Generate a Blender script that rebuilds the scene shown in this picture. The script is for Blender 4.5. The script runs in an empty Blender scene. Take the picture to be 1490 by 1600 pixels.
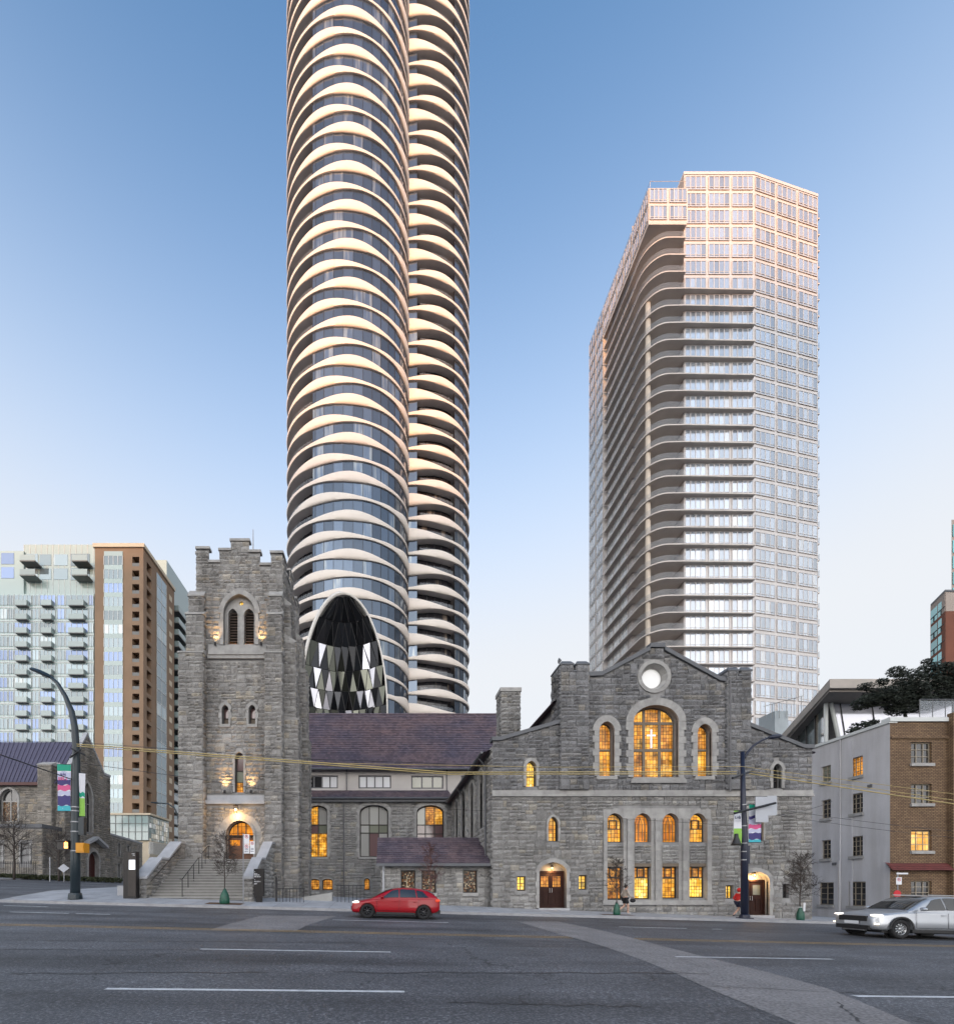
import bpy, bmesh, math, random
from mathutils import Vector, Matrix
from mathutils.geometry import tessellate_polygon

SC = bpy.context.scene
COL = SC.collection
RND = random.Random(11)
rad = math.radians

# ------------------------------------------------------------------ camera
# level camera with a shifted lens (verticals stay vertical): principal point at
# photo pixel (600, 1392), focal length 700 photo pixels, photo 1490 x 1600
F, PX0, PY0, EYE = 700.0, 600.0, 1392.0, 1.6
cam_d = bpy.data.cameras.new('camera')
cam_d.sensor_fit = 'HORIZONTAL'
cam_d.sensor_width = 36.0
cam_d.lens = 36.0 * F / 1490.0
cam_d.shift_x = (745.0 - PX0) / 1490.0
cam_d.shift_y = (PY0 - 800.0) / 1490.0
cam_d.clip_start = 0.1
cam_d.clip_end = 6000.0
cam = bpy.data.objects.new('camera', cam_d)
COL.objects.link(cam)
cam.location = (0, 0, EYE)
cam.rotation_euler = (rad(90), 0, 0)
SC.camera = cam

# ------------------------------------------------------------------ sky, sun, exposure
SUN_EL, SUN_AZ = 8.0, 191.0       # azimuth clockwise from +Y (the view direction): behind the viewer, to the left
world = bpy.data.worlds.new('World')
SC.world = world
world.use_nodes = True
wn = world.node_tree.nodes
wl = world.node_tree.links
bg = wn['Background']
sky = wn.new('ShaderNodeTexSky')
sky.sky_type = 'NISHITA'
sky.sun_disc = False
sky.sun_elevation = rad(SUN_EL)
sky.sun_rotation = rad(SUN_AZ)
sky.altitude = 0
sky.air_density = 1.0
sky.dust_density = 1.0
sky.ozone_density = 1.5
# evening haze: all round, the sky pales towards the horizon, more so on the sun's side
def _wmix(kind, fac, a, b):
    n = wn.new('ShaderNodeMix'); n.data_type = 'RGBA'; n.blend_type = kind
    for i, v in ((0, fac), (6, a), (7, b)):
        if isinstance(v, (int, float)): n.inputs[i].default_value = v
        elif isinstance(v, tuple): n.inputs[i].default_value = (*v, 1)
        else: wl.new(v, n.inputs[i])
    return n.outputs[2]
def _wmath(op, a, b):
    n = wn.new('ShaderNodeMath'); n.operation = op
    for i, v in ((0, a), (1, b)):
        if isinstance(v, (int, float)): n.inputs[i].default_value = v
        else: wl.new(v, n.inputs[i])
    return n.outputs[0]
_tc = wn.new('ShaderNodeTexCoord'); _sp = wn.new('ShaderNodeSeparateXYZ'); wl.new(_tc.outputs['Generated'], _sp.inputs[0])
_mr = wn.new('ShaderNodeMapRange'); _mr.interpolation_type = 'SMOOTHSTEP'
for _i, _v in ((1, 0.40), (2, 0.97), (3, 0.98), (4, 0.0)): _mr.inputs[_i].default_value = _v
wl.new(_sp.outputs[2], _mr.inputs[0])
_bw = wn.new('ShaderNodeRGBToBW'); wl.new(sky.outputs[0], _bw.inputs[0])
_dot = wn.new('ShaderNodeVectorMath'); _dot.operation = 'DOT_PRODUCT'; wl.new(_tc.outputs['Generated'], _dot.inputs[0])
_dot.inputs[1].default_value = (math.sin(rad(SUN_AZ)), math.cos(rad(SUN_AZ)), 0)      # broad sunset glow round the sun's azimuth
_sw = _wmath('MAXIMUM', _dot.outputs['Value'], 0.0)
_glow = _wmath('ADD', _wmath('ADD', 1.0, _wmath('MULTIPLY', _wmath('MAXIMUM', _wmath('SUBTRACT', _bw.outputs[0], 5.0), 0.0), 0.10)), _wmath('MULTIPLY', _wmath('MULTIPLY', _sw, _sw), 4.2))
_hb = wn.new('ShaderNodeMapRange'); _hb.interpolation_type = 'SMOOTHSTEP'
for _i, _v in ((1, 0.45), (2, 0.85), (3, 0.0), (4, 1.0)): _hb.inputs[_i].default_value = _v
wl.new(_sp.outputs[2], _hb.inputs[0])
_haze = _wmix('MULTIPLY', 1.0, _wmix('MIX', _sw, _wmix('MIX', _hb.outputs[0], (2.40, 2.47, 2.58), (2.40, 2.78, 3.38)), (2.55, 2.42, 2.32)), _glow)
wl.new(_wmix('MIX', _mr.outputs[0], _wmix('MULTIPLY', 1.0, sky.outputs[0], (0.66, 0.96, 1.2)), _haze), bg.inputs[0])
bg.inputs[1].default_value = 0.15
sun_d = bpy.data.lights.new('sun', 'SUN')
sun_d.energy = 1.8
sun_d.angle = rad(2.0)
sun_d.color = (1.0, 0.42, 0.10)
sun = bpy.data.objects.new('sun', sun_d)
COL.objects.link(sun)
_d = Vector((math.sin(rad(SUN_AZ)) * math.cos(rad(SUN_EL)), math.cos(rad(SUN_AZ)) * math.cos(rad(SUN_EL)), math.sin(rad(SUN_EL))))
sun.rotation_euler = _d.to_track_quat('Z', 'Y').to_euler()
sun.location = _d * 300
SC.view_settings.view_transform = 'Standard'
SC.view_settings.look = 'None'
SC.view_settings.exposure = 1.27
SC.view_settings.gamma = 1.0
SC.view_settings.use_curve_mapping = False
SC.render.engine = 'CYCLES'
SC.cycles.use_denoising = True
SC.cycles.max_bounces = 6
SC.cycles.transparent_max_bounces = 8
SC.cycles.sample_clamp_indirect = 6.0
SC.cycles.caustics_reflective = False
SC.cycles.caustics_refractive = False

# ------------------------------------------------------------------ helpers
def ux(px, D): return (px - PX0) / F * D
def uz(py, D): return (PY0 - py) / F * D + EYE
def U(px, py, D): return Vector((ux(px, D), D, uz(py, D)))
def lerp(a, b, t): return a + (b - a) * t
def sstep(t):
    t = max(0.0, min(1.0, t)); return t * t * (3 - 2 * t)
def keys(ks, x):
    if x <= ks[0][0]: return ks[0][1]
    for (a, va), (b, vb) in zip(ks, ks[1:]):
        if x <= b: return lerp(va, vb, sstep((x - a) / (b - a)))
    return ks[-1][1]
def lkeys(ks, x):
    if x <= ks[0][0]: return ks[0][1:]
    for a, b in zip(ks, ks[1:]):
        if x <= b[0]:
            t = (x - a[0]) / (b[0] - a[0])
            return tuple(lerp(p, q, t) for p, q in zip(a[1:], b[1:]))
    return ks[-1][1:]

WORLD = {}          # object name -> world matrix (the depsgraph is not updated while building)
def wm(o): return WORLD.get(o.name, Matrix.Identity(4)) if o else Matrix.Identity(4)
def props(o, label=None, cat=None, group=None, kind=None):
    if label: o['label'] = label
    if cat: o['category'] = cat
    if group: o['group'] = group
    if kind: o['kind'] = kind
    return o
def thing(name, label, cat, loc=(0, 0, 0), rz=0.0, group=None):
    o = bpy.data.objects.new(name, None)
    COL.objects.link(o)
    o.empty_display_size = 0.3
    o.location = loc
    o.rotation_euler = (0, 0, rz)
    WORLD[o.name] = Matrix.Translation(Vector(loc)) @ Matrix.Rotation(rz, 4, 'Z')
    return props(o, label, cat, group)
def link(name, me, parent=None, mw=None, local=False):
    """mesh -> object; with a parent, vertices (and mw) are in world space unless local"""
    o = bpy.data.objects.new(name, me)
    COL.objects.link(o)
    m = mw if mw is not None else Matrix.Identity(4)
    if parent is not None:
        o.parent = parent
        if local:
            o.matrix_basis = m
            WORLD[o.name] = wm(parent) @ m
        else:
            o.matrix_parent_inverse = wm(parent).inverted()
            o.matrix_basis = m
            WORLD[o.name] = m
    else:
        o.matrix_basis = m
        WORLD[o.name] = m
    return o
def copy_tree(o, parent=None, loc=None, rz=None):
    c = o.copy(); COL.objects.link(c)
    if parent is not None: c.parent = parent
    if loc is not None: c.location = loc
    if rz is not None: c.rotation_euler = (0, 0, rz)
    for ch in list(o.children): copy_tree(ch, c)
    return c

class MB:
    def __init__(s): s.v = []; s.f = []; s.m = []; s.mi = 0
    def poly(s, pts):
        b = len(s.v); s.v.extend(tuple(p) for p in pts)
        s.f.append(tuple(range(b, b + len(pts)))); s.m.append(s.mi)
    def mesh(s, vs, fs):
        b = len(s.v); s.v.extend(tuple(p) for p in vs)
        for f in fs: s.f.append(tuple(b + i for i in f)); s.m.append(s.mi)
    def box(s, x0, x1, y0, y1, z0, z1, T=None):
        vs = [(x0,y0,z0),(x1,y0,z0),(x1,y1,z0),(x0,y1,z0),(x0,y0,z1),(x1,y0,z1),(x1,y1,z1),(x0,y1,z1)]
        if T: vs = [T(*p) for p in vs]
        s.mesh(vs, [(0,3,2,1),(4,5,6,7),(0,1,5,4),(1,2,6,5),(2,3,7,6),(3,0,4,7)])
    def obox(s, c, ax, ay, az):
        c, ax, ay, az = Vector(c), Vector(ax), Vector(ay), Vector(az)
        vs = [c + i*ax + j*ay + k*az for k in (-1,1) for j in (-1,1) for i in (-1,1)]
        s.mesh(vs, [(0,2,3,1),(4,5,7,6),(0,1,5,4),(1,3,7,5),(3,2,6,7),(2,0,4,6)])
    def prism(s, pts, T, d0, d1):
        """polygon [(u,z)] extruded from depth d0 to d1 through T(u,z,d)"""
        n = len(pts)
        a = [T(u, z, d0) for u, z in pts]; b = [T(u, z, d1) for u, z in pts]
        vs = a + b
        tri = tessellate_polygon([[Vector((u, z, 0)) for u, z in pts]]) if n > 4 else [tuple(range(n))]
        fs = [tuple(t) for t in tri] + [tuple(n + i for i in reversed(t)) for t in tri]
        fs += [(i, (i+1) % n, n + (i+1) % n, n + i) for i in range(n)]
        s.mesh(vs, fs)
    def tube(s, pts, r, n=6, caps=True):
        pts = [Vector(p) for p in pts]
        rs = r if isinstance(r, (list, tuple)) else [r] * len(pts)
        b = len(s.v); up = None
        for i, p in enumerate(pts):
            d = (pts[min(i+1, len(pts)-1)] - pts[max(i-1, 0)])
            d = d.normalized() if d.length > 1e-9 else Vector((0,0,1))
            if up is None:
                up = Vector((0,0,1)) if abs(d.z) < 0.9 else Vector((1,0,0))
            a = d.cross(up)
            a = a.normalized() if a.length > 1e-6 else d.orthogonal().normalized()
            c = a.cross(d).normalized(); up = c
            for k in range(n):
                t = 2*math.pi*k/n
                s.v.append(tuple(p + (a*math.cos(t) + c*math.sin(t)) * rs[i]))
        for i in range(len(pts)-1):
            for k in range(n):
                q = b + i*n
                s.f.append((q+k, q+(k+1) % n, q+n+(k+1) % n, q+n+k)); s.m.append(s.mi)
        if caps:
            s.f.append(tuple(b+k for k in reversed(range(n)))); s.m.append(s.mi)
            e = b + (len(pts)-1)*n
            s.f.append(tuple(e+k for k in range(n))); s.m.append(s.mi)
    def lathe(s, c, prof, n=16, T=None):
        c = Vector(c); b = len(s.v)
        for r, z in prof:
            for k in range(n):
                t = 2*math.pi*k/n
                p = Vector((r*math.cos(t), r*math.sin(t), z))
                s.v.append(tuple(c + (T @ p if T is not None else p)))
        for i in range(len(prof)-1):
            for k in range(n):
                q = b + i*n
                s.f.append((q+k, q+(k+1) % n, q+n+(k+1) % n, q+n+k)); s.m.append(s.mi)
    def sphere(s, c, r, n=10, m=6, sc=(1,1,1)):
        prof = [(max(1e-4, r*math.sin(math.pi*i/m)), -r*math.cos(math.pi*i/m)) for i in range(m+1)]
        b = len(s.v); s.lathe((0,0,0), prof, n)
        for i in range(b, len(s.v)):
            x, y, z = s.v[i]; s.v[i] = (c[0]+x*sc[0], c[1]+y*sc[1], c[2]+z*sc[2])
    def grid(s, rows):
        n = len(rows[0]); b = len(s.v)
        for r in rows: s.v.extend(tuple(p) for p in r)
        for i in range(len(rows)-1):
            for k in range(n-1):
                q = b + i*n + k
                s.f.append((q, q+1, q+n+1, q+n)); s.m.append(s.mi)
    def data(s, name, mats, smooth=False, fix=True):
        me = bpy.data.meshes.new(name)
        me.from_pydata(s.v, [], s.f)
        if not isinstance(mats, (list, tuple)): mats = [mats]
        for m in mats: me.materials.append(m)
        if len(mats) > 1: me.polygons.foreach_set('material_index', s.m)
        if fix:
            bm = bmesh.new(); bm.from_mesh(me)
            bmesh.ops.recalc_face_normals(bm, faces=bm.faces)
            bm.to_mesh(me); bm.free()
        if smooth: me.polygons.foreach_set('use_smooth', [True]*len(me.polygons))
        me.update()
        return me
    def build(s, name, mats, parent=None, smooth=False, fix=True, local=False, mw=None, **pr):
        o = link(name, s.data(name, mats, smooth, fix), parent, mw, local)
        return props(o, **pr)
def autosmooth(o, deg=35):
    me = o.data
    me.polygons.foreach_set('use_smooth', [True]*len(me.polygons))
    bm = bmesh.new(); bm.from_mesh(me)
    for e in bm.edges:
        if len(e.link_faces) == 2 and e.calc_face_angle(0) > rad(deg): e.smooth = False
    bm.to_mesh(me); bm.free()
    return o

# ------------------------------------------------------------------ materials
def _nt(name):
    m = bpy.data.materials.new(name); m.use_nodes = True
    nt = m.node_tree
    return m, nt.nodes, nt.links, nt.nodes['Principled BSDF']
def mth(N, L, op, a, b=None, c=None):
    n = N.new('ShaderNodeMath'); n.operation = op
    for i, v in enumerate((a, b, c)):
        if v is None: continue
        if isinstance(v, (int, float)): n.inputs[i].default_value = v
        else: L.new(v, n.inputs[i])
    return n.outputs[0]
def mixc(N, L, blend, fac, a, b):
    n = N.new('ShaderNodeMix'); n.data_type = 'RGBA'; n.blend_type = blend
    for i, v in ((0, fac), (6, a), (7, b)):
        if isinstance(v, (int, float)): n.inputs[i].default_value = v
        elif isinstance(v, tuple): n.inputs[i].default_value = (*v, 1) if len(v) == 3 else v
        else: L.new(v, n.inputs[i])
    return n.outputs[2]
def noise(N, L, vec, scale, detail=4, rough=0.55):
    n = N.new('ShaderNodeTexNoise'); n.inputs['Scale'].default_value = scale
    n.inputs['Detail'].default_value = detail; n.inputs['Roughness'].default_value = rough
    if vec is not None: L.new(vec, n.inputs['Vector'])
    return n.outputs['Fac']
def ramp(N, L, fac, stops):
    n = N.new('ShaderNodeValToRGB'); e = n.color_ramp.elements
    while len(e) < len(stops): e.new(0.5)
    for i, (p, c) in enumerate(stops):
        e[i].position = p; e[i].color = (*c, 1) if isinstance(c, tuple) else (c, c, c, 1)
    L.new(fac, n.inputs[0])
    return n.outputs[0]
def pos(N): return N.new('ShaderNodeNewGeometry').outputs['Position']
def mat(name, col, rough=0.7, var=0.15, scale=3.0, bump=0.0, bscale=30.0, metal=0.0, spec=0.5, isl=0.0, coat=0.0, fine=0.0):
    m, N, L, P = _nt(name)
    P.inputs['Roughness'].default_value = rough
    P.inputs['Metallic'].default_value = metal
    P.inputs['Specular IOR Level'].default_value = spec
    P.inputs['Coat Weight'].default_value = coat
    g = N.new('ShaderNodeNewGeometry')
    c = (*col, 1)
    rgb = N.new('ShaderNodeRGB'); rgb.outputs[0].default_value = c
    out = rgb.outputs[0]
    if var > 0:
        f = noise(N, L, g.outputs['Position'], scale, 5)
        k = ramp(N, L, f, [(0.25, 1 - var), (0.75, 1 + var)])
        out = mixc(N, L, 'MULTIPLY', 1.0, out, k)
    if fine > 0:
        f = noise(N, L, g.outputs['Position'], bscale * 1.7, 3)
        k = ramp(N, L, f, [(0.3, 1 - fine), (0.7, 1 + fine)])
        out = mixc(N, L, 'MULTIPLY', 1.0, out, k)
    if isl > 0:
        oi = N.new('ShaderNodeObjectInfo')
        r = mth(N, L, 'FRACT', mth(N, L, 'ADD', g.outputs['Random Per Island'], oi.outputs['Random']))
        k = ramp(N, L, r, [(0.0, 1 - isl), (1.0, 1 + isl)])
        out = mixc(N, L, 'MULTIPLY', 1.0, out, k)
    L.new(out, P.inputs['Base Color'])
    if bump > 0:
        b = N.new('ShaderNodeBump'); b.inputs['Strength'].default_value = bump; b.inputs['Distance'].default_value = 0.03
        L.new(noise(N, L, g.outputs['Position'], bscale, 6, 0.65), b.inputs['Height'])
        L.new(b.outputs[0], P.inputs['Normal'])
    return m
def glass(name, col, rough=0.04, spec=0.8, var=0.25, scale=0.5, curtain=0.0, ccol=(0.6, 0.6, 0.58), cs=5.0, wob=0.0, obj=0.3, metal=0.0):
    """opaque window glass: dark room behind, mirror-like coat, optional curtains behind it"""
    m, N, L, P = _nt(name)
    g = N.new('ShaderNodeNewGeometry'); oi = N.new('ShaderNodeObjectInfo')
    r = mth(N, L, 'FRACT', mth(N, L, 'ADD', g.outputs['Random Per Island'], oi.outputs['Random']))
    k = ramp(N, L, r, [(0.0, 1 - obj), (1.0, 1 + obj)])
    out = mixc(N, L, 'MULTIPLY', 1.0, col, k)
    if curtain > 0:
        sp = N.new('ShaderNodeSeparateXYZ'); L.new(g.outputs['Position'], sp.inputs[0])
        cv = N.new('ShaderNodeCombineXYZ'); L.new(mth(N, L, 'ADD', sp.outputs[0], sp.outputs[1]), cv.inputs[0])
        L.new(mth(N, L, 'MULTIPLY', sp.outputs[2], 0.08), cv.inputs[1])
        f = noise(N, L, cv.outputs[0], cs, 3)
        mask = ramp(N, L, f, [(0.5 - 0.12*curtain, 0.0), (0.62, 1.0)])
        mk = mth(N, L, 'MULTIPLY', mask, mth(N, L, 'GREATER_THAN', r, 1 - curtain))
        out = mixc(N, L, 'MIX', mk, out, ccol)
    L.new(out, P.inputs['Base Color'])
    P.inputs['Roughness'].default_value = rough
    P.inputs['Specular IOR Level'].default_value = spec
    P.inputs['IOR'].default_value = 1.55; P.inputs['Metallic'].default_value = metal
    if wob > 0:
        b = N.new('ShaderNodeBump'); b.inputs['Strength'].default_value = wob; b.inputs['Distance'].default_value = 0.05
        L.new(noise(N, L, g.outputs['Position'], 0.7, 2), b.inputs['Height']); L.new(b.outputs[0], P.inputs['Normal'])
    return m
def clear_glass(name, col, alpha=0.3):
    m, N, L, P = _nt(name)
    P.inputs['Base Color'].default_value = (*col, 1); P.inputs['Roughness'].default_value = 0.05
    P.inputs['Alpha'].default_value = alpha; P.inputs['Specular IOR Level'].default_value = 0.8
    return m
def emis(name, col, strength, base=(0.5, 0.4, 0.3)):
    m, N, L, P = _nt(name)
    P.inputs['Base Color'].default_value = (*base, 1)
    P.inputs['Emission Color'].default_value = (*col, 1); P.inputs['Emission Strength'].default_value = strength
    return m
def stained(name, cols, strength, tile=0.17, aspect=1.3, lead=0.012, cloud=0.5):
    """backlit leaded glass: small rectangular tiles, each its own tone, dark lead between"""
    m, N, L, P = _nt(name)
    g = N.new('ShaderNodeNewGeometry')
    sp = N.new('ShaderNodeSeparateXYZ'); L.new(g.outputs['Position'], sp.inputs[0])
    u = mth(N, L, 'DIVIDE', mth(N, L, 'ADD', sp.outputs[0], sp.outputs[1]), tile)
    v = mth(N, L, 'DIVIDE', sp.outputs[2], tile * aspect)
    fu = mth(N, L, 'FLOOR', u); fv = mth(N, L, 'FLOOR', v)
    cv = N.new('ShaderNodeCombineXYZ'); L.new(fu, cv.inputs[0]); L.new(fv, cv.inputs[1])
    wn_ = N.new('ShaderNodeTexWhiteNoise'); wn_.noise_dimensions = '3D'; L.new(cv.outputs[0], wn_.inputs['Vector'])
    col = ramp(N, L, wn_.outputs['Value'], [(i / max(1, len(cols)-1), c) for i, c in enumerate(cols)])
    big = noise(N, L, g.outputs['Position'], 1.7, 4)
    k = ramp(N, L, big, [(0.3, 1 - cloud), (0.7, 1 + cloud)])
    col = mixc(N, L, 'MULTIPLY', 1.0, col, k)
    mu = mth(N, L, 'GREATER_THAN', mth(N, L, 'PINGPONG', u, 0.5), lead / tile)
    mv = mth(N, L, 'GREATER_THAN', mth(N, L, 'PINGPONG', v, 0.5), lead / tile / aspect)
    mk = mth(N, L, 'MULTIPLY', mu, mv)
    e = mixc(N, L, 'MIX', mk, (0.02, 0.012, 0.006), col)
    L.new(e, P.inputs['Emission Color']); P.inputs['Emission Strength'].default_value = strength
    L.new(mixc(N, L, 'MULTIPLY', 1.0, e, (0.3, 0.3, 0.3)), P.inputs['Base Color'])
    P.inputs['Roughness'].default_value = 0.2; P.inputs['Specular IOR Level'].default_value = 0.2
    return m
# ------------------------------------------------------------------ ground, road, pavements
ROAD = [(-80, 1.62, .004), (0, 1.60, .006), (7, 1.58, .0099), (11, 1.51, .0161), (15, 1.45, .0228), (24, 1.166, .026)]
WALK = [(24, 1.04, .026), (28, .785, .038), (60, .80, .038), (300, .8, .038)]
WALKL = [(24, 1.04, .026), (28, .785, .038), (36, .44, .038), (56, -.17, .038), (90, -.6, .038), (300, -1.0, .038)]
def top_z(X, Y):
    """pavement level"""
    Xc = max(-60, min(50, X))
    if Y < 24:
        c, s = lkeys(ROAD, Y); return EYE - c - s * Xc + 0.126
    c, s = lkeys(WALK, Y); cl, sl = lkeys(WALKL, Y)
    w = sstep((-15 - X) / 6.0)
    c = lerp(c, cl, w); s = lerp(s, sl, w)
    return EYE - c - s * Xc
def road_z(X, Y): return top_z(X, Y) - 0.126
def frange(a, b, st):
    n = max(1, int(round((b - a) / st))); return [a + (b - a) * i / n for i in range(n + 1)]

def asphalt():
    m, N, L, P = _nt('asphalt')
    p = pos(N)
    sp = noise(N, L, p, 22, 6, 0.85)
    base = ramp(N, L, sp, [(0.34, (0.028, 0.030, 0.034)), (0.52, (0.085, 0.089, 0.098)), (0.64, (0.30, 0.30, 0.32))])
    mp = N.new('ShaderNodeMapping'); mp.inputs['Scale'].default_value = (0.05, 0.55, 1); L.new(p, mp.inputs[0])
    st = ramp(N, L, noise(N, L, mp.outputs[0], 1.6, 4), [(0.30, 0.52), (0.50, 1.0), (0.70, 1.3)])
    c = mixc(N, L, 'MULTIPLY', 1.0, base, st)
    bl = ramp(N, L, noise(N, L, p, 0.45, 6), [(0.3, 0.70), (0.7, 1.2)])
    c = mixc(N, L, 'MULTIPLY', 1.0, c, bl)
    vo = N.new('ShaderNodeTexVoronoi'); vo.feature = 'DISTANCE_TO_EDGE'; vo.inputs['Scale'].default_value = 0.33
    nz = N.new('ShaderNodeTexNoise'); nz.inputs['Scale'].default_value = 2.2; nz.inputs['Detail'].default_value = 4; L.new(p, nz.inputs['Vector'])
    va = N.new('ShaderNodeVectorMath'); va.operation = 'MULTIPLY_ADD'; L.new(nz.outputs['Color'], va.inputs[0]); va.inputs[1].default_value = (0.9, 0.9, 0.9); L.new(p, va.inputs[2])
    L.new(va.outputs[0], vo.inputs['Vector'])
    ck = ramp(N, L, vo.outputs['Distance'], [(0.0, 0.35), (0.012, 1.0)])
    ckm = mth(N, L, 'GREATER_THAN', noise(N, L, p, 0.12, 2), 0.52)
    c = mixc(N, L, 'MULTIPLY', ckm, c, ck)
    L.new(c, P.inputs['Base Color'])
    P.inputs['Roughness'].default_value = 0.62
    b = N.new('ShaderNodeBump'); b.inputs['Strength'].default_value = 0.7; b.inputs['Distance'].default_value = 0.012
    L.new(noise(N, L, p, 70, 4, 0.7), b.inputs['Height']); L.new(b.outputs[0], P.inputs['Normal'])
    return m
def paving():
    m, N, L, P = _nt('pavement_concrete')
    p = pos(N)
    base = ramp(N, L, noise(N, L, p, 1.2, 6), [(0.3, (0.30, 0.31, 0.33)), (0.7, (0.42, 0.43, 0.45))])
    br = N.new('ShaderNodeTexBrick'); br.offset = 0; br.inputs['Scale'].default_value = 1.0
    br.inputs['Brick Width'].default_value = 1.5; br.inputs['Row Height'].default_value = 1.5; br.inputs['Mortar Size'].default_value = 0.012
    br.inputs['Color1'].default_value = (0.92, 0.92, 0.92, 1); br.inputs['Color2'].default_value = (1.08, 1.08, 1.08, 1); br.inputs['Mortar'].default_value = (0.45, 0.45, 0.45, 1)
    L.new(p, br.inputs['Vector'])
    c = mixc(N, L, 'MULTIPLY', 1.0, base, br.outputs['Color'])
    sp = ramp(N, L, noise(N, L, p, 40, 2), [(0.3, 0.88), (0.7, 1.1)])
    L.new(mixc(N, L, 'MULTIPLY', 1.0, c, sp), P.inputs['Base Color'])
    P.inputs['Roughness'].default_value = 0.8
    return m
M = {}
M['asphalt'] = asphalt()
M['paving'] = paving()
M['kerb'] = mat('kerb_concrete', (0.33, 0.33, 0.34), 0.85, 0.2, 2.0, 0.3, 25)
M['soil'] = mat('bare_soil', (0.10, 0.055, 0.030), 0.95, 0.3, 6, 0.6, 30)
M['far_ground'] = mat('far_ground', (0.09, 0.09, 0.09), 0.9, 0.2, 0.05)
M['concrete_patch'] = mat('trench_patch', (0.21, 0.198, 0.195), 0.8, 0.22, 0.8, 0.5, 14, fine=0.45)
M['line_white'] = mat('road_paint_white', (0.60, 0.61, 0.62), 0.7, 0.25, 5, 0.2, 60, fine=0.25)
M['line_yellow'] = mat('road_paint_yellow', (0.36, 0.23, 0.085), 0.75, 0.35, 3, 0.2, 60, fine=0.35)
M['tar'] = mat('tar_seal', (0.020, 0.020, 0.022), 0.5, 0.3, 4)

def sheet(name, xs, ys, zf, m, **pr):
    b = MB(); b.grid([[(x, y, zf(x, y)) for x in xs] for y in ys])
    return b.build(name, m, None, True, fix=False, **pr)
gxs = [-3000, -600, -200] + frange(-120, 120, 10) + [200, 600, 3000]
gys = [-3000, -600, -200] + [-80, -40, -10, 0, 7, 11, 15, 24, 24.05, 28, 36, 45, 56, 75, 90, 120, 160, 300, 800, 3000]
sheet('ground', gxs, gys, lambda x, y: road_z(x, max(-80, min(300, y))) - 0.03, M['far_ground'], kind='structure')
road_ys = [-40, -20, -10, 0, 3.5, 7, 9, 11, 13, 15, 18, 21, 24.0]
sheet('road', frange(-110, 100, 3), road_ys, road_z, M['asphalt'], kind='structure')
sheet('side_street', frange(-36.5, -20.9, 1.3), [24.0, 26, 28, 32, 36, 45, 56, 75, 90, 120, 200], road_z, M['asphalt'], kind='structure')

def slab_walk(name, xs, ys, m, **pr):
    b = MB(); b.grid([[(x, y, top_z(x, y)) for x in xs] for y in ys])
    b.grid([[(xs[0], y, top_z(xs[0], y) - d) for y in ys] for d in (0.2, 0)])
    b.grid([[(xs[-1], y, top_z(xs[-1], y) - d) for y in ys] for d in (0.2, 0)])
    b.grid([[(x, ys[0], top_z(x, ys[0]) - d) for x in xs] for d in (0.2, 0)])
    return b.build(name, m, None, False, fix=False, kind='structure')
slab_walk('pavement', frange(-20.75, 100, 1.5), [24.16, 25, 26, 27, 28, 30, 32, 36, 40, 45, 56, 70], M['paving'])
slab_walk('far_pavement', frange(-100, -36.7, 3), [24.16, 28, 32, 36, 40, 45, 56, 70, 90, 120], M['paving'])
def strip3(name, path, w0, w1, zt, m, drop=0.25):
    b = MB(); rows = []
    for x, y, nx, ny in path:
        a = (x + nx*w0, y + ny*w0); c = (x + nx*w1, y + ny*w1)
        z = top_z(*c) + zt
        rows.append([(a[0], a[1], z - drop), (a[0], a[1], z), (c[0], c[1], z), (c[0], c[1], z - drop)])
    b.grid(rows)
    return b.build(name, m, None, False, kind='structure')
kp = [(x, 24.0, 0, 1) for x in frange(-19.5, 100, 1.5)]
kp = [(-19.5 - 1.35*math.sin(t), 25.35 - 1.35*math.cos(t), math.sin(t), math.cos(t)) for t in [rad(a) for a in (90, 70, 50, 30, 12)]] + kp
kp = [(-20.85, y, 1, 0) for y in reversed([26.0, 28, 32, 36, 40, 45, 56, 75, 120])] + kp
strip3('kerb', kp, 0.0, 0.17, 0.004, M['kerb'])
strip3('far_kerb', [(-36.6, y, -1, 0) for y in (24.1, 28, 32, 36, 40, 45, 56, 75, 120)], 0.0, 0.17, 0.004, M['kerb'])

def paint(name, x0, x1, y, w, m, label, cat, group=None, y1=None, h=0.005):
    b = MB(); xs = frange(x0, x1, 0.8)
    def yy(x): return y if y1 is None else lerp(y, y1, (x - x0) / (x1 - x0))
    b.grid([[(x, yy(x) + dy, road_z(x, yy(x) + dy) + h) for x in xs] for dy in (-w/2, 0, w/2)])
    return b.build(name, m, None, True, fix=False, kind='structure')
# lane dashes: near line, middle line, line beyond the yellow centre line
for a, c in ((-14.0, -10.2), (ux(165, 7.0), ux(632, 7.0)), (ux(1330, 7.05), 12.6)): paint('lane_dash', a, c, 7.0, 0.11, M['line_white'], '', '')
for a, c in ((-16, -10.5), (ux(313, 11), ux(610, 11)), (ux(1055, 11), ux(1300, 11))): paint('lane_dash', a, c, 11.0, 0.11, M['line_white'], '', '')
for a, c in ((ux(12, 19.2), ux(105, 19.2)), (ux(116, 19.2), ux(170, 19.2)), (ux(520, 19.4), ux(700, 19.4)), (ux(965, 19.4), ux(1070, 19.4)), (ux(1110, 19.4), ux(1125, 19.4))):
    paint('lane_dash', a, c, 19.3, 0.12, M['line_white'], '', '')
paint('lane_dash', ux(0, 22), ux(70, 22), 22.2, 0.14, M['line_white'], '', '')
paint('centre_line', -60, 60, 15.0, 0.11, M['line_yellow'], '', '')
paint('centre_line', -60, 60, 15.3, 0.11, M['line_yellow'], '', '')
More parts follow.
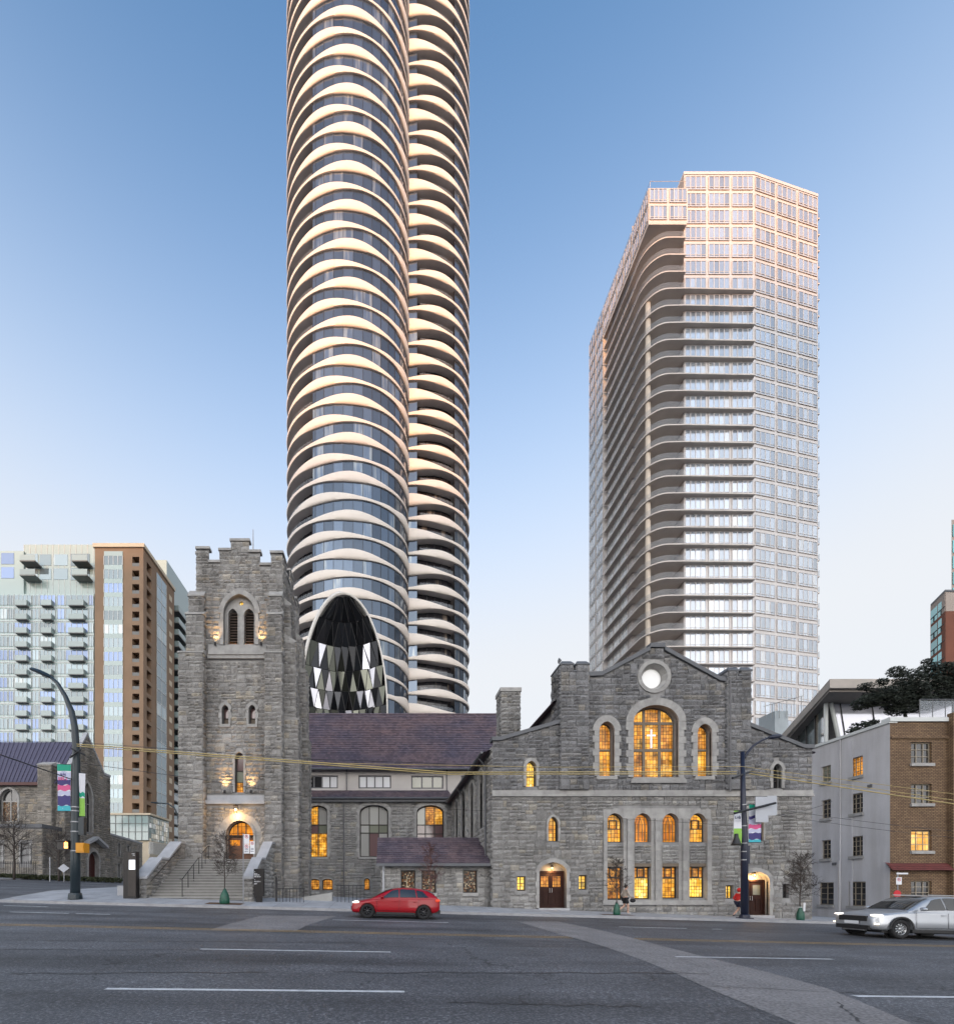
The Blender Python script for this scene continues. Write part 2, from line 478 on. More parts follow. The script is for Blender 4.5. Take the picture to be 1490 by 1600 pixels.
# pale trench patches across the lanes
def patch(name, pts_l, pts_r, m, h=0.003):
    b = MB(); rows = []
    for (x0, y0), (x1, y1) in zip(pts_l, pts_r):
        rows.append([(lerp(x0, x1, t), lerp(y0, y1, t), road_z(lerp(x0, x1, t), lerp(y0, y1, t)) + h) for t in (0, .25, .5, .75, 1)])
    b.grid(rows)
    return b.build(name, m, None, True, fix=False, kind='structure')
def ray_road(px, py):
    D = 10.0
    for _ in range(60):
        D = lerp(D, F * (EYE - road_z(ux(px, D), D)) / max(4.0, (py - PY0)), 0.6)
        D = max(3.0, min(23.9, D))
    return (ux(px, D), D)
import itertools
RJ = random.Random(5)
ysl = [1440.5, 1452, 1462, 1480, 1500, 1520, 1545, 1575, 1610]
def lin(ks, y): return lkeys([(k[0], k[1]) for k in ks], y)[0]
lk = [(1440, 806), (1462, 878), (1480, 942), (1500, 1000), (1530, 1072), (1545, 1110), (1575, 1180), (1610, 1262)]
rk = [(1440, 868), (1462, 975), (1480, 1040), (1500, 1120), (1530, 1240), (1545, 1292), (1575, 1370), (1610, 1450)]
patch('trench_patch', [ray_road(lin(lk, y) + RJ.uniform(-4, 4), y) for y in ysl], [ray_road(lin(rk, y) + RJ.uniform(-4, 4), y) for y in ysl], M['concrete_patch'])
patch('trench_patch', [ray_road(x, y) for x, y in ((328, 1453), (355, 1445), (385, 1437), (410, 1431))], [ray_road(x, y) for x, y in ((462, 1455), (480, 1446), (505, 1438), (525, 1432))], M['concrete_patch'])
# tar-sealed cracks, long and wavering
def crack(px0, px1, py0, py1, w, seed):
    r = random.Random(seed); b = MB(); n = 40; rows = []; off = 0
    for i in range(n + 1):
        t = i / n; off = off * 0.8 + r.uniform(-1, 1) * 0.05
        x, y = ray_road(lerp(px0, px1, t), lerp(py0, py1, t)); y += off
        ww = w * r.uniform(0.5, 1.2)
        rows.append([(x, y - ww/2, road_z(x, y - ww/2) + 0.004), (x, y + ww/2, road_z(x, y + ww/2) + 0.004)])
    b.grid(rows); return b.build('crack_seal', M['tar'], None, True, fix=False, kind='structure')
crack(-20, 560, 1469, 1474, 0.05, 1); crack(-10, 480, 1484, 1486, 0.05, 2); crack(740, 960, 1479, 1481, 0.04, 3)
crack(1160, 1500, 1494, 1500, 0.04, 4); crack(700, 1000, 1568, 1572, 0.03, 5); crack(1290, 1400, 1553, 1640, 0.05, 6)
crack(520, 1105, 1519, 1522, 0.07, 7); crack(20, 420, 1521, 1519, 0.05, 8); crack(1110, 1500, 1541, 1560, 0.05, 9); crack(560, 800, 1466, 1470, 0.05, 10); crack(1115, 1235, 1546, 1606, 0.035, 11)
# ------------------------------------------------------------------ the rounded white-banded tower
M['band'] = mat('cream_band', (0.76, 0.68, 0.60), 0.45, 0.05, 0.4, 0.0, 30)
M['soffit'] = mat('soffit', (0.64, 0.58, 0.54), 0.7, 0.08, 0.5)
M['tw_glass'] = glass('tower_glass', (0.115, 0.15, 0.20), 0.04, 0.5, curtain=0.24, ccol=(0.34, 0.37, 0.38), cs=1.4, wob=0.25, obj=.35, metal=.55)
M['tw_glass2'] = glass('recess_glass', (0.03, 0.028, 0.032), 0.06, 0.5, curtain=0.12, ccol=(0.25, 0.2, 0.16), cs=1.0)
M['tw_col'] = mat('shaded_column', (0.13, 0.10, 0.085), 0.6, 0.05, 1)
M['mull'] = mat('dark_mullion', (0.03, 0.03, 0.035), 0.4, 0.1, 1)
M['guard'] = clear_glass('guard_glass', (0.42, 0.46, 0.50), 0.22)
LA = (-6.75, 83.6, 11.17, 8.6); LB = (6.5, 91.0, 10.6, 7.8)
def tower_path():
    pts = []   # x, y, nx, ny, lobe, q
    def ell(E, a):
        cx, cy, ra, rb = E
        x, y = cx + ra*math.sin(a), cy - rb*math.cos(a)
        n = Vector((math.sin(a)/ra, -math.cos(a)/rb)).normalized()
        return x, y, n.x, n.y
    aB0 = -math.asin((LB[0] - (LA[0] + LA[2] - 0.02)) / LB[2])
    for i in range(84):
        a = lerp(rad(-150), rad(88.5), i / 83)
        x, y, nx, ny = ell(LA, a); q = math.sin(a) if abs(a) < math.pi/2 else math.copysign(1 + (abs(a) - math.pi/2), a)
        pts.append((x, y, nx, ny, 0, q))
    for i in range(56):
        a = lerp(aB0 + 0.01, rad(150), i / 55)
        x, y, nx, ny = ell(LB, a); q = math.sin(a) if a < math.pi/2 else 1 + (a - math.pi/2)
        pts.append((x, y, nx, ny, 1, q))
    return pts
TP = tower_path()
TH_A = ([(-2, .7), (-1, .45), (-.41, 1.65), (.45, .48), (.75, .8), (1.0, 2.2)], [(-.25, 2.3), (.58, .5), (1.0, 1.0), (1.3, 1.2), (2, .6)])
TH_B = ([(-2, 1.2), (-1, .8), (-.62, .55), (.12, 1.75), (.75, .6), (1.0, .42)], [(-.25, .48), (.40, 1.5), (.95, .6), (1.3, .5), (2, 1.2)])
def recess(lobe, q):
    if lobe == 0: return 1.5 if q < -.47 else 0.14
    return 0.2 if q < -.02 else (1.35 if q < .66 else 0.3)
FLH = 3.25; Z_B0 = 49.75 + EYE      # a type-B floor
KF = list(range(-15, 40))
tower = thing('curved_tower', 'very tall round-lobed tower with wavy cream balcony bands', 'tower', (-2, 86, road_z(-2, 86)))
def floor_z(k): return Z_B0 + FLH * k
pane_list = []
mull_b = MB()
def pane_breaks():
    """indices along the path where glass panes start and end"""
    out = [0]; acc = 0
    for i in range(1, len(TP)):
        dx = TP[i][0]-TP[i-1][0]; dy = TP[i][1]-TP[i-1][1]; acc += math.hypot(dx, dy)
        jump = recess(TP[i][4], TP[i][5]) != recess(TP[i-1][4], TP[i-1][5]) or TP[i][4] != TP[i-1][4]
        if acc > 1.25 or jump or i == len(TP)-1: out.append(i); acc = 0
    return out
PB = pane_breaks()
for k in KF:
    th_t = TH_B if k % 2 == 0 else TH_A
    zf = floor_z(k)
    b = MB(); rows = []
    for (x, y, nx, ny, lobe, q) in TP:
        th = keys(th_t[lobe], q)*1.02
        zb = zf - .25 - .35*(th - .5); zt = zb + th
        bulge = 0.04 + 0.13*th
        prof = [(-2.6, zb + .12), (-.06, zb), (.02 + .3*bulge, zb + .05*th), (.75*bulge, zb + .28*th), (.92*bulge, zb + .5*th), (.70*bulge, zb + .78*th), (.18*bulge, zt - .01), (-.10, zt), (-.14, zt - .25*th), (-2.6, zb + .34)]
        rows.append([(x + nx*o, y + ny*o, z) for o, z in prof])
    b.grid(rows)
    n = len(rows[0]) - 1
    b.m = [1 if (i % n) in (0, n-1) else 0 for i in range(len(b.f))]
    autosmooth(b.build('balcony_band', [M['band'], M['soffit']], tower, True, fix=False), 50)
    # glass storey between this slab and the next
    z0, z1 = zf - 0.1, zf + FLH - 0.1
    for i0, i1 in zip(PB, PB[1:]):
        p0, p1 = TP[i0], TP[i1]
        if p0[4] != p1[4]: continue
        r = recess(p0[4], p0[5] if abs(p0[5]) < abs(p1[5]) else p1[5])
        r = recess(p0[4], (p0[5] + p1[5]) / 2)
        a = Vector((p0[0] - p0[2]*r, p0[1] - p0[3]*r, 0)); c = Vector((p1[0] - p1[2]*r, p1[1] - p1[3]*r, 0))
        pane_list.append((k, p0[4], (p0[5] + p1[5])/2, a, c, z0, z1, r))
        d = Vector(((p0[2]), p0[3], 0))
        e = (c - a).normalized()*0.035
        mull_b.obox(a + Vector((0, 0, (z0+z1)/2)) + d*.02, e, d*.05, (0, 0, (z1-z0)/2))
    # glass guard along the open balconies
    for lobe, q0, q1 in ((0, -.995, -.47), (1, .0, .66)):
        g = MB()
        row = [p for p in TP if p[4] == lobe and q0 <= p[5] <= q1]
        rr = []
        for p in row:
            th = keys(th_t[lobe], p[5]); zt = zf - .25 - .35*(th-.5) + th
            rr.append([(p[0] - p[2]*.16, p[1] - p[3]*.16, zt - .1), (p[0] - p[2]*.16, p[1] - p[3]*.16, max(zt + .12, zf + 1.12))])
        g.grid(rr)
        g.build('balcony_guard', M['guard'], tower, True, fix=False)
vis = [p for p in pane_list if p[1] == 0 and p[2] > -.47 and p[2] < .9 and 0 <= p[0] < 36]
vis.sort(key=lambda p: -(p[4]-p[3]).length)
top = set(id(p) for p in vis[:300])
rest = MB(); rest2 = MB()
for p in pane_list:
    q = [p[3] + Vector((0, 0, p[5])), p[4] + Vector((0, 0, p[5])), p[4] + Vector((0, 0, p[6])), p[3] + Vector((0, 0, p[6]))]
    if id(p) in top:
        s = MB(); s.poly(q); s.build('window_pane', M['tw_glass'], tower, fix=False)
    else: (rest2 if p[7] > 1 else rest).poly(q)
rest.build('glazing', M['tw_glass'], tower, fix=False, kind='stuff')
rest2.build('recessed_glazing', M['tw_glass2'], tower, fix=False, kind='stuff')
mull_b.build('mullions', M['mull'], tower, kind='stuff')
core = MB()
zc = floor_z(KF[-1]) + 3; zg = road_z(-2, 86) - 1
for E in (LA, LB):
    core.lathe((E[0], E[1], 0), [(0.01, zg), (0.72*E[3], zg), (0.72*E[3], zc), (0.01, zc)], 24)
core.lathe((LA[0], LA[1], 0), [(7.5, zg), (7.5, floor_z(KF[0]))], 24); core.lathe((LB[0], LB[1], 0), [(7, zg), (7, floor_z(KF[0]))], 24)
core.build('core', M['soffit'], tower)
# ------------------------------------------------------------------ the angular glass tower on the right
M['rt_frame'] = mat('pale_frame', (0.60, 0.565, 0.545), 0.45, 0.06, 0.5, metal=0.15)
M['rt_glass'] = glass('pale_tower_glass', (0.52, 0.57, 0.63), 0.04, 1.0, curtain=0.15, ccol=(0.66, 0.66, 0.65), cs=0.6, obj=0.22, metal=.6)
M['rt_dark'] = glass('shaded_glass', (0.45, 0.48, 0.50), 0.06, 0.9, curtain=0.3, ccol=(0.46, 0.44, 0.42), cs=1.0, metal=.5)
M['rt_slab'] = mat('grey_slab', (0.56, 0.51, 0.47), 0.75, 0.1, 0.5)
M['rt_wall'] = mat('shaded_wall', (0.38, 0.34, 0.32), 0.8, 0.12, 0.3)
M['rt_col'] = mat('buff_column', (0.55, 0.47, 0.38), 0.7, 0.08, 0.5)
RFH = 2.945; RZ0 = uz(1033, 76.3)
FA = Vector((ux(1068, 78), 78, 0)); FB = Vector((ux(1178, 78), 78, 0)); FC = Vector((ux(1278, 80.5), 80.5, 0))
LX = 45.7; LD0, LD1, LD2 = 77.5, 93.5, 100.0
rtower = thing('glass_tower', 'tall pale glass apartment tower with rounded corner balconies and a column', 'tower', (60, 88, road_z(50, 88)))
def wall_frame(O, A):
    """T(u,z,d): u along O->A, d outward (towards the viewer's side)"""
    e = (A - O); Ln = e.length; e = e / Ln
    n = Vector((e.y, -e.x, 0))
    return (lambda u, z, d: (O.x + e.x*u + n.x*d, O.y + e.y*u + n.y*d, z)), Ln
def glazed_bays(parent, O, A, z, h, bays, panes, mg, mf, sill=0.35, head=0.12, gap=0.5, rail=0.28, name='window', depth=.06):
    """a row of framed window bays in one storey; each bay is one part with a glass sub-part"""
    T, Ln = wall_frame(O, A); w = Ln / bays
    for i in range(bays):
        u0, u1 = i*w + gap/2, (i+1)*w - gap/2
        z0, z1 = z + sill, z + h - head
        fr = MB()
        n = panes
        for k in range(n + 1):
            uu = lerp(u0, u1, k / n); fr.box(uu - .06, uu + .06, z0, z1, 0.0, depth, lambda a, b_, c: T(a, b_, c))
        for zz, hh in ((z0, .05), (z1, .05), (z0 + rail*(z1 - z0)*0.6, .035)):
            fr.box(u0, u1, zz - hh, zz + hh, 0.004, depth - .006, lambda a, b_, c: T(a, b_, c))
        fo = fr.build(name, mf, parent)
        g = MB()
        for k in range(n):
            a, c = lerp(u0, u1, k/n), lerp(u0, u1, (k+1)/n); t = RND.uniform(-.012, .012); t2 = RND.uniform(-.012, .012)
            g.poly([T(a, z0, .01), T(c, z0, .01 + t), T(c, z1, .01 + t + t2), T(a, z1, .01 + t2)])
        g.build('pane', mg, fo, fix=False)
NT = 22                         # slabs 0..22 carry balconies; above, flush glass
ztop_main = uz(272, 78); ztop_left = uz(293, 77.5)
def wall_quad(name, O, A, z0, z1, m, d=-.06):
    T, Ln = wall_frame(O, A); b = MB(); b.poly([T(0, z0, d), T(Ln, z0, d), T(Ln, z1, d), T(0, z1, d)]); return b.build(name, m, rtower, fix=False)
zg = road_z(50, 88) - 1
wall_quad('wall', FA, FB, zg, ztop_main, M['rt_frame']); wall_quad('wall', FB, FC, zg, ztop_main, M['rt_frame'])
BK = Vector((80, 101, 0)); wall_quad('wall', FC, BK, zg, ztop_main, M['rt_frame'])
LG = 46.5                        # glass line behind the side balconies
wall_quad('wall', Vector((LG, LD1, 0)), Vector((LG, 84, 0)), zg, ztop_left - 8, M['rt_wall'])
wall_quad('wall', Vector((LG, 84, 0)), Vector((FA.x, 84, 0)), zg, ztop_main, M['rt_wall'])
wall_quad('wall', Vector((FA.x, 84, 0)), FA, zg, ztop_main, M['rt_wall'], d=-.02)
wall_quad('wall', Vector((LX, LD2, 0)), Vector((LX, LD1, 0)), zg, ztop_left, M['rt_frame'])
wall_quad('wall', Vector((LX, LD1, 0)), Vector((LG, LD1, 0)), zg, ztop_left, M['rt_frame'])
b = MB(); b.box(LG, 80, 95, 101, zg, ztop_left - 1); b.build('rear_block', M['rt_wall'], rtower)
def slab_outline(front=True):
    """plan of a balcony slab: along the left side, round the corner column, along the front to FB"""
    out = [(LX, LD1 - .2)]
    r = 3.4; cx, cy = LX + r, LD0 - .2 + r
    for a in range(0, 91, 10):
        t = rad(a); out.append((cx - r*math.cos(t), cy - r*math.sin(t)))
    if front: out += [(FA.x, LD0 - .25), (FB.x - .25, LD0 - .05), (FB.x - .25, 78.1), (FA.x, 78.1), (FA.x, 84), (LG, 84), (LG, LD1 - .2)]
    else: out += [(FA.x - .1, LD0 - .2), (FA.x - .1, 84), (LG, 84), (LG, LD1 - .2)]
    return out
kk = -9
while True:
    z = RZ0 + RFH*kk
    if z + RFH > ztop_main + .6: break
    T1 = lambda u, v, d: (u, v, d)
    bal = kk <= NT
    if kk <= NT + 3:
        s = MB(); s.prism(slab_outline(bal), T1, z, z + .2); s.build('balcony_slab', M['rt_slab'], rtower)
        g = MB(); o = [p for p in slab_outline(False)[:12]]
        g.grid([[(x + .12, y + .1, z + .2), (x + .12, y + .1, z + 1.25)] for x, y in o])
        g.build('balcony_guard', M['guard'], rtower, fix=False)
    glazed_bays(rtower, FA, FB, z, RFH, 3, 4, M['rt_glass'], M['rt_frame'], sill=.42 if bal else .55)
    glazed_bays(rtower, FB, FC, z, RFH, 3, 4, M['rt_glass'], M['rt_frame'], sill=.55)
    if z + RFH < ztop_left - 6:
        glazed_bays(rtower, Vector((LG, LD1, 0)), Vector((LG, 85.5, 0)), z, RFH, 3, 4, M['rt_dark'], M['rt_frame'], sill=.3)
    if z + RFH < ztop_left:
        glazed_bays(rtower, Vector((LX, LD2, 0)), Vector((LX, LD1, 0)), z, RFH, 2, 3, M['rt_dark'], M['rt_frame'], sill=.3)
    # small balconies poking past the right edge
    if kk < 31:
        s = MB(); s.box(FC.x - .05, FC.x + 0.75, FC.y + .5, FC.y + 4, z - .05, z + .15)
        s.build('side_balcony', M['rt_slab'], rtower)
        s = MB(); s.box(FC.x + .70, FC.x + .73, FC.y + .5, FC.y + 4, z + .15, z + 1.2); s.build('side_guard', M['guard'], rtower)
    kk += 1
# upper storeys of the left wing, flush with the side
zl = RZ0 + RFH*(NT + 4)
for O, A, bays in ((Vector((LX, LD1, 0)), Vector((LX, LD0, 0)), 6), (Vector((LX, LD0, 0)), Vector((FA.x + .4, LD0, 0)), 2)):
    wall_quad('wall', O, A, zl, ztop_left, M['rt_frame'])
    z = zl
    while z + RFH <= ztop_left + .1:
        glazed_bays(rtower, O, A, z, RFH, bays, 4, M['rt_glass'], M['rt_frame'], sill=.5); z += RFH
s = MB(); s.box(LX + .05, FA.x + .2, LD0 + .05, LD2, zl - .3, zl - .02); s.box(LX + .05, FA.x + .2, LD0 + .05, LD2, ztop_left - .3, ztop_left)
s.build('wing_roof', M['rt_slab'], rtower)
s = MB()
for i in range(12):
    p = lerp(LD0, LD2, i / 11); s.tube([(LX + .3, p, ztop_left), (LX + .3, p, ztop_left + 1.1)], .03, 4)
s.tube([(LX + .3, LD0, ztop_left + 1.1), (LX + .3, LD2, ztop_left + 1.1)], .03, 4); s.tube([(LX + .3, LD0, ztop_left + 1.1), (FA.x, LD0, ztop_left + 1.1)], .03, 4)
s.build('roof_rail', M['rt_frame'], rtower)
s = MB(); T, Ln = wall_frame(FA, FB); s.box(-.1, Ln + .02, ztop_main - .9, ztop_main + .35, -.3, .12, lambda a, b_, c: T(a, b_, c)) if False else None
s.mesh([(FA.x, FA.y, ztop_main), (FB.x, FB.y, ztop_main), (FC.x, FC.y, ztop_main), (BK.x, BK.y, ztop_main), (FA.x, 98, ztop_main), (FA.x, FA.y, ztop_main + .5), (FB.x, FB.y, ztop_main + .5), (FC.x, FC.y, ztop_main + .5), (BK.x, BK.y, ztop_main + .5), (FA.x, 98, ztop_main + .5)],
       [(0, 1, 6, 5), (1, 2, 7, 6), (2, 3, 8, 7), (3, 4, 9, 8), (4, 0, 5, 9), (5, 6, 7, 8, 9)])
s.build('roof', M['rt_frame'], rtower)
s = MB(); s.box(FA.x, 60, 83, 98, zl, ztop_main - .2); s.build('upper_core', M['rt_frame'], rtower)
cx = ux(1012, 79.3)
s = MB(); s.tube([(cx, 79.3, zg), (cx, 79.3, RZ0 + RFH*NT)], .42, 14); s.build('column', M['rt_col'], rtower, True)

# ------------------------------------------------------------------ unseen high-rises added far behind the viewer to keep the street in shade
M['hr_wall'] = mat('tan_concrete', (0.30, 0.27, 0.24), 0.8, 0.1, 0.2)
M['hr_glass'] = glass('hr_glass', (0.05, 0.06, 0.07), 0.05, 0.8)
def shade_block(x0, x1, y0, y1, h, label, fl=3.0):
    t = thing('high_rise', label, 'high-rise', ((x0+x1)/2, (y0+y1)/2, 0))
    b = MB(); b.box(x0, x1, y0, y1, -3, h); b.build('wall', M['hr_wall'], t)
    b = MB(); b.box(x0 - .3, x1 + .3, y0 - .3, y1 + .3, h + .002, h + .8); b.build('roof', M['hr_wall'], t)
    z = 2
    while z < h - 2.5:
        b = MB(); b.box(x0 + 1, x1 - 1, y1 - .1, y1 + .05, z + .9, z + 2.5); b.build('window_band', M['hr_glass'], t)
        z += fl
shade_block(-300, -80, -480, -450, 152, 'broad tan high-rise block down the street, lower of the two')
shade_block(-78, 30, -480, -450, 184, 'tall tan high-rise block down the street, higher of the two')
# ------------------------------------------------------------------ masonry tools
def stone_mat(name, col, warm=0.0):
    m, N, L, P = _nt(name)
    g = N.new('ShaderNodeNewGeometry'); oi = N.new('ShaderNodeObjectInfo')
    r = mth(N, L, 'FRACT', mth(N, L, 'ADD', mth(N, L, 'MULTIPLY', g.outputs['Random Per Island'], 7.31), mth(N, L, 'MULTIPLY', oi.outputs['Random'], 3.7)))
    a = tuple(c*0.80 for c in col); b_ = tuple(c*1.14 for c in col)
    tone = ramp(N, L, r, [(0.0, a), (0.5, col), (0.86, b_), (1.0, (col[0]*1.18 + warm, col[1]*1.12 + warm*.5, col[2]*1.0))])
    fn = ramp(N, L, noise(N, L, g.outputs['Position'], 22, 5, 0.7), [(0.28, 0.66), (0.72, 1.26)])
    c = mixc(N, L, 'MULTIPLY', 1.0, tone, fn)
    mp = N.new('ShaderNodeMapping'); mp.inputs['Scale'].default_value = (1.0, 1.0, 0.22); L.new(g.outputs['Position'], mp.inputs[0])
    streak = ramp(N, L, noise(N, L, mp.outputs[0], 0.8, 5), [(0.3, 0.66), (0.62, 1.1)])
    L.new(mixc(N, L, 'MULTIPLY', 1.0, c, streak), P.inputs['Base Color'])
    P.inputs['Roughness'].default_value = 0.9; P.inputs['Specular IOR Level'].default_value = 0.25
    b = N.new('ShaderNodeBump'); b.inputs['Strength'].default_value = 1.0; b.inputs['Distance'].default_value = 0.10
    L.new(noise(N, L, g.outputs['Position'], 11, 6, 0.72), b.inputs['Height']); L.new(b.outputs[0], P.inputs['Normal'])
    return m
M['stone'] = stone_mat('granite_rubble', (0.350, 0.340, 0.324), 0.012)
M['stone_up'] = stone_mat('granite_weathered', (0.250, 0.248, 0.250), 0.006)  # darker granite, used above the string course
M['stone_t'] = stone_mat('granite_tower', (0.360, 0.345, 0.326), 0.02)
M['stone_l'] = stone_mat('granite_old_church', (0.31, 0.285, 0.25), 0.02)
M['mortar'] = mat('mortar', (0.25, 0.245, 0.24), 0.95, 0.35, 1.2, 0.2, 30)
M['dressed'] = mat('dressed_granite', (0.335, 0.325, 0.31), 0.85, 0.20, 2.5, 0.35, 35, isl=0.10, fine=0.10)
M['dressed_w'] = mat('pale_coping', (0.40, 0.405, 0.42), 0.75, 0.14, 2.0, 0.25, 30, fine=0.08)
M['frame_dk'] = mat('dark_window_frame', (0.035, 0.028, 0.024), 0.5, 0.15, 3)
M['frame_br'] = mat('brown_tracery', (0.17, 0.135, 0.10), 0.7, 0.15, 3)
M['door'] = mat('dark_brown_door', (0.030, 0.012, 0.009), 0.6, 0.25, 3, 0.2, 20, spec=0.2)
M['gold'] = stained('gold_glass', [(0.62, 0.22, 0.015), (0.95, 0.44, 0.05), (0.80, 0.32, 0.03), (1.0, 0.56, 0.12), (0.55, 0.20, 0.02)], 0.38, 0.20, 1.3, cloud=.75)
M['bright'] = stained('bright_gold_glass', [(1.0, 0.54, 0.05), (1.0, 0.68, 0.14), (0.95, 0.44, 0.03), (1.0, 0.78, 0.28)], 0.55, 0.16, 1.3, cloud=0.6)
M['amber'] = stained('amber_glass', [(0.55, 0.20, 0.03), (0.75, 0.32, 0.05), (0.48, 0.16, 0.03), (0.85, 0.38, 0.06), (0.58, 0.24, 0.05)], 0.34, 0.17, 1.3, cloud=.8)
M['ember'] = stained('ember_glass', [(0.70, 0.22, 0.02), (0.85, 0.33, 0.04), (0.60, 0.18, 0.03)], 0.32, 0.30, 1.6)
M['mosaic'] = stained('dark_mosaic_glass', [(0.02, 0.015, 0.01), (0.05, 0.03, 0.02), (0.4, 0.16, 0.05), (0.03, 0.02, 0.02), (0.75, 0.6, 0.4), (0.02, 0.02, 0.015)], 0.13, 0.09, 1.0, 0.006)
M['opal'] = glass('opal_sky_glass', (0.62, 0.61, 0.57), 0.06, 1.0, obj=0.2, metal=.4)  # pale base colour stands in for sky reflected in the nave panes
M['opal_pink'] = glass('pink_band_glass', (0.17, 0.10, 0.10), 0.1, 0.8, obj=0.2)
M['opal_green'] = glass('greenish_glass', (0.20, 0.21, 0.16), 0.1, 0.8, obj=0.2)
M['dark_pane'] = glass('dark_pane', (0.03, 0.03, 0.032), 0.06, 0.8)
M['louvre'] = mat('louvre_slat', (0.16, 0.12, 0.10), 0.7, 0.2, 3)
M['iron'] = mat('black_iron', (0.02, 0.02, 0.022), 0.5, 0.1, 2)
M['lead'] = mat('lead_flashing', (0.10, 0.105, 0.115), 0.55, 0.15, 1.5)
M['pipe'] = mat('downpipe', (0.13, 0.13, 0.135), 0.5, 0.1, 2)

class Face:
    """a vertical wall face: u along e, n outward"""
    def __init__(s, O, e, n): s.O, s.e, s.n = Vector(O), Vector(e), Vector(n)
    def __call__(s, u, z, d): return tuple(s.O + s.e*u + s.n*d + Vector((0, 0, z)))
def front(D): return Face((0, D, 0), (1, 0, 0), (0, -1, 0))        # u = world X
def right(X): return Face((X, 0, 0), (0, 1, 0), (1, 0, 0))         # u = world Y, faces +X
def left(X): return Face((X, 0, 0), (0, 1, 0), (-1, 0, 0))         # u = world Y, faces -X

def scan(poly, z):
    xs = []
    n = len(poly)
    for i in range(n):
        (x0, z0), (x1, z1) = poly[i], poly[(i+1) % n]
        if (z0 <= z) != (z1 <= z): xs.append(x0 + (z - z0) / (z1 - z0) * (x1 - x0))
    xs.sort()
    return [(xs[i], xs[i+1]) for i in range(0, len(xs) - 1, 2)]
def isect(A, B):
    return [(max(a, c), min(b, d)) for a, b in A for c, d in B if min(b, d) > max(a, c)]
def minus(A, B):
    for c, d in B:
        out = []
        for a, b in A:
            if d <= a or c >= b: out.append((a, b)); continue
            if c > a: out.append((a, c))
            if d < b: out.append((d, b))
        A = out
    return A
def template(seed):
    r = random.Random(seed); nx, nz = 4, 3
    us = [0.0, r.uniform(.26, .40), r.uniform(.60, .74), 1.0]; zs = [0.0, r.uniform(.38, .62), 1.0]
    V = []; Fc = []
    for j in range(nz):
        for i in range(nx):
            edge = i in (0, nx-1) or j in (0, nz-1)
            c = r.uniform(.015, .045) if edge else r.uniform(.06, .14)
            ju = 0 if i in (0, nx-1) else r.uniform(-.05, .05); jz = 0 if j in (0, nz-1) else r.uniform(-.08, .08)
            V.append((us[i] + ju, c + (r.uniform(0, .05) if edge and j == 1 else 0), zs[j] + jz))
    for j in range(nz-1):
        for i in range(nx-1):
            q = j*nx + i; Fc.append((q, q+1, q+nx+1, q+nx))
    ring = [0, 1, 2, 3, 7, 11, 10, 9, 8, 4]; base = len(V)
    for i in ring: V.append((V[i][0], -.03, V[i][2]))
    for k in range(len(ring)):
        a, b = ring[k], ring[(k+1) % len(ring)]; Fc.append((b, a, base + k, base + (k+1) % len(ring)))
    return V, Fc
TPL = [template(100 + i) for i in range(10)]
STONE_ME = {}
def stone_mesh(i, m):
    if (i, m.name) not in STONE_ME:
        b = MB(); b.mesh(*TPL[i]); STONE_ME[(i, m.name)] = b.data('stone', m, False, fix=False)
    return STONE_ME[(i, m.name)]
QUARRY = {}
def ashlar(th, face, poly, holes, rng, hr=(.22, .36), wr=(.25, .60), weight=1.0, m=None):
    """random squared rubble: bands broken into cells of one, two or three uneven courses; plain rows where openings cut a band"""
    zs = [p[1] for p in poly]; z = min(zs); zmax = max(zs); lst = QUARRY.setdefault(th.name, [])
    def free(za, h):
        iv = scan(poly, za + .01)
        for zz in (za + h*.5, za + h - .01): iv = isect(iv, scan(poly, zz))
        for hp in holes:
            hz = [p[1] for p in hp]
            if min(hz) > za + h or max(hz) < za: continue
            bl = []
            for q in (.01, .25, .5, .75, .99): bl += scan(hp, za + h*q)
            iv = minus(iv, bl)
        return iv
    g = .011
    def put(u0, u1, za, zb):
        if u1 - u0 > .06 and zb - za > .06: lst.append((face, u0 + g, u1 - g, za + g, zb - g, rng.randrange(10), weight, m))
    def run(a, b, za, zb):
        u = a
        while u < b - 1e-6:
            w = rng.uniform(*wr)
            if b - u - w < wr[0]*.7: w = b - u
            w = min(w, b - u); put(u, u + w, za, zb); u += w
    while z < zmax - .06:
        B = min(rng.uniform(hr[0] + hr[1], 2*hr[1]), zmax - z)
        if zmax - z - B < hr[0]*.8: B = zmax - z
        if B < hr[0] + hr[1]*.6:
            for a, b in free(z, B): run(a, b, z, z + B)
            z += B; continue
        band = [(a, b) for a, b in free(z, B) if b - a > wr[0]]
        for a, b in band:
            u = a
            while u < b - 1e-6:
                w = rng.uniform(wr[0]*1.5, wr[1]*1.9)
                if b - u - w < wr[0]*1.2: w = b - u
                w = min(w, b - u); k = rng.random()
                if k < .28 and B < hr[1]*1.9 and w < wr[1]*1.2: put(u, u + w, z, z + B)
                elif k < .80:
                    t = z + B*rng.uniform(.34, .66)
                    run(u, u + w, z, t); run(u, u + w, t, z + B)
                else:
                    t1 = z + B*rng.uniform(.26, .4); t2 = z + B*rng.uniform(.6, .74)
                    for q0, q1 in ((z, t1), (t1, t2), (t2, z + B)): run(u, u + w, q0, q1)
                u += w
        for q0, q1 in ((z, z + B/2), (z + B/2, z + B)):
            for a, b in minus(free(q0, q1 - q0), band):
                if b - a > .08: run(a, b, q0, q1)
        z += B
